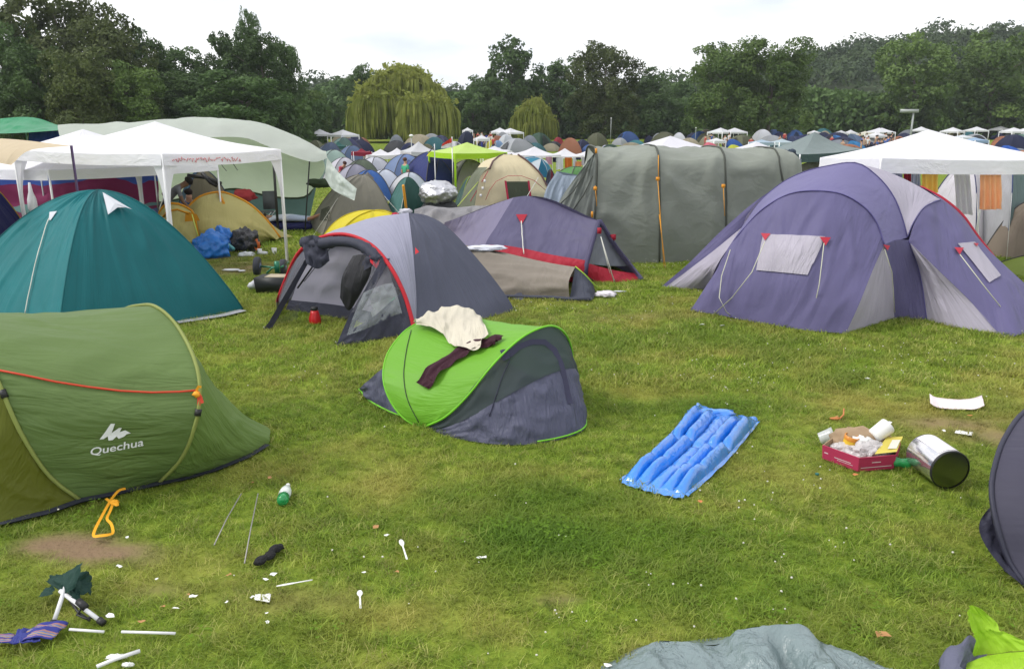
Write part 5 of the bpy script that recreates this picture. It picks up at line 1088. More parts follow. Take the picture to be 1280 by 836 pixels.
# ---------------------------------------------------------------- left: gazebos, marquee, windbreak
def left_side():
    blue, gold = (30, 44, 128), (214, 176, 40)
    t = bdome('blue, grey and yellow dome tent cut by the left edge of the photo', -150, 28, 212, 15.3, ((24, 30, 92), (24, 30, 92), (70, 80, 150), (90, 90, 150)), rot=.25, sleeve=nylon(gold), door=(0, (170, 170, 188)), big=True, off=10)
    A0, A1 = V((G(222, 352).x, 14.1, 0)), G(360, 327); A3 = V((-9.75, 16.1, 0)); A2 = A1 + A3 - A0
    wh = fabric((.86, .85, .90), .7, .22, .18, 4, key='gazebo_white', var=.02)
    ga = gazebo('big white gazebo with faint red writing on its right valance, beside the pale green marquee', (A0, A1, A2, A3), 2.24, P(194, 152, 16.6), wh, vh=.20, curtain=True, sag=.05)
    rp_ = solid((.70, .22, .24), .7, key='red_marker'); rg = random.Random(3); a, b = A0 + V((0, 0, 2.2)), A1 + V((0, 0, 2.2)); g = []
    o_ = (b - a).cross(V((0, 0, 1))).normalized() * .05; 
    if o_.y > 0: o_ = -o_
    for i in range(26):       # illegible scrawl as it shows
        t_ = .06 + .56 * i / 26; c = a.lerp(b, t_) + o_ - V((0, 0, .07 + .05 * (i / 26))); g.append(tube_geo([c + V((0, 0, rg.uniform(-.04, .04))), c + (b - a) * .008 + V((0, 0, rg.uniform(-.05, .05))), c + (b - a) * .015 + V((0, 0, rg.uniform(-.04, .04)))], .008, 4))
    ga.part('scrawl', *join(*g), rp_)
    Bc = [V((-9.0, 15.9, 0)), V((-6.9, 19.2, 0)), V((-9.8, 21.0, 0)), V((-12.4, 17.6, 0))]
    gazebo('second white gazebo, lower and further left behind the big white one', Bc, 1.86, 2.6, wh, vh=.2, sag=.04)
    c = P(38, 238, 15.8); one('cloth_bundle', 'white cloth bundle tied to a pole of the second gazebo at left', 'cloth', lathe_geo(c - V((0, 0, .45)), [(.02, 0), (.09, .1), (.08, .28), (.04, .42), (.02, .6)], 10), wh)
    # beige awning corner with its dark pole
    T = Thing('awning', 'beige awning corner with purple pole at the left edge', 'awning', (-7.7, 13.2, 0)); bg_ = fabric(srgb(228, 208, 176, .8), .7, .2, .2, 4, key='beige_sheet', var=.03)
    sheet(T, 'sheet', coons(C_([P(-60, 195, 11.5), P(14, 206.5, 12.2)]), C_([P(-80, 172, 15), P(10, 174, 14.6), P(89, 182.5, 14.2)]), C_([P(-60, 195, 11.5), P(-80, 172, 15)]), C_([P(14, 206.5, 12.2), P(38, 188, 13.0), P(89, 182.5, 14.2)])), 20, 14, bg_, 0, (.02, 3, 3, 3))
    p = P(89, 182, 14.2); rod(T, 'pole', p, (p.x, 14.2, 0), .022, solid((.08, .045, .12), .5, key='purple_pole')); p = P(-60, 195, 11.5); rod(T, 'pole', p, (p.x, 11.5, 0), .02, STEEL)
    # maroon and blue windbreak
    wbm = striped([(0, (.06, .11, .42)), (.50, (.22, .03, .10)), (.84, (.14, .26, .26)), (.90, (.20, .04, .10)), (.97, (.10, .15, .3))], 'v', 'windbreak_print', 1, .6)
    W = Thing('windbreak', 'maroon and blue fabric windbreak hung under the white gazebos', 'windbreak', (-9.3, 19.4, TZ(0, 19.4)), None, ctr=(-9.3, 25, 0))
    a, b = P(-20, 212, 19.4), P(192, 200, 19.6); gz = TZ(0, 19.4)
    def S(u, v): 
        p = a.lerp(b, u); z = p.z - .06 * math.sin(PI * u) * 1 + (gz + .02 - p.z) * v; return V((p.x, p.y + .12 * math.sin(u * 7 + v * 3) + .05 * noise.noise(V((u * 20, v * 3, 0))), z))
    sheet(W, 'cloth', S, 60, 16, wbm, 0, (.05, 6, 8, 2), fade=False)
    for u in (0, .33, .66, 1): p = a.lerp(b, u); rod(W, 'pole', (p.x, p.y - .04, p.z + .05), (p.x, p.y - .04, gz), .02, STEEL)
    # green tarp roof behind
    gt = fabric(srgb(40, 150, 100, .8), .35, .15, .4, 3, key='green_tarp'); T = Thing('tarp_shelter', 'emerald green tarp roof over blue cloth at far left behind the gazebos', 'shelter', (-15.5, 27, TZ(0, 27)), None, ctr=(-15.5, 27, 0))
    pk = P(30, 146.5, 27); e = C_([P(-90, 172, 25.8), P(-20, 168, 25.6), P(34, 166, 25.4), P(76, 163, 25.8)]); e2 = C_([P(-60, 160, 29), P(30, 158, 29), P(78, 160, 28)])
    sheet(T, 'sheet', lambda u, v: e(u).lerp(C_([P(-70, 158, 27), pk, P(76, 157.5, 27)])(u), v), 24, 10, gt, .05, (.05, 5, 3, 1)); sheet(T, 'sheet', lambda u, v: e2(u).lerp(C_([P(-70, 158, 27), pk, P(76, 157.5, 27)])(u), v), 24, 6, gt)
    for q in (P(76, 158, 26), P(30, 150, 27), P(-40, 162, 26)): rod(T, 'pole', q, (q.x, q.y, TZ(0, 26)), .02, STEEL)
    hang('cloth', 'blue cloth hanging under the emerald tarp at far left', 'cloth', 36, 76, 164, 196, 26.3, nylon((40, 66, 150)), 4)
    # pale green marquee: white-washed roof over a green inner wall
    T = Thing('marquee', 'long pale green marquee with an arched whitish roof and one loose flap blowing at right', 'marquee', (-6.5, 22, TZ(0, 22)), None, ctr=(-6.5, 23.5, 0))
    wr_ = fabric((.66, .70, .66), .6, .50, .3, 3, key='marquee_roof', var=.05); gw = fabric(srgb(206, 218, 192, 1.0), .65, .6, .25, 3, key='marquee_wall', var=.05); tl_ = fabric(srgb(132, 166, 164, .7), .6, .2, .3, 3, key='teal_base'); 
    ridge = C_([P(76, 158.5, 22.5), P(130, 157, 22.5), P(195, 151, 22.5), P(250, 149, 22.5), P(300, 151.5, 22.3), P(345, 161, 22.0), P(380, 175, 21.6), P(400, 187, 21.2), P(409, 198, 20.8)])
    front = C_([P(76, 176, 20.6), P(150, 176, 20.6), P(230, 173, 20.6), P(300, 172, 20.6), P(330, 181, 20.5), P(350, 190, 20.4), P(375, 199, 20.3), P(394, 203, 20.3), P(409, 198, 20.4)])
    sheet(T, 'roof', lambda u, v: front(u).lerp(ridge(u), v) + V((0, -.1, .18)) * math.sin(PI * v), 50, 16, wr_, 0, (.05, 6, 2, 3))
    back_ = C_([P(76, 165, 25.5), P(250, 158, 25.5), P(409, 198, 24)]); sheet(T, 'roof', lambda u, v: ridge(u).lerp(back_(u), v), 30, 6, wr_)
    g22 = TZ(0, 22)
    wtop = C_([P(150, 176, 21.2), P(230, 173, 21.2), P(300, 172, 21.2), P(345, 186, 21.1), P(375, 198, 21.0), P(404, 201, 21.0)]); wbot = C_([P(150, 262, 24.2), P(240, 246, 24.2), P(290, 236, 24.2), P(318, 241, 24.1), P(345, 246.5, 24.0), P(382, 246, 23.9), P(396, 228, 23.8)])
    sheet(T, 'wall', lambda u, v: wbot(u).lerp(wtop(u), v) + V((0, .55, 0)) * math.sin(PI * v), 50, 24, gw, 0, (.06, 4, 2, 7))
    tube(T, 'wall_hem', [p + V((0, -.03, 0)) for p in along(wbot, 30)], .028, fabric(srgb(96, 112, 84, .7), .7, key='olive_hem'), 5)
    bb = C_([V((P(150, 262, 24.3).x, 24.3, TZ(0, 24.3))), V((P(385, 262, 24.1).x, 24.1, TZ(0, 24.1)))]); sheet(T, 'base_wall', lambda u, v: bb(u).lerp(wbot(u), v) + V((0, .05, 0)), 30, 8, tl_, 0, (.04, 8, 3, 2))
    fl = C_([P(409, 197, 20.3), P(420, 212, 20.1), P(432, 224, 19.9), P(446, 236, 19.7)]); fb = C_([P(406, 222, 20.4), P(415, 236, 20.1), P(428, 244, 19.8), P(443, 251, 19.6)])
    sheet(T, 'flap', coons(fb, fl), 24, 12, fabric((.58, .64, .60), .45, .35, .4, 4, key='flap_film'), 0, (.07, 4, 2, 8))
    dk = solid((.03, .03, .03), .5, key='dark_pole')
    for x, yt_, Yp in ((341, 189, 20.9), (387, 200, 20.9)): p = P(x, yt_, Yp); b_ = P(x - (0 if x < 350 else 12), 200, Yp); rod(T, 'pole', p, (b_.x, Yp, TZ(0, Yp)), .018 if x > 350 else .035, dk)
    for x, y, x2, y2 in ((273, 201, 283, 214), (289, 201, 297, 213)): rod(T, 'cord', P(x, y, 21.4), P(x2, y2, 21.2), .01, dk, 4)
    # dark teal and khaki dome behind the small yellow-green one
    t = bdome('khaki and dark teal dome tent with navy trim under the marquee wall', 206, 308, 212.5, 20.7, ((112, 106, 84), (112, 106, 84), (40, 96, 122), (26, 78, 104)), rot=.5, sleeve=solid((.015, .03, .07), .6, key='navy_trim'), big=True, off=-4)
    p = P(258, 222, 19.9); one('rolled_flap', 'black rolled straps hanging at the top of the khaki and teal dome', 'strap', join(tube_geo([p + V((-.45, 0, .05)), p, p + V((.35, 0, -.15))], .05, 6), tube_geo([p + V((-.1, 0, .12)), p + V((.1, -.02, -.12)), p + V((.25, 0, -.2))], .05, 6)), BLACKP)
    # khaki tent with orange trim
    kh = nylon((176, 166, 104), .92); og = nylon((214, 146, 22), .8)
    T = Thing('tunnel_tent', 'khaki tunnel tent with bright orange trim, behind the blue rubbish bags', 'tent', (-6.6, 19.3, 0), None, ctr=(-6.6, 19.6, .2))
    g19 = TZ(0, 19.3)
    hp = C_([P(232, 262, 19.0), P(250, 246, 19.3), P(273, 240.5, 19.6), P(290, 244, 19.6), P(313, 256, 19.5), P(332, 274, 19.4), P(350, 297, 19.3)]); bs = C_([G(247, 307), G(290, 309), G(350, 299)])
    sheet(T, 'fly', lambda u, v: bs(u).lerp(hp(u), v) + V((0, -.30, 0)) * math.sin(PI * v), 40, 20, kh, 0, (.03, 3, 6, 2)); bk_ = C_([V((-7.6, 21, -.1)), V((-6.5, 21.2, -.1)), V((-5.5, 20.6, -.1))])
    sheet(T, 'fly', lambda u, v: bk_(u).lerp(hp(u), v), 24, 8, kh)
    tube(T, 'trim', along(hp, 30), .035, og, 5); tube(T, 'trim', [P(273, 240, 19.5), P(280, 255, 19.15), P(286, 285, 18.95)], .035, og, 5); tube(T, 'trim', [P(281, 255, 19.15), P(262, 259, 19.1), P(249, 265, 19.0), P(252, 280, 18.9), P(256, 292, 18.85)], .035, og, 5)
    h2 = C_([G(193, 305), P(198, 272, 18.3), P(205, 258, 18.3), P(218, 254.5, 18.3), P(232, 259, 18.4), P(242, 268, 18.4), P(248, 298, 18.4)]); h2b = C_([G(193, 305), G(220, 312), P(248, 305, 18.2)])
    sheet(T, 'porch', lambda u, v: h2b(u).lerp(h2(u), v) + V((0, -.2, 0)) * math.sin(PI * v), 24, 14, kh, 0, (.03, 4, 4, 5)); tube(T, 'trim', along(h2, 24), .035, og, 5)
    tube(T, 'trim', [P(203, 272, 18.1), P(210, 264, 18.05), P(222, 262, 18.05), P(236, 267, 18.1)], .025, og, 5)
    T.part('trim_patch', [P(232, 264, 18.1), P(246, 268, 18.1), P(250, 276, 18.1), P(231, 277, 18.05)], [(0, 1, 2, 3)], og); rod(T, 'guy_line', P(240, 268, 18.0), P(248, 297, 17.6), .012, YG)
    rod(T, 'guy_line', P(318, 262, 19.3), G(340, 295), .008, YG)
    keep(G(193, 305), G(250, 302), G(350, 299), V((-5.5, 20.6)), V((-7.6, 21)))
    # rubbish bags
    bb = fabric((.02, .20, .68), .28, .15, .9, 7, key='blue_bag', spec=.6); one('bin_bag', 'larger crumpled blue rubbish bag, lower left of the pair', 'rubbish bag', blob_geo(G(265, 321), (.34, .26, .30), .30, 2.6, 2, 4), bb, 'blue rubbish bags'); one('bin_bag', 'smaller blue rubbish bag standing behind the larger one', 'rubbish bag', blob_geo(G(281, 314), (.23, .18, .32), .30, 2.6, 6, 4), bb, 'blue rubbish bags')
    k = Thing('bin_bag', 'black rubbish bag with orange rubbish spilling out', 'rubbish bag', G(307, 314)); k.part('bag', *blob_geo(G(307, 314), (.30, .22, .30), .3, 2.6, 11, 4), fabric((.02, .02, .025), .25, 0, .8, 8, key='black_bag', spec=.6)); k.part('spilling_rubbish', *blob_geo(G(318, 314), (.12, .10, .18), .5, 4, 13, 3), solid((.60, .14, .03), .6, key='orange_waste'))
    one('bin_bag', 'small crumpled clear bag lying before the black rubbish bag', 'rubbish bag', blob_geo(G(308, 320), (.16, .10, .05), .5, 3, 3, 3), solid((.62, .64, .66), .4, key='clear_bag'))
    one('bottle', 'teal plastic bottle leaning between the blue and black bags', 'bottle', lathe_geo(G(293, 318) + V((0, 0, .1)), [(.04, 0), (.045, .03), (.045, .2), (.02, .27), (.018, .3)], 10, V((-.7, .2, .5))), solid((.10, .32, .34), .3, key='teal_plastic'))
    # navy mat, lying person, folding chair
    mt = Thing('air_mattress', 'navy blue air mattress under the lying person by the marquee', 'mattress', G(365, 289)); 
    a, b, c, d = G(338, 291), G(391, 290), G(388, 281), G(335, 281)
    for i in range(4):
        p, q = a.lerp(d, (i + .5) / 4), b.lerp(c, (i + .5) / 4); mt.part('air_chamber', *tube_geo([p.lerp(q, s) + V((0, 0, .11)) for s in np.linspace(0, 1, 9)], [.05, .10, .11, .11, .11, .11, .11, .10, .05], 8), nylon((28, 32, 92), .75))
    LY = dict(pelvis=(0, 0, .15), waist=(-.17, 0, .16), chest=(-.40, 0, .16), neck=(-.56, 0, .15), chin=(-.63, 0, .14), head=(-.74, 0, .15), shl=(-.46, -.18, .14), ell=(-.62, -.30, .08), wrl=(-.80, -.20, .07), hal=(-.88, -.15, .06), shr=(-.46, .18, .14), elr=(-.62, .30, .08), wrr=(-.80, .20, .07), har=(-.88, .15, .06), hipl=(.08, -.09, .14), knl=(.48, -.12, .12), anl=(.84, -.14, .26), tol=(.95, -.14, .14), hipr=(.08, .09, .14), knr=(.48, .14, .12), anr=(.86, .18, .16), tor=(1.0, .2, .04))
    person('person in a pale shirt lying face down on the navy mattress, bare legs towards us', G(366, 287) + V((0, 0, .17)), -.08, LY, SHIRTZ, (.42, .22, .14), (.62, .66, .78), (.45, .52, .68), s=1.0, key='lying')
    ch = Thing('folding_chair', 'grey folding chair standing behind the lying person', 'chair', G(336, 275)); p = P(335, 262, 22.6); gq = V((p.x, 22.6, TZ(0, 22.6)))
    ch.part('backrest', *box_geo(gq + V((.05, 0, .48)), .34, .03, .5, .3), solid((.12, .13, .14), .7, key='grey_canvas')); ch.part('seat', *box_geo(gq + V((0, -.2, .42)), .4, .4, .03, .3), solid((.12, .13, .14), .7, key='grey_canvas'))
    for sx, sy in ((-.2, 0), (.2, 0), (-.2, -.4), (.2, -.4)): ch.part('leg', *tube_geo([gq + V((sx, sy, .44)), gq + V((-sx * .9, sy, 0))], .014, 5), ALU)
    one('cushion', 'red flowered cushion in the gap under the marquee wall', 'cushion', blob_geo(P(305, 240, 21.8) - V((0, 0, .1)), (.28, .15, .16), .3, 3, 4, 3, False), solid((.45, .05, .06), .8, key='red_cotton'))
    # people behind the teal tent
    person('person in a grey shirt bending beside the gazebo pole', V((P(203, 240, 18.6).x, 18.6, TZ(0, 18.6))), 2.0, pose(waist=(0, -.12, 1.1), chest=(0, -.30, 1.28), neck=(0, -.42, 1.36), chin=(0, -.50, 1.38), head=(0, -.58, 1.44), shl=(-.18, -.33, 1.3), shr=(.18, -.33, 1.3), ell=(-.22, -.4, 1.0), elr=(.22, -.4, 1.0), wrl=(-.2, -.55, .82), wrr=(.2, -.55, .82), hal=(-.2, -.6, .74), har=(.2, -.6, .74)), LONG, SK2, (.16, .16, .18), (.03, .03, .035), hair=(.012, .01, .01), key='bend')
    SIT = pose(pelvis=(0, 0, .42), waist=(0, .02, .58), chest=(0, -.02, .82), neck=(0, -.04, .97), chin=(0, -.08, 1.03), head=(0, -.09, 1.14), shl=(-.18, -.02, .89), shr=(.18, -.02, .89), ell=(-.24, -.1, .62), elr=(.24, -.1, .62), wrl=(-.16, -.32, .52), wrr=(.16, -.32, .52), hal=(-.12, -.4, .5), har=(.12, -.4, .5), hipl=(-.1, -.05, .42), hipr=(.1, -.05, .42), knl=(-.14, -.48, .46), knr=(.14, -.48, .46), anl=(-.15, -.5, .1), anr=(.15, -.5, .1), tol=(-.16, -.64, .04), tor=(.16, -.64, .04))
    person('seated person in a blue shirt with dark hair behind the teal dome', V((P(236, 250, 19.4).x, 19.4, TZ(0, 19.4))), .5, SIT, LONG, SK1, (.03, .14, .30), (.03, .03, .05), hair=(.02, .012, .01), key='sit'); 
    person('seated person with brown hair under the gazebo gusset', V((P(214, 262, 18.9).x, 18.9, TZ(0, 18.9))), -.6, SIT, LONG, SK1, (.05, .10, .16), (.04, .04, .05), hair=(.06, .03, .018), key='sit')
    rod_ = solid((.8, .8, .8), .5, key='white_cord'); T2 = one('guy_rope', 'white guy rope slanting beside the gusset of the big gazebo', 'rope', tube_geo([P(212, 222, 17), P(199, 262, 16.6)], .012, 5), ROPE_W)
    # hand cart lying by the porch
    gm = solid((.02, .16, .09), .35, .2, 'green_paint'); ty = solid((.035, .038, .05), .8, key='rubber'); K = Thing('hand_cart', 'green hand cart with two black wheels and black tray beside the grey porch', 'cart', G(345, 360))
    w1, w2 = G(323, 351) + V((0, 0, .27)), G(355, 352) + V((0, 0, .24)); ax_ = (w2 - w1).normalized() + V((0, .25, 0))
    for p in (w1, w2):
        t = K.part('wheel', *lathe_geo(p - ax_ * .05, [(.07, 0), (.15, -.002), (.165, .02), (.168, .05), (.165, .08), (.15, .10), (.07, .10)], 20, ax_), ty)
        K.part('hub', *lathe_geo(p - ax_ * .06, [(.06, 0), (.06, .12)], 10, ax_), solid((.10, .12, .22), .5, key='hub_blue'), t)
    K.part('axle', *tube_geo([w1, w2], .018, 6), gm); K.part('frame', *join(tube_geo([G(333, 352) + V((0, 0, .1)), P(334, 341, 13.9), P(340, 335, 13.9), P(352, 334, 13.9), G(362, 348) + V((0, 0, .3))], .018, 6), box_geo(P(347, 341, 13.7), .08, .06, .2)), gm)
    tr = box_geo(G(343, 366) + V((0, .15, 0)), .62, .40, .25, -.1, .92); K.part('tray', *tr, solid((.018, .02, .022), .5, key='black_tray')); K.part('tray_board', *box_geo(G(346, 366) + V((.02, .17, .251)), .42, .28, .012, -.1), solid((.42, .36, .26), .8, key='plywood'))
    # small rubbish on the worn ground
    for x, y, rr, lab in ((343, 317, .06, 'white plastic cup standing by the left gazebo pole'), (325, 318, .05, 'small white lid left of the standing cup')):
        one('plastic_cup', lab, 'cup', lathe_geo(G(x, y), [(rr * .7, 0), (rr, .12), (rr * .9, .12), (rr * .6, .01)], 12, cap=False), solid((.75, .75, .75), .4, key='white_plastic'), 'white plastic cups')
    for x, y, a_, lab in ((289, 338, (.16, .06, .02), 'white paper sheet lying on the worn ground'), (302, 339, (.07, .04, .015), 'small grey paper right of the white sheet'), (328, 318, (.12, .05, .04), 'crumpled white bag before the left gazebo pole'), (318, 361, (.09, .09, .09), 'crumpled clear bottle beside the cart wheel')):
        one('paper_scrap', lab, 'litter', blob_geo(G(x, y), a_, .4, 3, x, 2), solid((.62, .63, .66), .6, key='pale_litter'))
left_side()

# ---------------------------------------------------------------- middle
def middle():
    t = bdome('large beige-grey dome tent with a small dark window, under the marquee flap', 378, 500, 218.5, 21.6, ((146, 142, 130), (150, 146, 138), (140, 136, 126), (150, 146, 136)), rot=.42, dep=1.0, sleeve=nylon((120, 116, 104)), big=True, vent=(1, (120, 116, 112)), off=15)
    decal(t, 'window', ((402, 262), (412, 258), (414, 276), (400, 276)), nylon((84, 84, 74)), 4, 4)
    one('garment', 'dark green garment lying over the shoulder of the beige-grey dome', 'clothing', blob_geo(P(404, 229, 21.2), (.38, .2, .10), .4, 3, 4, 3, False), solid((.03, .05, .02), .8, key='dark_green_cloth'))
    bdome('plain yellow dome tent peeping up behind the grey lilac dome', 380, 548, 263.5, 14.9, ((232, 214, 38),) * 4, rot=.3, sleeve=nylon((210, 190, 30)), big=True, off=4, guy=False, q=1.5, pw=.75)
    bdome('dark green dome with an orange-tipped pole standing before it', 476, 543, 222, 21.5, ((48, 92, 84), (36, 82, 72), (36, 82, 72), (90, 140, 136)), rot=.65, sleeve=nylon((60, 100, 92)), big=True)
    one('tent_pole', 'orange upright pole rising behind the grey dome', 'pole', tube_geo([G(513, 300) + V((0, 0, .0)), P(504, 232, 17.5)], .028, 6), ROPE_O)
    one('garment', 'red and white printed garment on top of the grey dome', 'clothing', blob_geo(P(507, 263, 12.6) - V((0, 0, .02)), (.09, .06, .04), .5, 3, 7, 3, False), striped([(0, (.6, .6, .66)), (.33, (.5, .1, .12)), (.5, (.10, .10, .16)), (.6, (.72, .72, .76))], key='printed_cotton'))
    one('garment', 'red garment left of the printed one on the grey dome top', 'clothing', blob_geo(P(494, 266, 12.7) - V((0, 0, .03)), (.05, .04, .03), .4, 3, 9, 3, False), solid((.45, .02, .05), .8, key='red_cotton'))
    T = Thing('tarpaulin', 'pale grey tarpaulin thrown over a low tent behind the slate violet one', 'tarpaulin', (-1.2, 17.6, 0), None, ctr=(-1.2, 17.8, -.5)); tp_ = fabric(srgb(150, 148, 152, .74), .5, .1, .7, 4, key='grey_tarp')
    sheet(T, 'sheet', coons(C_([P(515, 300, 16.6), P(560, 300, 16.6), P(625, 300, 16.6)]), C_([P(518, 262, 17.6), P(535, 257.5, 17.8), P(560, 260, 17.8), P(590, 258, 17.8), P(612, 257, 17.8)])), 40, 20, tp_, -.1, (.09, 5, 4, 3)); sheet(T, 'sheet', coons(C_([V((-2.4, 19.4, -.1)), V((-.3, 19.4, -.1))]), C_([P(518, 262, 17.6), P(560, 260, 17.8), P(612, 257, 17.8)])), 16, 6, tp_)
    # foil-covered tent
    T = Thing('covered_tent', 'dark tent wrapped in crinkled silver foil', 'tent', AT(548, 20.4), None, ctr=AT(548, 21.4)); fo = fabric((.62, .62, .66), .34, 0, 1.0, 9, key='silver_foil', metal=.85)
    T.part('foil', *blob_geo(P(547, 241, 20.8), (.47, .5, .30), .14, 3.6, 5, 4, False), fo); T.part('body', *blob_geo(AT(550, 20.8) + V((0, 0, .0)), (.56, .6, .58), .08, 2, 5, 3), solid((.03, .032, .036), .7, key='black_cloth'))
    bdome('dark grey-green dome right of the foil-wrapped tent', 560, 618, 221, 21.8, ((74, 104, 98), (66, 92, 84), (66, 92, 84), (80, 110, 104)), rot=.3, big=True, sleeve=nylon((150, 170, 60)))
    # white and coloured domes going back
    for a in (('pale blue-grey dome with an arched door beside the navy dome', 478, 536, 193, 31, ((120, 142, 190), (110, 134, 184), (130, 150, 190), (120, 140, 180)), .5, (0, (104, 122, 178))),
              ('navy blue dome partly under the lime gazebo', 512, 570, 189.5, 27, ((38, 48, 110), (34, 44, 104), (60, 76, 150), (44, 56, 120)), .7, (0, (48, 60, 126))),
              ('small lilac-grey dome with a red vent', 425, 464, 205.5, 28, ((160, 158, 176), (150, 148, 168), (150, 148, 168), (170, 168, 186)), .5, None),
              ('bright blue dome shoulder behind the beige-grey tent', 438, 486, 212.5, 25, ((60, 104, 178),) * 4, .4, None),
              ('white dome left of the dark green one', 464, 498, 212, 26, ((214, 220, 236), (206, 212, 230), (220, 224, 236), (210, 216, 232)), .4, None),
              ('white dome right behind the dark green one', 492, 532, 215.5, 25, ((216, 224, 240), (206, 216, 234), (220, 224, 236), (220, 220, 226)), .8, None),
              ('white dome with a red side in the middle rows', 454, 484, 196.5, 33, ((210, 212, 224), (180, 36, 50), (200, 200, 210), (210, 212, 224)), .8, None),
              ('crumpled olive dome beside the sitting person in red', 432, 474, 199.5, 31, ((92, 104, 88), (84, 96, 80), (84, 96, 80), (100, 112, 94)), .3, None),
              ('white and red dome behind the person in red', 415, 446, 197, 35, ((206, 204, 216), (190, 60, 76), (200, 200, 210), (206, 204, 216)), .5, None),
              ('pale green-grey dome at the marquee shoulder', 402, 434, 187.5, 38, ((160, 184, 176), (140, 166, 158), (160, 184, 176), (150, 174, 166)), .5, None),
              ('grey dome behind the lime gazebo legs', 566, 606, 200, 27, ((150, 148, 140), (130, 132, 118), (150, 148, 140), (130, 130, 120)), .4, None),
              ('blue-grey dome in the far rows by the dark red canopy', 430, 452, 182, 46, ((96, 116, 150), (86, 104, 140), (96, 116, 150), (96, 116, 150)), .5, None),
              ('slate dome at the far left of the middle rows', 404, 424, 178, 52, ((70, 84, 110), (60, 74, 96), (70, 84, 110), (70, 84, 110)), .3, None),
              ('small grey-green dome behind the marquee end', 416, 444, 172, 60, ((92, 120, 116), (82, 108, 104), (92, 120, 116), (92, 120, 116)), .6, None)):
        bdome(a[0], a[1], a[2], a[3], a[4] * (1.38 if a[4] < 40 else 1.2), a[5], rot=a[6], door=a[7])
    bgaz('dark red canopy in the distance left of the big willow', 438, 466, 190.5, 185.5, 50, (140, 30, 54), group=None); bgaz('white peaked pavilion at the left foot of the big willow', 417, 440, 184, 168.5, 75, (190, 196, 206), group=None); bgaz('dark green canopy in the distance by the marquee end', 412, 434, 183, 176.5, 64, (40, 92, 88), group=None)
    wf_ = (228, 226, 234)
    bgaz('flat white gazebo left of the pointed grey-white one', 452, 500, 194, 186.5, 50, wf_); bgaz('white gazebo just left of the pointed grey-white one', 478, 515, 193, 185, 52, wf_); bgaz('pointed grey-white gazebo behind the blue domes', 500, 547, 190, 177, 47, (206, 206, 212), rot=.5)
    lg = bgaz('lime green gazebo in the middle of the camp', 535, 633, 191.5, 178, 36.0, (196, 222, 120), rot=.55, group=None, val=nylon((170, 214, 30), .85), leg=nylon((160, 206, 20), .8), lr=.05, sag=.03)
    r_ = [('first of the white gazebo row right of the lime gazebo', 598, 648, 192.5, 184.5, 30), ('broad white gazebo in the middle of the gazebo row', 636, 700, 194, 183.2, 29), ('white gazebo near the right end of the gazebo row', 684, 728, 195, 185.5, 29.5), ('last white gazebo of the row, touching the olive tunnel tent', 712, 762, 195.5, 186.5, 30.5), ('low white gazebo roof behind the lime gazebo', 596, 640, 189, 182.5, 38)]
    for l_, x0, x1, ye, ya, Yd in r_: bgaz(l_, x0, x1, ye, ya, Yd * 1.6, wf_, rot=.15 if x1 - x0 < 60 else .25, vh=.12)
    # flag
    F_ = Thing('flag', 'red and white flag on a pole behind the lime gazebo', 'flag', AT(565, 26)); p = P(565, 171, 26); rod(F_, 'pole', p, (p.x, 26, TZ(0, 26)), .018, STEEL)
    sheet(F_, 'cloth', coons(C_([P(551, 186, 25.8), P(565, 184, 26)]), C_([P(553, 180, 25.8), P(565, 172, 26)])), 14, 10, striped([(0, (.72, .70, .70)), (.5, (.62, .06, .04))], 'v', 'flag_print'), 0, (.04, 4, 2, 2))
    F_ = Thing('flag', 'yellow and black pennant beside the red and white flag', 'flag', AT(541, 25.5)); p = P(543, 180, 25.5); rod(F_, 'pole', p, (p.x, 25.5, TZ(0, 25)), .018, STEEL); sheet(F_, 'cloth', coons(C_([P(533, 196, 25.4), P(536, 194, 25.4)]), C_([P(536, 190, 25.5), P(543, 181, 25.5)])), 6, 6, striped([(0, (.6, .5, .04)), (.4, (.03, .03, .06))], 'v', 'pennant_print'))
    # people among the tents
    person('person in a green top walking between the blue domes', V((P(507, 220, 37).x, 37, TZ(0, 37))), 2.4, STAND, LONG, SK1, (.06, .36, .20), (.05, .07, .14), hair=(.10, .05, .03), key='stand')
    person('person in a red top bending in front of the white and red dome', V((P(426, 220, 40).x, 40, TZ(0, 40))), .8, pose(chest=(0, -.2, 1.28), neck=(0, -.3, 1.38), chin=(0, -.36, 1.42), head=(0, -.4, 1.5), shl=(-.18, -.22, 1.3), shr=(.18, -.22, 1.3), ell=(-.24, -.3, 1.0), elr=(.24, -.3, 1.0), wrl=(-.2, -.45, .85), wrr=(.2, -.45, .85), hal=(-.2, -.5, .78), har=(.2, -.5, .78)), LONG, SK1, (.42, .05, .08), (.05, .05, .06), hair=(.05, .02, .015), key='bend2')
    # cream dome with green-grey side and red-edged window
    cr = nylon((226, 212, 176), .80); gg = nylon((128, 134, 112), .7); br = solid((.10, .05, .05), .6, key='brown_pole_cover'); rd = solid((.42, .02, .06), .6, key='red_edge')
    T = Thing('dome_tent', 'cream dome tent with red-edged window and green-grey side', 'tent', AT(640, 19.2), None, ctr=AT(645, 19.6))
    g = TZ(0, 19.2); ap = P(640, 192, 19.6); L_ = P(597, 209, 18.9)
    NL = V((P(586, 262, 18.6).x, 18.6, g)); NR = V((P(700, 262, 18.9).x, 18.9, g)); FL = V((P(560, 262, 20.2).x, 20.2, g)); BR = V((P(690, 262, 21).x, 21, g))
    la = C_([NL, P(597, 235, 18.55), P(604, 216, 18.6), P(612, 209, 18.7)]); ra = C_([NR, P(692, 250, 18.9), P(683, 233, 19.0), P(675, 218, 19.1), P(660, 203, 19.3), P(647, 194, 19.5)])
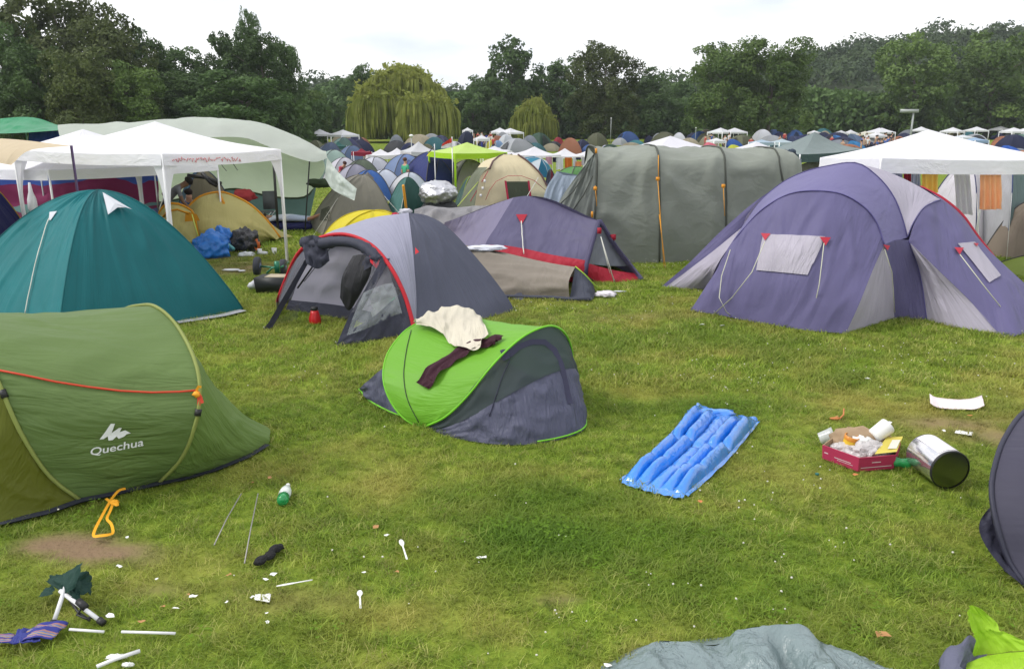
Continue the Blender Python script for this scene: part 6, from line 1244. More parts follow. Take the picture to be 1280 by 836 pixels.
    fr = coons(C_([NL, NR]), C_([P(612, 210, 18.7), P(617, 201, 19.0), P(627, 194, 19.4), P(647, 194, 19.5)]), la, ra)
    sheet(T, 'front_panel', fr, 30, 30, cr, -.12, (.012, 4, 3, 2))
    sheet(T, 'roof_panel', coons(C_([P(597, 209.5, 19.3), P(612, 210, 18.7)]), C_([P(630, 193.5, 20), ap]), C_([P(597, 209.5, 19.3), P(606, 201, 19.6), P(630, 193.5, 20)]), C_([P(612, 210, 18.7), P(617, 201, 19.0), P(627, 194, 19.4), ap])), 10, 14, cr)
    sheet(T, 'side_panel', coons(C_([FL, NL]), C_([P(597, 209.5, 19.3), P(612, 210, 18.7)]), C_([FL, P(583, 232, 19.8), P(597, 209.5, 19.3)]), la), 16, 24, gg, .02, (.02, 3, 4, 6)); sheet(T, 'back_panel', coons(C_([BR, FL + V((0, 1.5, 0))]), const(ap)), 12, 12, gg); sheet(T, 'back_panel', coons(C_([NR, BR]), const(P(647, 194, 19.5)), ra), 12, 12, cr); sheet(T, 'back_panel', coons(C_([FL + V((0, 1.5, 0)), FL]), C_([ap, P(597, 209.5, 19.3)])), 12, 12, gg)
    tube(T, 'pole_sleeve', [P(612, 211, 18.62), P(616, 202, 18.95), P(624, 195, 19.3), P(632, 192.5, 19.55)], .022, br, 5); tube(T, 'pole_sleeve', along(lambda t: ra(1 - .95 * t) + V((.01, -.02, .015)), 20), .022, br, 5)
    tube(T, 'red_piping', [P(x, y, 18.45) for x, y in ((607, 250), (612, 238), (620, 227), (635, 220), (652, 220), (668, 226), (682, 238))], .006, rd, 5); tube(T, 'red_piping', [P(610, 214, 18.55), P(598, 235, 18.6), P(588, 252, 18.5)], .008, rd, 5)
    T.part('window', [P(x, y, 18.42) for x, y in ((632, 227), (660, 227), (663, 250), (635, 250))], [(0, 1, 2, 3)], nylon((84, 92, 74), .7)); 
    for s in (((630.5, 226), (633, 226), (636.5, 251), (634, 251)), ((659.5, 226), (662, 226), (665, 251), (662.5, 251))): T.part('window_edge', [P(x, y, 18.40) for x, y in s], [(0, 1, 2, 3)], rd)
    for i in range(3): T.part('toggle', *box_geo(P(606 - i * 2.5, 228 + i * 9, 18.5), .05, .04, .06), solid((.7, .7, .7), .5, key='white_toggle'))
    rod(T, 'guy_line', P(673, 222, 18.8), P(655, 252, 18.0), .008, ROPE_W); rod(T, 'guy_line', P(600, 225, 18.7), P(572, 258, 18), .009, YG)
    # parasol
    T = Thing('parasol', 'tilted teal and white striped parasol right of the cream dome', 'parasol', AT(675, 24)); c = P(674, 204, 24); ax_ = V((.35, -.35, .85)).normalized(); q = ax_.to_track_quat('Z', 'Y').to_matrix(); tm = [nylon((44, 128, 158), .8), nylon((20, 104, 136), .8), nylon((210, 220, 228), .8)]
    for i in range(8):
        a0, a1 = i * PI / 4, (i + 1) * PI / 4; r_ = .56; e0, e1 = c + q @ V((r_ * math.cos(a0), r_ * math.sin(a0), -.16)), c + q @ V((r_ * math.cos(a1), r_ * math.sin(a1), -.16)); tip = c + q @ V((0, 0, .16)); m0, m1 = e0.lerp(tip, .5) + ax_ * .06, e1.lerp(tip, .5) + ax_ * .06
        T.part('canopy_panel', [e0, e1, m1, m0, tip], [(0, 1, 2, 3), (3, 2, 4)], tm[(i * 2) % 3]); T.part('rib', *tube_geo([e0, m0, tip], .006, 4), STEEL)
    rod(T, 'pole', tip, (c.x - .2, 24.2, TZ(0, 24)), .018, STEEL)
    # pale blue sheet tent
    T = Thing('sheet_tent', 'pale blue sheet pulled into a ridge tent beside the cream dome', 'tent', AT(697, 18.2), None, ctr=AT(710, 19)); pb = nylon((176, 190, 210), .8, bump=.5)
    sheet(T, 'sheet', coons(C_([AT(672, 17.8), AT(722, 17.6)]), C_([P(696, 214, 18.3), P(706, 219, 18.3), P(728, 220, 18.3)]), C_([AT(672, 17.8), P(680, 245, 18), P(696, 214, 18.3)])), 24, 20, pb, .05, (.05, 6, 2, 3)); sheet(T, 'sheet', coons(C_([V((.8, 20.2, -.1)), V((1.8, 20.2, -.1))]), C_([P(696, 214, 18.3), P(728, 220, 18.3)])), 8, 8, pb)
    sheet(T, 'sheet', coons(C_([AT(672, 17.8), V((.6, 19.6, -.1))]), C_([P(696, 214, 18.3), P(694, 222, 18.8)])), 8, 8, nylon((20, 140, 170), .75))
    bdome('small bright green dome with a red patch under the clothes line', 702, 737, 208.5, 26, ((96, 150, 84), (84, 140, 72), (96, 150, 84), (96, 150, 84)), rot=.5, door=(0, (180, 50, 30)))
    bdome('pink and grey checked dome between parasol and blue sheet', 676, 700, 212, 23, ((150, 60, 80), (70, 74, 96), (180, 90, 110), (70, 74, 96)), rot=.7)
    # clothes line under the gazebo row
    ln = one('clothes_line', 'thin clothes line strung under the white gazebo row', 'rope', tube_geo([P(680, 196, 27.5), P(710, 197, 27.5), P(744, 196, 27.5)], .01, 4), ROPE_W)
    for x0, x1, y0, y1, c, l_ in ((682, 690, 196, 206, (200, 150, 170), 'pinkish'), (691, 698, 197, 203, (24, 26, 50), 'short navy'), (695, 704, 197, 212, (224, 224, 230), 'long white'), (706, 715, 197, 210, (206, 110, 40), 'orange'), (716, 720, 197, 210, (214, 216, 224), 'narrow white'), (720, 726, 197, 200, (40, 40, 70), 'tiny dark blue'), (719, 727, 202, 208, (234, 150, 100), 'salmon'), (727, 733, 197, 207, (196, 190, 200), 'pale lilac'), (733, 738, 197, 213, (150, 30, 60), 'wine red')):
        hang('garment', l_ + ' garment drying on the line under the gazebo row', 'clothing', x0, x1, y0, y1, 27.4, nylon(c, .8), 1.5, .02, 'washing on the line under the gazebos', n=8)
    # behind the olive tunnel tent
    wh = (232, 230, 240)
    bgaz('big white gazebo peak right behind the olive tunnel tent', 752, 922, 194, 170, 22.5, wh, rot=.3, sag=.04); bgaz('smaller white gazebo peak behind the right half of the olive tent', 888, 1000, 192, 177, 27, wh, rot=.3); bgaz('low white gazebo between the olive tent and the grey-green gazebo', 912, 982, 194, 179.5, 30, wh, rot=.4)
    gz = TZ(0, 22); g0 = V((P(1000, 194, 20.5).x, 20.5, gz)); g1 = V((P(1079, 187, 23.5).x, 23.5, gz)); g3 = V((P(936, 190, 22.6).x, 22.6, gz)); gg_ = nylon((132, 146, 146), .78)
    gazebo('grey-green gazebo with a dark green valance behind the violet tent', (g0, g1, g1 + g3 - g0, g3), [P(1000, 193, 20.5).z - gz, P(1079, 186, 23.5).z - gz, 2.1, P(936, 191, 22.6).z - gz], P(1018.6, 165, 23.2), gg_, val=nylon((52, 84, 84), .7), vh=.20, group=None)
    bdome('cream dome seen below the grey-green gazebo', 994, 1050, 202, 23.5, ((206, 200, 190), (196, 186, 172), (206, 200, 190), (206, 200, 190)), rot=.5, big=True)
    hang('curtain', 'grey and white striped curtain hanging at the corner of the grey-green gazebo', 'curtain', 991, 1002, 199, 226, 20.3, striped([(0, (.62, .64, .68)), (.5, (.20, .24, .30))], 'u', 'curtain_print', 3.0), 3, .03)
    one('parasol', 'folded red and yellow parasol beside the striped curtain', 'parasol', lathe_geo(P(985, 216, 19.8), [(.02, 0), (.12, .12), (.16, .30), (.05, .42), (.02, .5)], 10, V((-.35, 0, .9))), striped([(0, (.6, .45, .03)), (.5, (.5, .06, .08))], 'u', 'parasol_print', 4))
    one('towel', 'green towel hanging under the back of the grey-green gazebo', 'towel', box_geo(P(1028, 207, 22), .12, .03, .28), nylon((70, 140, 50), .75)); 
    T = one('garment', 'dark garment and pale cap hung on the gazebo corner by the olive tent', 'clothing', join(blob_geo(P(986, 197, 19.9), (.16, .1, .16), .5, 3, 4, 3, False), blob_geo(P(990, 190, 19.9), (.10, .08, .07), .3, 3, 5, 2, False)), solid((.03, .045, .07), .8, key='navy_cloth'))
middle()

# ---------------------------------------------------------------- right
def right_side():
    wh = fabric((.86, .85, .91), .7, .22, .12, 4, key='gazebo_white_r', var=.02)
    c0 = V((P(1103, 215, 13.3).x, 13.4, 0)); c3 = V((P(1033, 205, 15.6).x, 15.9, 0)); c1 = V((8.7, 15.3, 0)); c1 = V((P(1340, 205, 14.3).x, 14.3, 0)); c2 = c1 + c3 - c0
    gazebo('large white gazebo with plain valance behind the violet tent at right', (c0, c1, c2, c3), [P(1103, 198, 13.4).z, P(1340, 200, 14.3).z, 2.1, P(1033, 197, 15.9).z], P(1161, 162, 15.2), wh, vh=.235, sag=.03)
    bdome('white dome with an open grey side under the right gazebo', 1160, 1262, 205, 18.3, ((236, 230, 238), (150, 168, 168), (236, 230, 238), (236, 232, 240)), rot=.5, big=True, sleeve=nylon((60, 66, 110)), q=1.3, pw=.8)
    bdome('grey-teal dome with navy edge at the right end of the camp', 1225, 1300, 204, 17.6, ((118, 138, 138), (150, 150, 160), (118, 138, 138), (200, 200, 206)), rot=.3, big=True, sleeve=solid((.02, .04, .13), .6, key='navy_edge'), q=1.4, pw=.8)
    bdome('beige dome tent low at the right edge', 1246, 1330, 252, 17.0, ((150, 136, 122), (120, 110, 100), (150, 136, 122), (150, 136, 122)), rot=.4, big=True, q=1.0, guy=False)
    T = Thing('tarpaulin', 'crumpled brown and pale cloth heap below the orange towel', 'tarpaulin', G(1222, 292), None, ctr=G(1222, 292)); T.part('sheet', *blob_geo(G(1228, 290), (.62, .4, .30), .35, 2.4, 3, 4), fabric(srgb(130, 118, 100, .7), .7, .05, .8, 5, key='brown_cloth')); T.part('lining', *blob_geo(G(1206, 289), (.22, .25, .14), .4, 3, 6, 3), solid((.50, .48, .45), .8, key='pale_cloth'))
    T = Thing('towel_line', 'cord strung along the front of the right gazebo', 'rope', P(1150, 217, 13.9)); 
    tube(T, 'cord', [P(1104, 215, 13.5), P(1180, 215, 13.8), P(1320, 214, 14.2)], .006, ROPE_W, 4)
    hang('towel', 'ochre towel hanging under the right gazebo', 'towel', 1152, 1173, 214, 243, 13.9, nylon((250, 204, 96), 1.0), 3, .04, 'towels under the right gazebo', y1b=241)
    hang('towel', 'orange towel with a fringed hem hanging under the right gazebo', 'towel', 1225, 1251, 214, 262, 14.0, nylon((255, 190, 140), 1.0), 4, .05, 'towels under the right gazebo')
    hang('garment', 'red and white garment hanging left of the ochre towel', 'clothing', 1129, 1139, 214, 228, 13.9, nylon((170, 40, 60), .8), 2, .03); hang('garment', 'light blue patterned cloth hanging between red garment and ochre towel', 'clothing', 1139, 1151, 214, 234, 14.2, striped([(0, (.6, .66, .75)), (.6, (.35, .42, .55))], 'u', 'check_print', 5), 2, .03); hang('garment', 'pale patterned cloth at the near corner of the right gazebo', 'clothing', 1108, 1128, 214, 226, 14.4, nylon((180, 186, 210), .8), 3, .03)
    hang('curtain', 'white curtain panel hanging beside the ochre towel', 'curtain', 1192, 1212, 214, 268, 16.2, nylon((236, 232, 240), .95), 3, .05, skew=4)
    bdome('lime green tent corner cut by the right edge', 1262, 1360, 318, 15.0, ((150, 170, 70), (150, 170, 70), (150, 170, 70), (150, 170, 70)), rot=.2, q=1.0, guy=False, big=True)
    one('bin_bag', 'dark grey bag on the grass at the right edge', 'rubbish bag', blob_geo(G(1277, 318), (.16, .12, .12), .3, 3, 3, 3), solid((.10, .10, .13), .7, key='grey_bag')); one('cloth', 'blue-grey cloth strip on the grass below the right gazebo', 'cloth', blob_geo(G(1226, 294), (.35, .1, .03), .3, 3, 8, 3), nylon((60, 84, 120)))
right_side()

# ---------------------------------------------------------------- the far camp
FAR = []
def far_camp():
    rg = random.Random(21)
    wt = (226, 226, 232)
    G_ = 'gazebos of the far camp'; D_ = 'tents of the far camp'
    for a in (('white gazebo beside the gap right of the big willow', 578, 591, 163.5, 159.5, 118, wt), ('white gazebo left of two joined ones on the far meadow', 1011, 1024, 166, 163, 140, wt), ('left one of two joined white gazebos on the far meadow', 1044, 1058, 166.5, 162.8, 125, wt), ('right one of two joined white gazebos on the far meadow', 1056, 1070, 166.5, 162.3, 128, wt), ('cream gazebo right of the two joined white ones', 1073, 1090, 167.5, 164, 112, (214, 210, 196)), ('white gazebo over a busy crowd on the far meadow', 1085, 1106, 170, 165, 98, wt), ('small white gazebo with a blue tarp on each side', 1223, 1249, 188, 182, 62, wt), ('white gazebo near the far trees left of the poplars', 885, 906, 176.5, 172.5, 84, wt), ('long pale blue canopy beyond the smaller white peak', 938, 966, 178.5, 174.5, 72, (170, 190, 210)), ('pale canopy at the foot of the forked poplar', 964, 990, 178.5, 173.5, 74, (180, 196, 206)), ('white canopy right behind the big right gazebo', 1190, 1216, 172.5, 168.5, 92, (214, 218, 226)), ('blue-white canopy on the far right meadow', 1205, 1232, 176, 172, 80, (150, 176, 210)), ('white canopy above the lime gazebo', 592, 612, 174, 169, 88, wt)):
        bgaz(a[0], *a[1:], group=G_, rot=.3, vh=.25, sag=.02, lr=.05)
    for a in (('deep blue pointed tent at the left foot of the far wood', 824, 851, 169.5, 150, (40, 92, 160)), ('green tent left of the deep blue pointed one', 808, 828, 175, 140, (70, 120, 80)), ('blue-and-white small dome by the olive tunnel tent', 772, 786, 180.5, 86, (120, 140, 190)), ('white ridge tent beside the pale tree trunk', 750, 764, 181.5, 78, (190, 190, 214)), ('royal blue dome among people near the willow gap', 601, 612, 169, 104, (30, 50, 150)), ('lemon yellow dome near the willow gap', 611, 620, 175, 92, (220, 214, 50)), ('pale blue dome near the willow gap', 617, 628, 175.5, 90, (130, 160, 200)), ('white ragged tent left of the small willow', 626, 640, 168, 96, (206, 210, 218)), ('dark blue tarp dome under the white far gazebo', 576, 592, 164, 114, (30, 40, 70)),
              ('blue dome behind the grey-green gazebo', 1032, 1052, 169, 92, (60, 120, 186)), ('grey-blue dome beside the far crowd', 1054, 1072, 167.5, 96, (96, 116, 150)), ('cyan dome in front of the grey-blue one', 1056, 1072, 176, 78, (50, 130, 190)), ('bright blue tarp tent left of the small white gazebo', 1214, 1230, 184, 60, (40, 110, 200)), ('bright blue tarp tent right of the small white gazebo', 1246, 1266, 182, 62, (36, 96, 196)), ('grey-green box tent at the far right edge', 1258, 1290, 167.5, 84, (130, 160, 150)), ('orange-brown tent cut by the right edge', 1262, 1296, 188, 55, (190, 130, 90)), ('blue dome left of the poplar trunk', 906, 922, 174, 84, (40, 90, 170)), ('pink dome under the far white gazebo', 880, 890, 178, 76, (220, 110, 130)), ('yellow dome beyond the smaller white peak', 911, 920, 181, 72, (200, 204, 60)), ('red tarp tent right of the small willow', 690, 704, 171.5, 110, (150, 30, 50)), ('navy dome at the poplar foot', 984, 996, 170, 88, (50, 60, 100))):
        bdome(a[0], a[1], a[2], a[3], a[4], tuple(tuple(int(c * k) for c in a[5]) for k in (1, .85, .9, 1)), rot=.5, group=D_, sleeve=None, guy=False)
    cols = {'blue': (60, 96, 160), 'navy': (34, 42, 84), 'grey': (130, 136, 146), 'dark green': (48, 80, 62), 'olive': (100, 104, 76), 'teal': (50, 116, 126), 'silver': (180, 184, 190), 'beige': (176, 166, 140), 'charcoal': (56, 58, 66), 'orange': (170, 110, 80), 'white': (214, 216, 224)}
    zone = {'left of the big willow': ((384, 450, 55, 125), 22), 'around the willows': ((440, 800, 70, 122), 46), 'before the poplars': ((780, 1040, 75, 155), 52), 'below the wooded hill': ((1020, 1290, 70, 180), 120)}
    ks = list(cols); PR = {}
    for zn, ((x0, x1, d0, d1), n) in zone.items():
        for i in range(n):
            Yd = (1 / (rg.random() * (1 / d0 - 1 / d1) + 1 / d1)); px = x0 + (x1 - x0) * rg.random(); c = ks[rg.randrange(len(ks))] if rg.random() > .2 else 'navy'; g = AT(px, Yd); g.x += 0
            p0 = P(px, 165, Yd); g = V((p0.x, Yd, TZ(p0.x, Yd)))
            if c not in PR:
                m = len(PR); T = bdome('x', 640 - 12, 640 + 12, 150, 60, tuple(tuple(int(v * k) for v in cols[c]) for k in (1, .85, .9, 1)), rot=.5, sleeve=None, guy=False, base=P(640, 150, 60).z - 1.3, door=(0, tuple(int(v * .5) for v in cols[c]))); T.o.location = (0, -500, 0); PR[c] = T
            src = PR[c].o; r = src.copy(); COL.objects.link(r); r.location = g; k = .60 + .65 * rg.random() ** 1.4; r.scale = (k * (1.5 + .8 * rg.random()), k * (1.4 + .6 * rg.random()), k * (.95 + .45 * rg.random())); r.rotation_euler.z = rg.random() * 6.28
            tag(r, 'small %s dome tent in the far camp %s' % (c, zn), 'tent', '%s dome tents in the far camp %s' % (c, zn)); FAR.append((px, 'small %s dome tents' % c, zn, r, 1.2))
            for ch in src.children:
                q = ch.copy(); COL.objects.link(q); q.parent = r
    for T in PR.values():
        for ch in list(T.o.children): bpy.data.objects.remove(ch)
        bpy.data.objects.remove(T.o)
    gsrc = None
    for zn, ((x0, x1, d0, d1), n) in {'before the poplars': ((800, 1000, 105, 160), 5), 'below the wooded hill': ((1080, 1290, 105, 180), 12), 'around the willows': ((588, 640, 100, 140), 2), 'left of the big willow': ((388, 436, 60, 120), 3)}.items():
        for i in range(n):
            px = x0 + (x1 - x0) * rg.random(); Yd = (1 / (rg.random() * (1 / d0 - 1 / d1) + 1 / d1)); p0 = P(px, 165, Yd)
            gq = gazebo('small white gazebo standing in the far camp %s' % zn, corners(p0.x, Yd, 2.5, 2.5, rg.random()), 1.75, 2.3, wt, group='small white gazebos in the far camp ' + zn, lr=.05, sag=.02); FAR.append((px, 'small white gazebos', zn, gq.o, 2.5))
    # people in the distance
    shirts = {'dark': (.05, .05, .07), 'white': (.6, .6, .62), 'red': (.42, .05, .05), 'blue': (.06, .12, .35), 'tan': (.40, .28, .20)}
    for zn, ((x0, x1, d0, d1), n) in {'on the far meadow': ((1022, 1116, 75, 110), 60), 'beside the big willow': ((592, 622, 85, 118), 18), 'under the far poplars': ((880, 1010, 80, 115), 14)}.items():
        for i in range(n):
            px = x0 + (x1 - x0) * rg.random(); Yd = d0 + (d1 - d0) * rg.random(); p0 = P(px, 165, Yd); c = list(shirts)[rg.randrange(5)]
            pr_ = person('distant person in a %s top %s' % (c, zn), (p0.x, Yd, TZ(p0.x, Yd)), rg.random() * 6.28, STAND, LONG, SK1, shirts[c], (.05, .05, .08), group='people in %s tops %s' % (c, zn), key='stand'); FAR.append((px, 'distant people in %s tops' % c, zn, pr_, 1.5))
    # lamp posts
    gp = solid((.38, .40, .40), .5, .3, 'galvanised')
    for x, yt, Yd, lab, w_ in ((1142, 140, 100, 'tall lamp post with a flat rectangular head on the far meadow', 1.3), (514, 170, 60, 'thin lamp post with a round white head before the big willow', .16), (870, 160, 120, 'small lamp post beneath the left poplar', .12), (764, 148, 110, 'lamp post beside the pale trunk of the olive tree', .10)):
        t_ = P(x, yt, Yd); g = TZ(t_.x, Yd); T = Thing('lamp_post', lab, 'lamp post', (t_.x, Yd, g)); rod(T, 'post', (t_.x, Yd, g), t_, .12 if w_ > 1 else .035, gp, 8)
        T.part('lamp_head', *(box_geo(t_ + V((-w_ * .4, 0, -.1)), w_ * 1.6, .4, .4)), gp) if w_ > 1 else T.part('lamp_head', *blob_geo(t_, (w_, w_, w_ * .7), 0, 1, 1, 2, False), solid((.7, .7, .7), .4, key='white_globe'))
far_camp()

def cull_and_name():
    """what stands wholly behind other things is left out; the rest of each kind is told apart by its place in the row"""
    bpy.context.view_layer.update(); dg = bpy.context.evaluated_depsgraph_get(); E_ = V((0, 0, EYE)); kept = {}
    for px, kind, zn, r, h in FAR:
        mine = {c.name for c in r.children} | {r.name}; hits = 0; s = r.scale.x if r.type == 'EMPTY' and r.scale.x != 1 else 1
        for dx in (-1.3, -.8, -.4, 0, .4, .8, 1.3):
            for f in (.15, .35, .55, .75, .95):
                q = V(r.location) + V((dx * (.25 if r.type == 'MESH' else 1), 0, h * f * (1.3 if s != 1 else 1))); d = (q - E_).normalized(); ok = SC.ray_cast(dg, E_, d, distance=400)
                if ok[0] and ok[4] and ok[4].name in mine: hits += 1
        if hits < 2:
            for c in list(r.children): bpy.data.objects.remove(c)
            bpy.data.objects.remove(r)
        else: kept.setdefault((kind, zn), []).append((r.location.x / r.location.y, r))
    W_ = ['leftmost', 'second from left', 'third from left', 'fourth from left', 'fifth from left', 'sixth from left', 'seventh from left', 'eighth from left', 'ninth from left', 'tenth from left', 'eleventh from left', 'twelfth from left', 'thirteenth from left', 'fourteenth from left']
    for (kind, zn), l in kept.items():
        l.sort(key=lambda t: t[0])
        for i, (x, r) in enumerate(l):
            one_ = kind.replace('people', 'person').replace('tents', 'tent').replace('gazebos', 'gazebo').replace('tops', 'top')
            r['label'] = one_ + ' standing ' + zn if len(l) == 1 else ('%s of the %s %s' % (W_[i] if i < len(l) - 1 or i > 12 else 'rightmost', kind, zn))
cull_and_name()

# ================================================================ things lying on the grass
PLW = solid((.78, .78, .76), .35, key='white_plastic')
def flat_sheet(name, label, cat, pts, mat, h=.02, amp=.02, fr=6, n=14, m=10, group=None, seed=1, thick=True, lift=None):
    """a cloth or paper lying loosely: pts = four ground corners as photographed"""
    a, b, c, d = [G(*p) for p in pts]
    def S(u, v):
        p = a.lerp(b, u).lerp(d.lerp(c, u), v); p.z = .012 + h * .5 + amp * (noise.noise(V((u * fr, v * fr, seed))) + .5 * noise.noise(V((u * fr * 2, v * fr * 2, seed)))) + (lift(u, v) if lift else 0); return p
    vs, fs, uv = grid(S, n, m); o = one(name, label, cat, (vs, fs, uv), mat, group)
    if thick: md = o.modifiers.new('thickness', 'SOLIDIFY'); md.thickness = .004
    keep(*[a, b, c, d]); return o
def scrap(c, s, sd):
    """a torn, curled flat piece"""
    rg = random.Random(int(sd)); a0 = rg.random() * 6; n = 7; ring = []
    for i in range(n):
        a = a0 + i * 2 * PI / n; r_ = s * (.55 + .7 * rg.random()) * (1.25 if i % 3 else .8); ring.append(c + V((r_ * math.cos(a) * 1.2, r_ * math.sin(a) * .9, s * .5 * rg.random())))
    vs = ring + [c + (q - c) * .5 + V((0, 0, s * (.3 * rg.random() - .1))) for q in ring] + [c]; fs = [(i, (i + 1) % n, n + (i + 1) % n, n + i) for i in range(n)] + [(n + i, n + (i + 1) % n, 2 * n) for i in range(n)]
    return vs, fs
def litter():
    # blue air mattress
    FL, FR, NR, NL = G(869, 512), G(947, 530), G(856, 622), G(778, 603)
    bm_ = fabric((.004, .24, .82), .16, .12, .15, 14, key='blue_vinyl', spec=1.0, coat=1.0, fold=(2, 22), fs=.5)
    for n_ in bm_.node_tree.nodes:
        if n_.type == 'BSDF_PRINCIPLED': n_.inputs['Coat IOR'].default_value = 1.55; n_.inputs['Coat Roughness'].default_value = .06; T = Thing('air_mattress', 'half-deflated shiny blue air mattress lying on the grass', 'air mattress', (FL + NR) / 2)
    lf, rt = C_([NL, G(826, 563), FL]), C_([NR, G(905, 577), FR])
    for k in range(5):
        def S(u, v, k=k):      # u across the chamber, v along the mattress
            t = (k + u) / 5; p = lf(v).lerp(rt(v), t); e = min(1, 7 * min(v, 1 - v)) ** .6; r_ = math.sin(PI * u) ** .6; slack = .9 + .25 * noise.noise(V((k * 3.7, v * 3.2, 1)))
            hgt = (.13, .11, .05, .11, .13)[k] * slack * (1 - .6 * math.exp(-((v - .52 - .03 * math.sin(k * 2)) / .03) ** 2) - .2 * math.exp(-((v - .24) / .02) ** 2)); p.z = .022 + hgt * r_ * e + .007 * (1 - min(1, abs(noise.noise(V((t * 9, v * 14, 5)))) * 6)) * e; p.x += .012 * noise.noise(V((k, v * 5, 8))); return p
        vs, fs, uv = grid(S, 14, 90); T.part('air_chamber', vs, fs, bm_, uvs=uv)
    def edge(c0, c1, n, sd):
        vs = []; 
        for i in range(n + 1):
            u = i / n; p, q = c0(u), c1(u); w_ = .006 * math.sin(u * 40 + sd) + .012 * noise.noise(V((u * 9, sd, 0))); vs += [p + V((0, 0, .03 + w_ * .3)), q + V((0, 0, .02 + w_))]
        return vs, [(2 * i, 2 * i + 2, 2 * i + 3, 2 * i + 1) for i in range(n)]
    for c0, c1 in ((C_([NL, NR]), C_([G(777, 607), G(815, 618), G(853, 626)])), (C_([FL, FR]), C_([G(871, 506), G(905, 518), G(946, 524)])), (lf, C_([G(774, 603), G(822, 562), G(866, 510)])), (rt, C_([G(860, 624), G(909, 578), G(950, 529)]))): T.part('welded_edge', *edge(c0, c1, 40, 1), bm_)
    sh = C_([FL, FL.lerp(FR, .18)]); T.part('pillow_edge', *blob_geo(G(888, 521), (.22, .07, .05), .3, 4, 3, 3), bm_)
    keep(NL, NR, FR, FL)
    # fruit box with rubbish
    a = G(1024, 562); T = Thing('cardboard_box', 'crimson and yellow cardboard tray filled with rubbish', 'box', G(1070, 578)); cm = solid((.42, .03, .09), .7, key='crimson_card'); ye = solid((.55, .46, .08), .7, key='yellow_card'); br = solid((.34, .24, .15), .9, key='brown_card')
    p = [G(1026, 573), G(1072, 590), G(1118, 586), G(1124, 570), G(1104, 556), G(1058, 549)]; hh = .125; bx = []
    vs = []; n = len(p); c = sum(p, V()) / n
    for z, k in ((0, .97), (hh, 1.0)): vs += [c + (q - c) * k + V((0, 0, z)) for q in p]
    cols_ = [cm, cm, ye, br, br, br]
    for i in range(n):
        j = (i + 1) % n; inn = [v.lerp(c + V((0, 0, v.z)), .03) for v in (vs[i], vs[j], vs[j + n], vs[i + n])]; q = [vs[i], vs[j], vs[j + n], vs[i + n]] + inn
        T.part('side', q, [(0, 1, 2, 3), (7, 6, 5, 4), (3, 2, 6, 7)], cm if i == 2 else cols_[i], smooth=False)
    T.part('bottom', [v + V((0, 0, .006)) for v in vs[:n]], [tuple(range(n))], br, smooth=False)
    T.part('flap', [vs[n + 2] + V((-.17, .02, .0)), vs[n + 2] + V((.0, 0, .03)), vs[n + 3] + V((.02, .02, .05)), vs[n + 3] + V((-.10, .06, .03))], [(0, 1, 2, 3)], ye, smooth=False)
    T.part('flap_print', [vs[n + 2].lerp(vs[n + 3], .2) + V((-.08, .01, .030)), vs[n + 2].lerp(vs[n + 3], .2) + V((-.01, 0, .036)), vs[n + 2].lerp(vs[n + 3], .75) + V((-.0, 0, .055)), vs[n + 2].lerp(vs[n + 3], .75) + V((-.06, .02, .046))], [(0, 1, 2, 3)], solid((.6, .58, .5), .7, key='pale_print'), smooth=False)
    lines = []; d = (vs[1] - vs[0]).normalized(); nrm = d.cross(V((0, 0, 1))).normalized() * .006
    if nrm.y > 0: nrm = -nrm
    for (s, e, z, t) in ((.05, .16, .085, .022), (.05, .16, .060, .012), (.30, .55, .072, .008), (.34, .80, .050, .006), (.42, .86, .036, .004)):
        A, B = vs[0].lerp(vs[1], s), vs[0].lerp(vs[1], e); lines.append(([A + nrm + V((0, 0, z)), B + nrm + V((0, 0, z)), B + nrm + V((0, 0, z + t)), A + nrm + V((0, 0, z + t))], [(0, 1, 2, 3)]))
    T.part('print', *join(*lines), solid((.62, .50, .52), .7, key='box_print'), smooth=False)
    d2 = (vs[2] - vs[1]); n2 = d2.cross(V((0, 0, 1))).normalized() * .006; n2 = -n2 if n2.y > 0 else n2; lines = []
    for (s, e, z, t) in ((.35, .6, .07, .008), (.06, .92, .03, .006)):
        A, B = vs[1].lerp(vs[2], s), vs[1].lerp(vs[2], e); lines.append(([A + n2 + V((0, 0, z)), B + n2 + V((0, 0, z)), B + n2 + V((0, 0, z + t)), A + n2 + V((0, 0, z + t))], [(0, 1, 2, 3)]))
    T.part('print', *join(*lines), solid((.62, .50, .52), .7, key='box_print'), smooth=False)
    T.part('lining_paper', *blob_geo(c + V((-.02, .12, .02)), (.26, .13, .12), .2, 3, 4, 3), br)
    cup = fabric((.72, .74, .74), .12, 0, .1, 6, alpha=.45, key='clear_cup', spec=.8)
    one('plastic_cup', 'clear plastic cup lying on the left end of the crimson tray', 'cup', lathe_geo(P(1024, 548, 6.75), [(.05, 0), (.062, .10), (.068, .13), (.064, .13), (.048, .004)], 18, V((.55, -.1, .25)), False), cup)
    J = Thing('jar', 'open orange and yellow jar standing in the crimson tray', 'jar', c + V((-.17, .03, .02))); J.part('body', *lathe_geo(c + V((-.17, .03, .03)), [(.055, 0), (.058, .02), (.058, .12)], 18, V((.2, -.1, 1)), False), solid((.74, .48, .04), .3, key='jar_yellow')); J.part('rim', *lathe_geo(c + V((-.146, .018, .148)), [(.060, 0), (.062, .035), (.055, .037), (.052, -.06), (.001, -.06)], 18, V((.2, -.1, 1)), False), solid((.62, .24, .03), .35, key='jar_orange'))
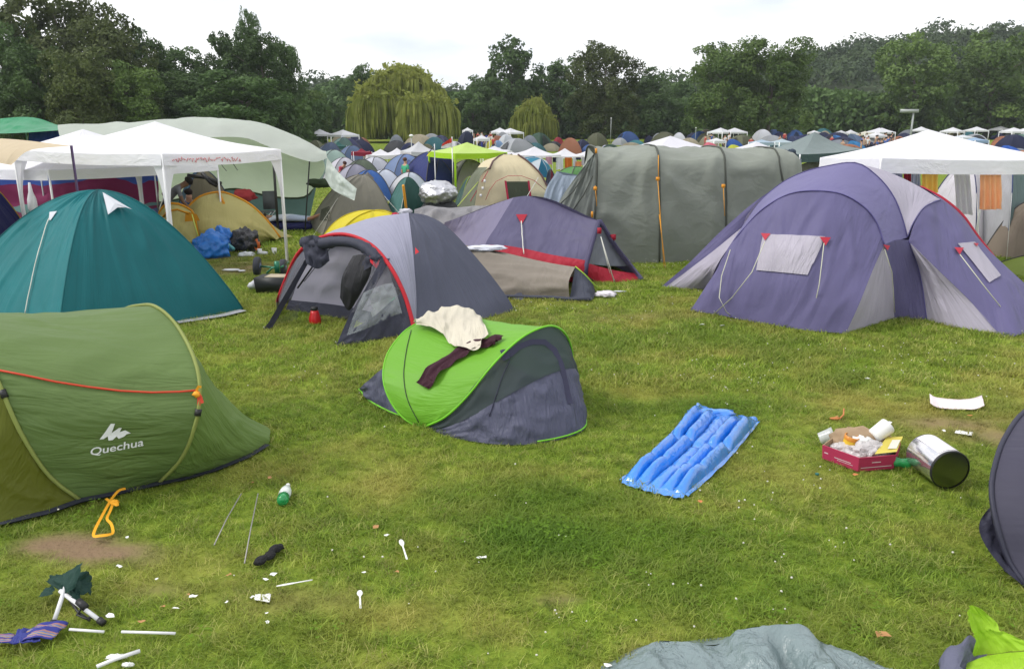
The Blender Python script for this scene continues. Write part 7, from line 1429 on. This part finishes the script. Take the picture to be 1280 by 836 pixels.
    one('jug', 'white plastic cup lying on its side on top of the tray rubbish', 'cup', join(lathe_geo(c + V((.06, .06, .155)), [(.052, 0), (.066, .02), (.072, .16), (.068, .17)], 18, V((.62, .15, .42))), lathe_geo(c + V((.168, .086, .228)), [(.068, 0), (.070, .01), (.03, .012)], 18, V((.62, .15, .42)))), PLW)
    fm = fabric((.74, .70, .70), .2, 0, .9, 12, alpha=.72, key='thin_film', spec=.7); one('plastic_bag', 'thin whitish plastic bag crumpled in the middle of the tray', 'bag', blob_geo(c + V((-.02, -.04, .05)), (.17, .12, .10), .4, 3, 2, 4, False), fm); one('plastic_bag', 'clear bag under the jar at the left of the tray', 'bag', blob_geo(c + V((-.22, -.0, .07)), (.10, .06, .05), .4, 3, 5, 3, False), fm)
    one('napkin', 'crumpled white napkin beside the jar in the tray', 'litter', blob_geo(c + V((-.05, .02, .13)), (.085, .06, .045), .5, 3, 8, 3, False), PLW)
    def spoon(label, a, b, k=1.0, z=.02, zb=None, mat=PLW, name='spoon', w_=.016):
        a, b = V(a), V(b); a.z += z; b.z += zb if zb is not None else z; d = b - a; L_ = d.length; s = d.cross(V((0, 0, 1))).normalized(); vs = []
        prof = [(0, .2), (.05, .75), (.14, 1), (.24, .85), (.32, .4), (.38, .26), (.7, .30), (.96, .36), (1.0, .25)] if name == 'spoon' else [(0, .3), (.2, .8), (.45, .7), (.5, .4), (1.0, .5)]
        for t, wd in prof:
            p = a + d * t; dip = -.006 if .05 < t < .3 and name == 'spoon' else .003
            for q, zz in ((-1, .004), (-.4, dip), (.4, dip), (1, .004)): vs.append(p + s * wd * w_ * k * q + V((0, 0, zz)))
        fs = [(4 * i + j, 4 * i + j + 1, 4 * i + j + 5, 4 * i + j + 4) for i in range(len(prof) - 1) for j in range(3)]; o = one(name, label, name, (vs, fs), mat); md = o.modifiers.new('thickness', 'SOLIDIFY'); md.thickness = .003; return o
    spoon('white plastic spoon sticking out over the front of the tray', c + V((.19, -.06, .11)), c + V((.0, .02, .16)), z=.0)
    spoon('white plastic spoon lying nearest the middle of the bare grass', G(501, 680), G(509, 705), z=.035); spoon('white plastic spoon lying below and left of the other one', G(450, 744), G(451, 767), z=.035); spoon('long white plastic knife right of the black sock', G(346, 738), G(391, 730), z=.03, name='knife', w_=.010)
    gb = fabric((.02, .36, .10), .12, .3, .3, 12, alpha=.8, key='green_pet', spec=.9)
    one('bottle', 'crushed green plastic bottle between tray and steel bin', 'bottle', lathe_geo(G(1138, 586) + V((0, 0, .045)), [(.004, 0), (.04, .006), (.045, .03), (.035, .08), (.044, .12), (.03, .16), (.012, .19), (.012, .21)], 14, V((-.9, .25, .05))), gb)
    b = Thing('bottle', 'clear and green plastic bottle lying below the green tunnel tent', 'bottle', G(358, 622)); cl = fabric((.70, .76, .74), .12, .1, .3, 12, alpha=.75, key='clear_pet', spec=.9); d = (G(363, 608) - G(353, 636)).normalized()
    b.part('base', *lathe_geo(G(353, 634) + V((0, 0, .045)), [(.004, 0), (.036, .004), (.044, .03), (.044, .085)], 16, d), gb); b.part('body', *lathe_geo(G(353, 634) + V((0, 0, .045)) + d * .085, [(.044, 0), (.043, .10), (.032, .14), (.016, .17), (.014, .19)], 16, d), cl); b.part('label', *lathe_geo(G(353, 634) + V((0, 0, .045)) + d * .10, [(.0455, 0), (.0455, .06)], 16, d, False), solid((.62, .66, .62), .5, key='bottle_label')); b.part('cap', *lathe_geo(G(353, 634) + V((0, 0, .045)) + d * .272, [(.017, 0), (.017, .018)], 12, d), PLW)
    # steel bin lying on its side: mirror steel, black end
    e0, e1 = G(1158, 597), G(1186, 634); c0, c1 = P(1146, 588, 6.22), P(1184, 609, 5.80); r_ = .155; c0.z = c1.z = r_ + .005; ax_ = (c1 - c0).normalized(); L_ = .36; base = c1 - ax_ * L_
    T = Thing('steel_bin', 'shiny steel bin lying on its side with a dark round end', 'bin', V((c1.x, c1.y, 0))); stl = fabric((.80, .78, .80), .16, 0, .10, 5, key='mirror_steel', metal=.9, spec=.6)
    T.part('body', *lathe_geo(base, [(r_ * .97, 0), (r_, .006), (r_, L_ - .01)], 40, ax_, False), stl); T.part('base_ring', *lathe_geo(base + ax_ * (L_ - .012), [(r_ * 1.005, 0), (r_ * 1.02, .005), (r_ * 1.02, .018), (r_ * .97, .022)], 40, ax_, False), BLACKP); T.part('end_plate', *lathe_geo(base + ax_ * (L_ + .002), [(r_ * .98, 0), (r_ * .5, .001), (.002, .001)], 40, ax_, False), fabric((.26, .27, .24), .25, 0, .05, 3, key='dark_mirror', metal=1)); T.part('lid', *lathe_geo(base - ax_ * .02, [(.002, 0), (r_ * .9, .004), (r_ * .97, .02)], 40, ax_, False), stl)
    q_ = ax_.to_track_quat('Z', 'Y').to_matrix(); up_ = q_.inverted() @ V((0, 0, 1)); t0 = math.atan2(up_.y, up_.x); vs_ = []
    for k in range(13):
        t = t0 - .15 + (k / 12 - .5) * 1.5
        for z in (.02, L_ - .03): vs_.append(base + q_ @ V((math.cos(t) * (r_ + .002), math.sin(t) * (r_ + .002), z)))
    T.part('label', vs_, [(2 * k, 2 * k + 1, 2 * k + 3, 2 * k + 2) for k in range(12)], solid((.80, .76, .80), .35, key='bin_sticker'))  # sky glare on the steel, painted as a pale wrap; no printed label
    T.part('label_strip', *strip_geo([base + ax_ * .06 + V((-r_ * .95, -r_ * .30, 0)), base + ax_ * .25 + V((-r_ * .95, -r_ * .30, 0))], .05, V((1, 0, 0))), solid((.40, .30, .08), .5, key='bin_label'))
    keep(*[V((c1.x + a, c1.y + b_)) for a, b_ in ((-.15, -.12), (.15, -.12), (.1, .3), (-.2, .3))])
    # paper and napkins
    pk = solid((.74, .64, .66), .8, key='pink_paper'); flat_sheet('paper_tray', 'pinkish white paper sheet with curled ends lying upper right', 'paper', ((1162, 512), (1229, 515), (1226, 502), (1161, 500)), pk, .02, .012, 3, lift=lambda u, v: .05 * (abs(2 * u - 1) ** 4))
    flat_sheet('napkin', 'white folded napkin right of the tray, below the pink sheet', 'litter', ((1193, 543), (1214, 547), (1216, 543), (1195, 540)), PLW, .02, .01)
    for x, y, s_, lab in ((1179, 541, .018, 'tiny pale scrap left of the folded napkin'), (1110, 532, .030, 'small white scrap above the tray'), (1084, 476, .028, 'white scrap on the grass left of the pink sheet')): one('paper_scrap', lab, 'litter', scrap(G(x, y, .022), s_, x), PLW)
    og = solid((.55, .20, .07), .8, key='orange_peel')
    one('food_scrap', 'reddish scrap with a white curl above the left end of the tray', 'litter', join(blob_geo(G(1044, 524), (.05, .02, .015), .4, 3, 2, 2), tube_geo([G(1050, 525) + V((0, 0, .02)), G(1054, 522) + V((0, 0, .03)), G(1054, 518) + V((0, 0, .06))], .008, 5)), og)
    for x, y, lab in ((1212, 522, 'brown-orange leaf scrap below the pink sheet'), (1068, 596, 'small red scrap in front of the tray'), (875, 630, 'red bottle top near the air mattress corner')): one('food_scrap', lab, 'litter', scrap(G(x, y, .022), .02, x), og)
    one('screw_top', 'dark green bottle cap on the grass left of the tray front', 'bottle top', lathe_geo(G(1021, 596) + V((0, 0, .02)), [(.016, 0), (.016, .012), (.010, .014)], 10), solid((.01, .12, .10), .5, key='green_cap'))
    # black sock, scraps, butts
    def sock_geo():
        c_ = C_([G(321, 709, .02), G(328, 704, .03), G(337, 699, .024), (G(342, 693, .034)), G(352, 687, .024)]); vs, fs = tube_geo(along(c_, 22), [.026 + .012 * abs(math.sin(i * .45)) for i in range(23)], 12)
        return [V((v.x, v.y, .012 + v.z * .62)) + V((.006, .006, .008)) * noise.noise(v * 40) for v in vs], fs
    bs = fabric((.018, .018, .02), .9, 0, .8, 30, key='black_knit'); one('sock', 'black sock lying crumpled left of the white knife', 'sock', sock_geo(), bs)
    flat_sheet('paper_plate', 'torn white paper plate lying below the black sock', 'paper', ((318, 752), (337, 756), (339, 746), (320, 746)), PLW, .02, .010, 3)
    S_ = [(341, 722, .022, 'white scrap just right of the black sock heel'), (332, 728, .018, 'curled white scrap under the black sock'), (316, 750, .014, 'small white scrap at the left tip of the torn plate'), (602, 701, .030, 'white folded scrap alone on the grass right of the spoon'), (483, 672, .018, 'tiny white scrap above the spoon'), (242, 749, .018, 'white cigarette end left of the torn plate'), (221, 764, .016, 'white cigarette end beneath the other on the left'), (196, 727, .012, 'tiny pale scrap on the bare patch'), (284, 756, .010, 'tiny white scrap between knife and stool'), (138, 774, .028, 'pale pebble-like scrap beside the stool foot'), (160, 675, .014, 'small white scrap below the orange strap'), (335, 782, .014, 'tiny white scrap under the torn plate'), (455, 719, .012, 'tiny white scrap left of the thin upright stalk'), (903, 409, .04, 'white scrap on the grass before the violet tent'), (878, 408, .03, 'small white scrap left of the other before the violet tent'), (433, 426, .05, 'white crumpled paper before the grey porch tip'), (760, 836, .02, 'white scrap at the corner of the silver tarpaulin'), (150, 712, .02, 'pale twig on the bare patch'), (333, 770, .010, 'tiny pale stalk under the plate')]
    for x, y, s_, lab in S_: one('paper_scrap', lab, 'litter', scrap(G(x, y, .022), s_ * .95, x), PLW)
    for x, y, s_, lab in ((470, 663, .028, 'curled orange-brown leaf above the spoon'), (497, 718, .015, 'small rust-brown leaf below the spoon'), (286, 722, .016, 'brown leaf on the worn patch'), (204, 762, .014, 'tan leaf below the cigarette ends'), (236, 747, .012, 'tan cigarette filter by the white end'), (178, 781, .018, 'brown leaf beside the stool foot'), (1101, 797, .040, 'crumpled dry brown leaf above the silver tarpaulin'), (1046, 523, .018, 'brown leaf by the reddish scrap'), (338, 600, .02, 'dry leaf at the tip of the green tent tail'), (316, 606, .012, 'tiny dry leaf by the tent tail')): one('dry_leaf', lab, 'leaf', scrap(G(x, y, .022), s_ * .85, x), solid((.42, .22, .09), .8, key='dry_leaf'))
    for p_, lab in ((((302, 622), (284, 652), (268, 684)), 'left one of two thin grey tent pegs lying on the grass'), (((323, 622), (314, 664), (306, 707)), 'right one of two thin grey tent pegs lying on the grass')): one('tent_peg', lab, 'tent peg', tube_geo([G(x, y, .035 - .008 * i) for i, (x, y) in enumerate(p_)], .0045, 6), solid((.33, .31, .30), .5, .5, 'peg_steel'), 'two thin tent pegs')
    # orange strap, knotted loop
    so_ = fabric((.78, .36, .02), .7, 0, .3, 14, key='orange_strap'); lp = [(158, 617), (150, 621), (141, 628), (134, 640), (128, 655), (120, 668), (118, 675), (126, 678), (138, 676), (142, 670), (140, 662), (135, 657), (138, 645), (144, 632), (148, 640), (140, 634), (133, 628)]
    c = C_([G(x, y, .045 + .012 * math.sin(i * 1.9)) for i, (x, y) in enumerate(lp)]); T = Thing('strap', 'orange webbing strap tied in a loop on the bare patch', 'strap', G(135, 655)); v_, f_ = strip_geo(along(c, 70), .019, V((.35, -.65, .6))); T.part('webbing', v_, f_, so_); T.part('knot', *blob_geo(G(144, 633, .02), (.032, .024, .022), .3, 3, 3, 3), so_)
    o = T.o.children[0]; md = o.modifiers.new('thickness', 'SOLIDIFY'); md.thickness = .004
    # broken folding stool
    T = Thing('folding_stool', 'broken folding stool with dark green canvas and white tube legs', 'stool', G(90, 755)); dg_ = fabric((.012, .045, .035), .75, .05, .5, 12, key='dark_green_canvas'); wt = solid((.74, .74, .76), .3, key='white_tube')
    def leg(a, b): 
        l = T.part('leg', *tube_geo([a, b], .0125, 10), wt); d = (b - a).normalized(); T.part('foot_cap', *tube_geo([b - d * .015, b + d * .025], .020, 10), BLACKP, parent=l)
    leg(PZ(82, 733, .16), PZ(67, 778, .02)); leg(PZ(75, 738, .14), PZ(126, 776, .03)); tube(T, 'strut', [PZ(84, 745, .10), PZ(98, 765, .05), PZ(112, 775, .03)], .008, BLACKP); T.part('rivet', *tube_geo([PZ(98, 751, .11), PZ(107, 759, .09)], .022, 8), BLACKP); tube(T, 'cord', [PZ(104, 757, .09), PZ(96, 768, .05), PZ(108, 773, .04), PZ(118, 770, .04)], .007, BLACKP)
    def pan(q, sd, am=.015): T.part('canvas', *grid(coons(C_([PZ(*q[0]), PZ(*q[1])]), C_([PZ(*q[3]), PZ(*q[2])])), 10, 10, None, 0, (am, 3, 3, sd), False)[:2], dg_)
    pan(((58, 727, .12), (86, 744, .12), (85, 716, .20), (66, 719, .14)), 1); pan(((82, 742, .16), (93, 735, .18), (105, 702, .30), (79, 717, .20)), 2, .01); pan(((84, 742, .14), (113, 744, .05), (114, 718, .05), (88, 714, .22)), 3, .03); pan(((84, 744, .12), (101, 752, .10), (100, 736, .14), (86, 732, .16)), 4, .01)
    pan(((49, 747, .03), (68, 742, .08), (68, 730, .12), (57, 736, .06)), 5, .01)
    # striped umbrella cloth with white poles
    um = striped([(0, (.05, .06, .28)), (.40, (.40, .22, .28)), (.52, (.10, .16, .36)), (.64, (.48, .30, .14)), (.74, (.16, .20, .38)), (.86, (.40, .20, .18))], 'v', 'umbrella_print', 2.0, .2); um2 = fabric((.04, .05, .25), .7, .1, .5, 10, key='indigo_cotton')
    flat_sheet('umbrella_cloth', 'blue cloth with orange and pink stripes at the lower left corner', 'cloth', ((18, 812), (66, 806), (87, 785), (40, 792)), um, .05, .016, 3, lift=lambda u, v: .03 * math.sin(PI * u)); flat_sheet('cloth', 'indigo blue cloth patch folded beside the striped cloth', 'cloth', ((14, 813), (52, 811), (50, 794), (26, 795)), um2, .08, .02, 3); flat_sheet('cloth', 'striped cloth end cut by the left edge', 'cloth', ((-30, 812), (16, 808), (20, 798), (-30, 797)), um, .04, .015, 3, seed=4)
    for q, lab in ((((88, 793), (131, 796)), 'short white tube right of the striped cloth'), (((153, 796), (220, 798)), 'long white tube lying at the lower left'), (((122, 840), (146, 830), (176, 820)), 'white tube crossing the bottom edge of the photo')): one('tent_pole', lab, 'pole', tube_geo([G(x, y, .035) for x, y in q], .008 if len(q) == 2 else .011, 8), wt)
    one('paper_scrap', 'crumpled white plastic above the bottom white tube', 'litter', blob_geo(G(146, 822), (.045, .018, .012), .5, 3, 2, 3), PLW); one('paper_scrap', 'white crumpled scrap touching the bottom white tube', 'litter', blob_geo(G(160, 832), (.028, .014, .012), .5, 3, 6, 3), PLW)
    # silver tarpaulin heap at the bottom edge
    T = Thing('tarpaulin', 'crumpled silvery grey-green tarpaulin at the bottom edge', 'tarpaulin', G(930, 830), None, ctr=G(930, 836) - V((0, 0, .5))); sv = fabric(srgb(136, 154, 156, .78), .33, .08, .55, 12, key='silver_tarp', spec=.7, fold=(26, 12), fs=1.2)
    tp_ = C_([G(752, 838), P(775, 824, 3.72), P(810, 806, 3.80), P(830, 800, 3.84), P(870, 806, 3.80), P(904, 803, 3.84), P(922, 788, 3.88), P(955, 782, 3.88), P(985, 780, 3.88), P(1008, 783, 3.88), P(1022, 800, 3.84), P(1062, 815, 3.76), P(1090, 826, 3.72), P(1130, 840, 3.66)])
    bt_ = C_([V((.30, 3.0, 0)), V((.7, 2.7, 0)), V((1.2, 2.6, 0)), V((1.7, 2.7, 0)), V((1.95, 3.2, 0))])
    def S(u, v):
        p = bt_(u).lerp(tp_(u), v); e = math.sin(PI * min(1, v * 1.0)) ; p.z += .09 * e * (.6 + .6 * noise.noise(V((u * 7, v * 3, 2)))) + .045 * e * (1 - min(1, 4 * abs(noise.noise(V((u * 7 + v * 2, v * 3, 5)))))) + .022 * e * (1 - min(1, 5 * abs(noise.noise(V((u * 15 - v * 5, v * 8, 7)))))); 
        k = abs(u - .60) ; p.z -= .13 * math.exp(-(k / .035) ** 2) * min(1, (1 - v) * 6) * (v > .3); return p
    sheet(T, 'sheet', S, 110, 50, sv, 0, (.010, 14, 7, 4), fade=False)
    gd = C_([V(p) * 1 for p in (G(752, 838, -.01), G(800, 815, -.01), G(850, 808, -.01), G(930, 800, -.01), G(1000, 795, -.01), G(1040, 812, -.01), G(1090, 830, -.01), G(1130, 842, -.01))])
    sheet(T, 'sheet_edge', lambda u, v: tp_(u).lerp(gd(u) + V((0, .06, 0)), v), 60, 4, sv)
    keep(G(752, 838), G(830, 806), G(985, 788), G(1030, 805), G(1130, 840), V((1.9, 2.9)), V((.3, 2.9)))
    # lime cloth over grey at the bottom right
    T = Thing('tent_bag', 'bright lime cloth standing up from a grey fabric heap at the bottom right corner', 'cloth', G(1250, 832), None, ctr=G(1250, 836)); lm = fabric(srgb(176, 222, 60, .85), .55, .25, .4, 7, key='lime_cloth'); gy = fabric(srgb(120, 122, 146, .7), .55, .1, .4, 8, key='grey_cloth')
    sheet(T, 'lime_cloth', coons(C_([P(1210, 826, 3.70), P(1232, 822, 3.72), P(1300, 815, 3.6)]), C_([P(1209, 764, 3.74), P(1216, 757, 3.76), P(1226, 760, 3.76)]), C_([P(1216, 822, 3.70), P(1220, 798, 3.72), P(1214, 785, 3.72), P(1209, 764, 3.74)]), C_([P(1300, 810, 3.6), P(1262, 792, 3.7), P(1250, 788, 3.72), P(1246, 778, 3.75), P(1226, 760, 3.76)])), 30, 30, lm, 0, (.012, 4, 3, 3), fade=False)
    sheet(T, 'lime_cloth', coons(C_([P(1206, 840, 3.55), P(1300, 845, 3.4)]), C_([P(1209, 828, 3.66), P(1240, 818, 3.68), P(1300, 812, 3.6)])), 24, 8, lm, 0, (.010, 4, 3, 6))
    sheet(T, 'grey_cloth', coons(C_([G(1172, 840), V((2.0, 3.2, 0)), V((2.6, 3.0, 0))]), C_([G(1176, 836), P(1192, 818, 3.74), P(1210, 794, 3.80), P(1222, 800, 3.80), P(1250, 820, 3.8), P(1300, 826, 3.7)])), 30, 14, gy, -.04, (.03, 4, 3, 2))
    keep(G(1176, 838), G(1212, 806), G(1290, 800), V((2.6, 3.2)))
litter()
grow()

# ================================================================ the damp air between us and the far woods
m, t, N, K = nodes('air'); o = N('ShaderNodeOutputMaterial'); pv = N('ShaderNodeVolumePrincipled'); pv.inputs['Color'].default_value = (.88, .93, 1, 1); pv.inputs['Density'].default_value = .00024; K(pv.outputs[0], o.inputs['Volume'])
hz = [V((x, y, z)) for z in (-4.5, 62) for x, y in ((-950, -80), (950, -80), (950, 1900), (-950, 1900))]
one('haze', 'thin summer haze over the camp', None, (hz, [(3, 2, 1, 0), (4, 5, 6, 7), (0, 1, 5, 4), (1, 2, 6, 5), (2, 3, 7, 6), (3, 0, 4, 7)]), m, kind='stuff', smooth=False)
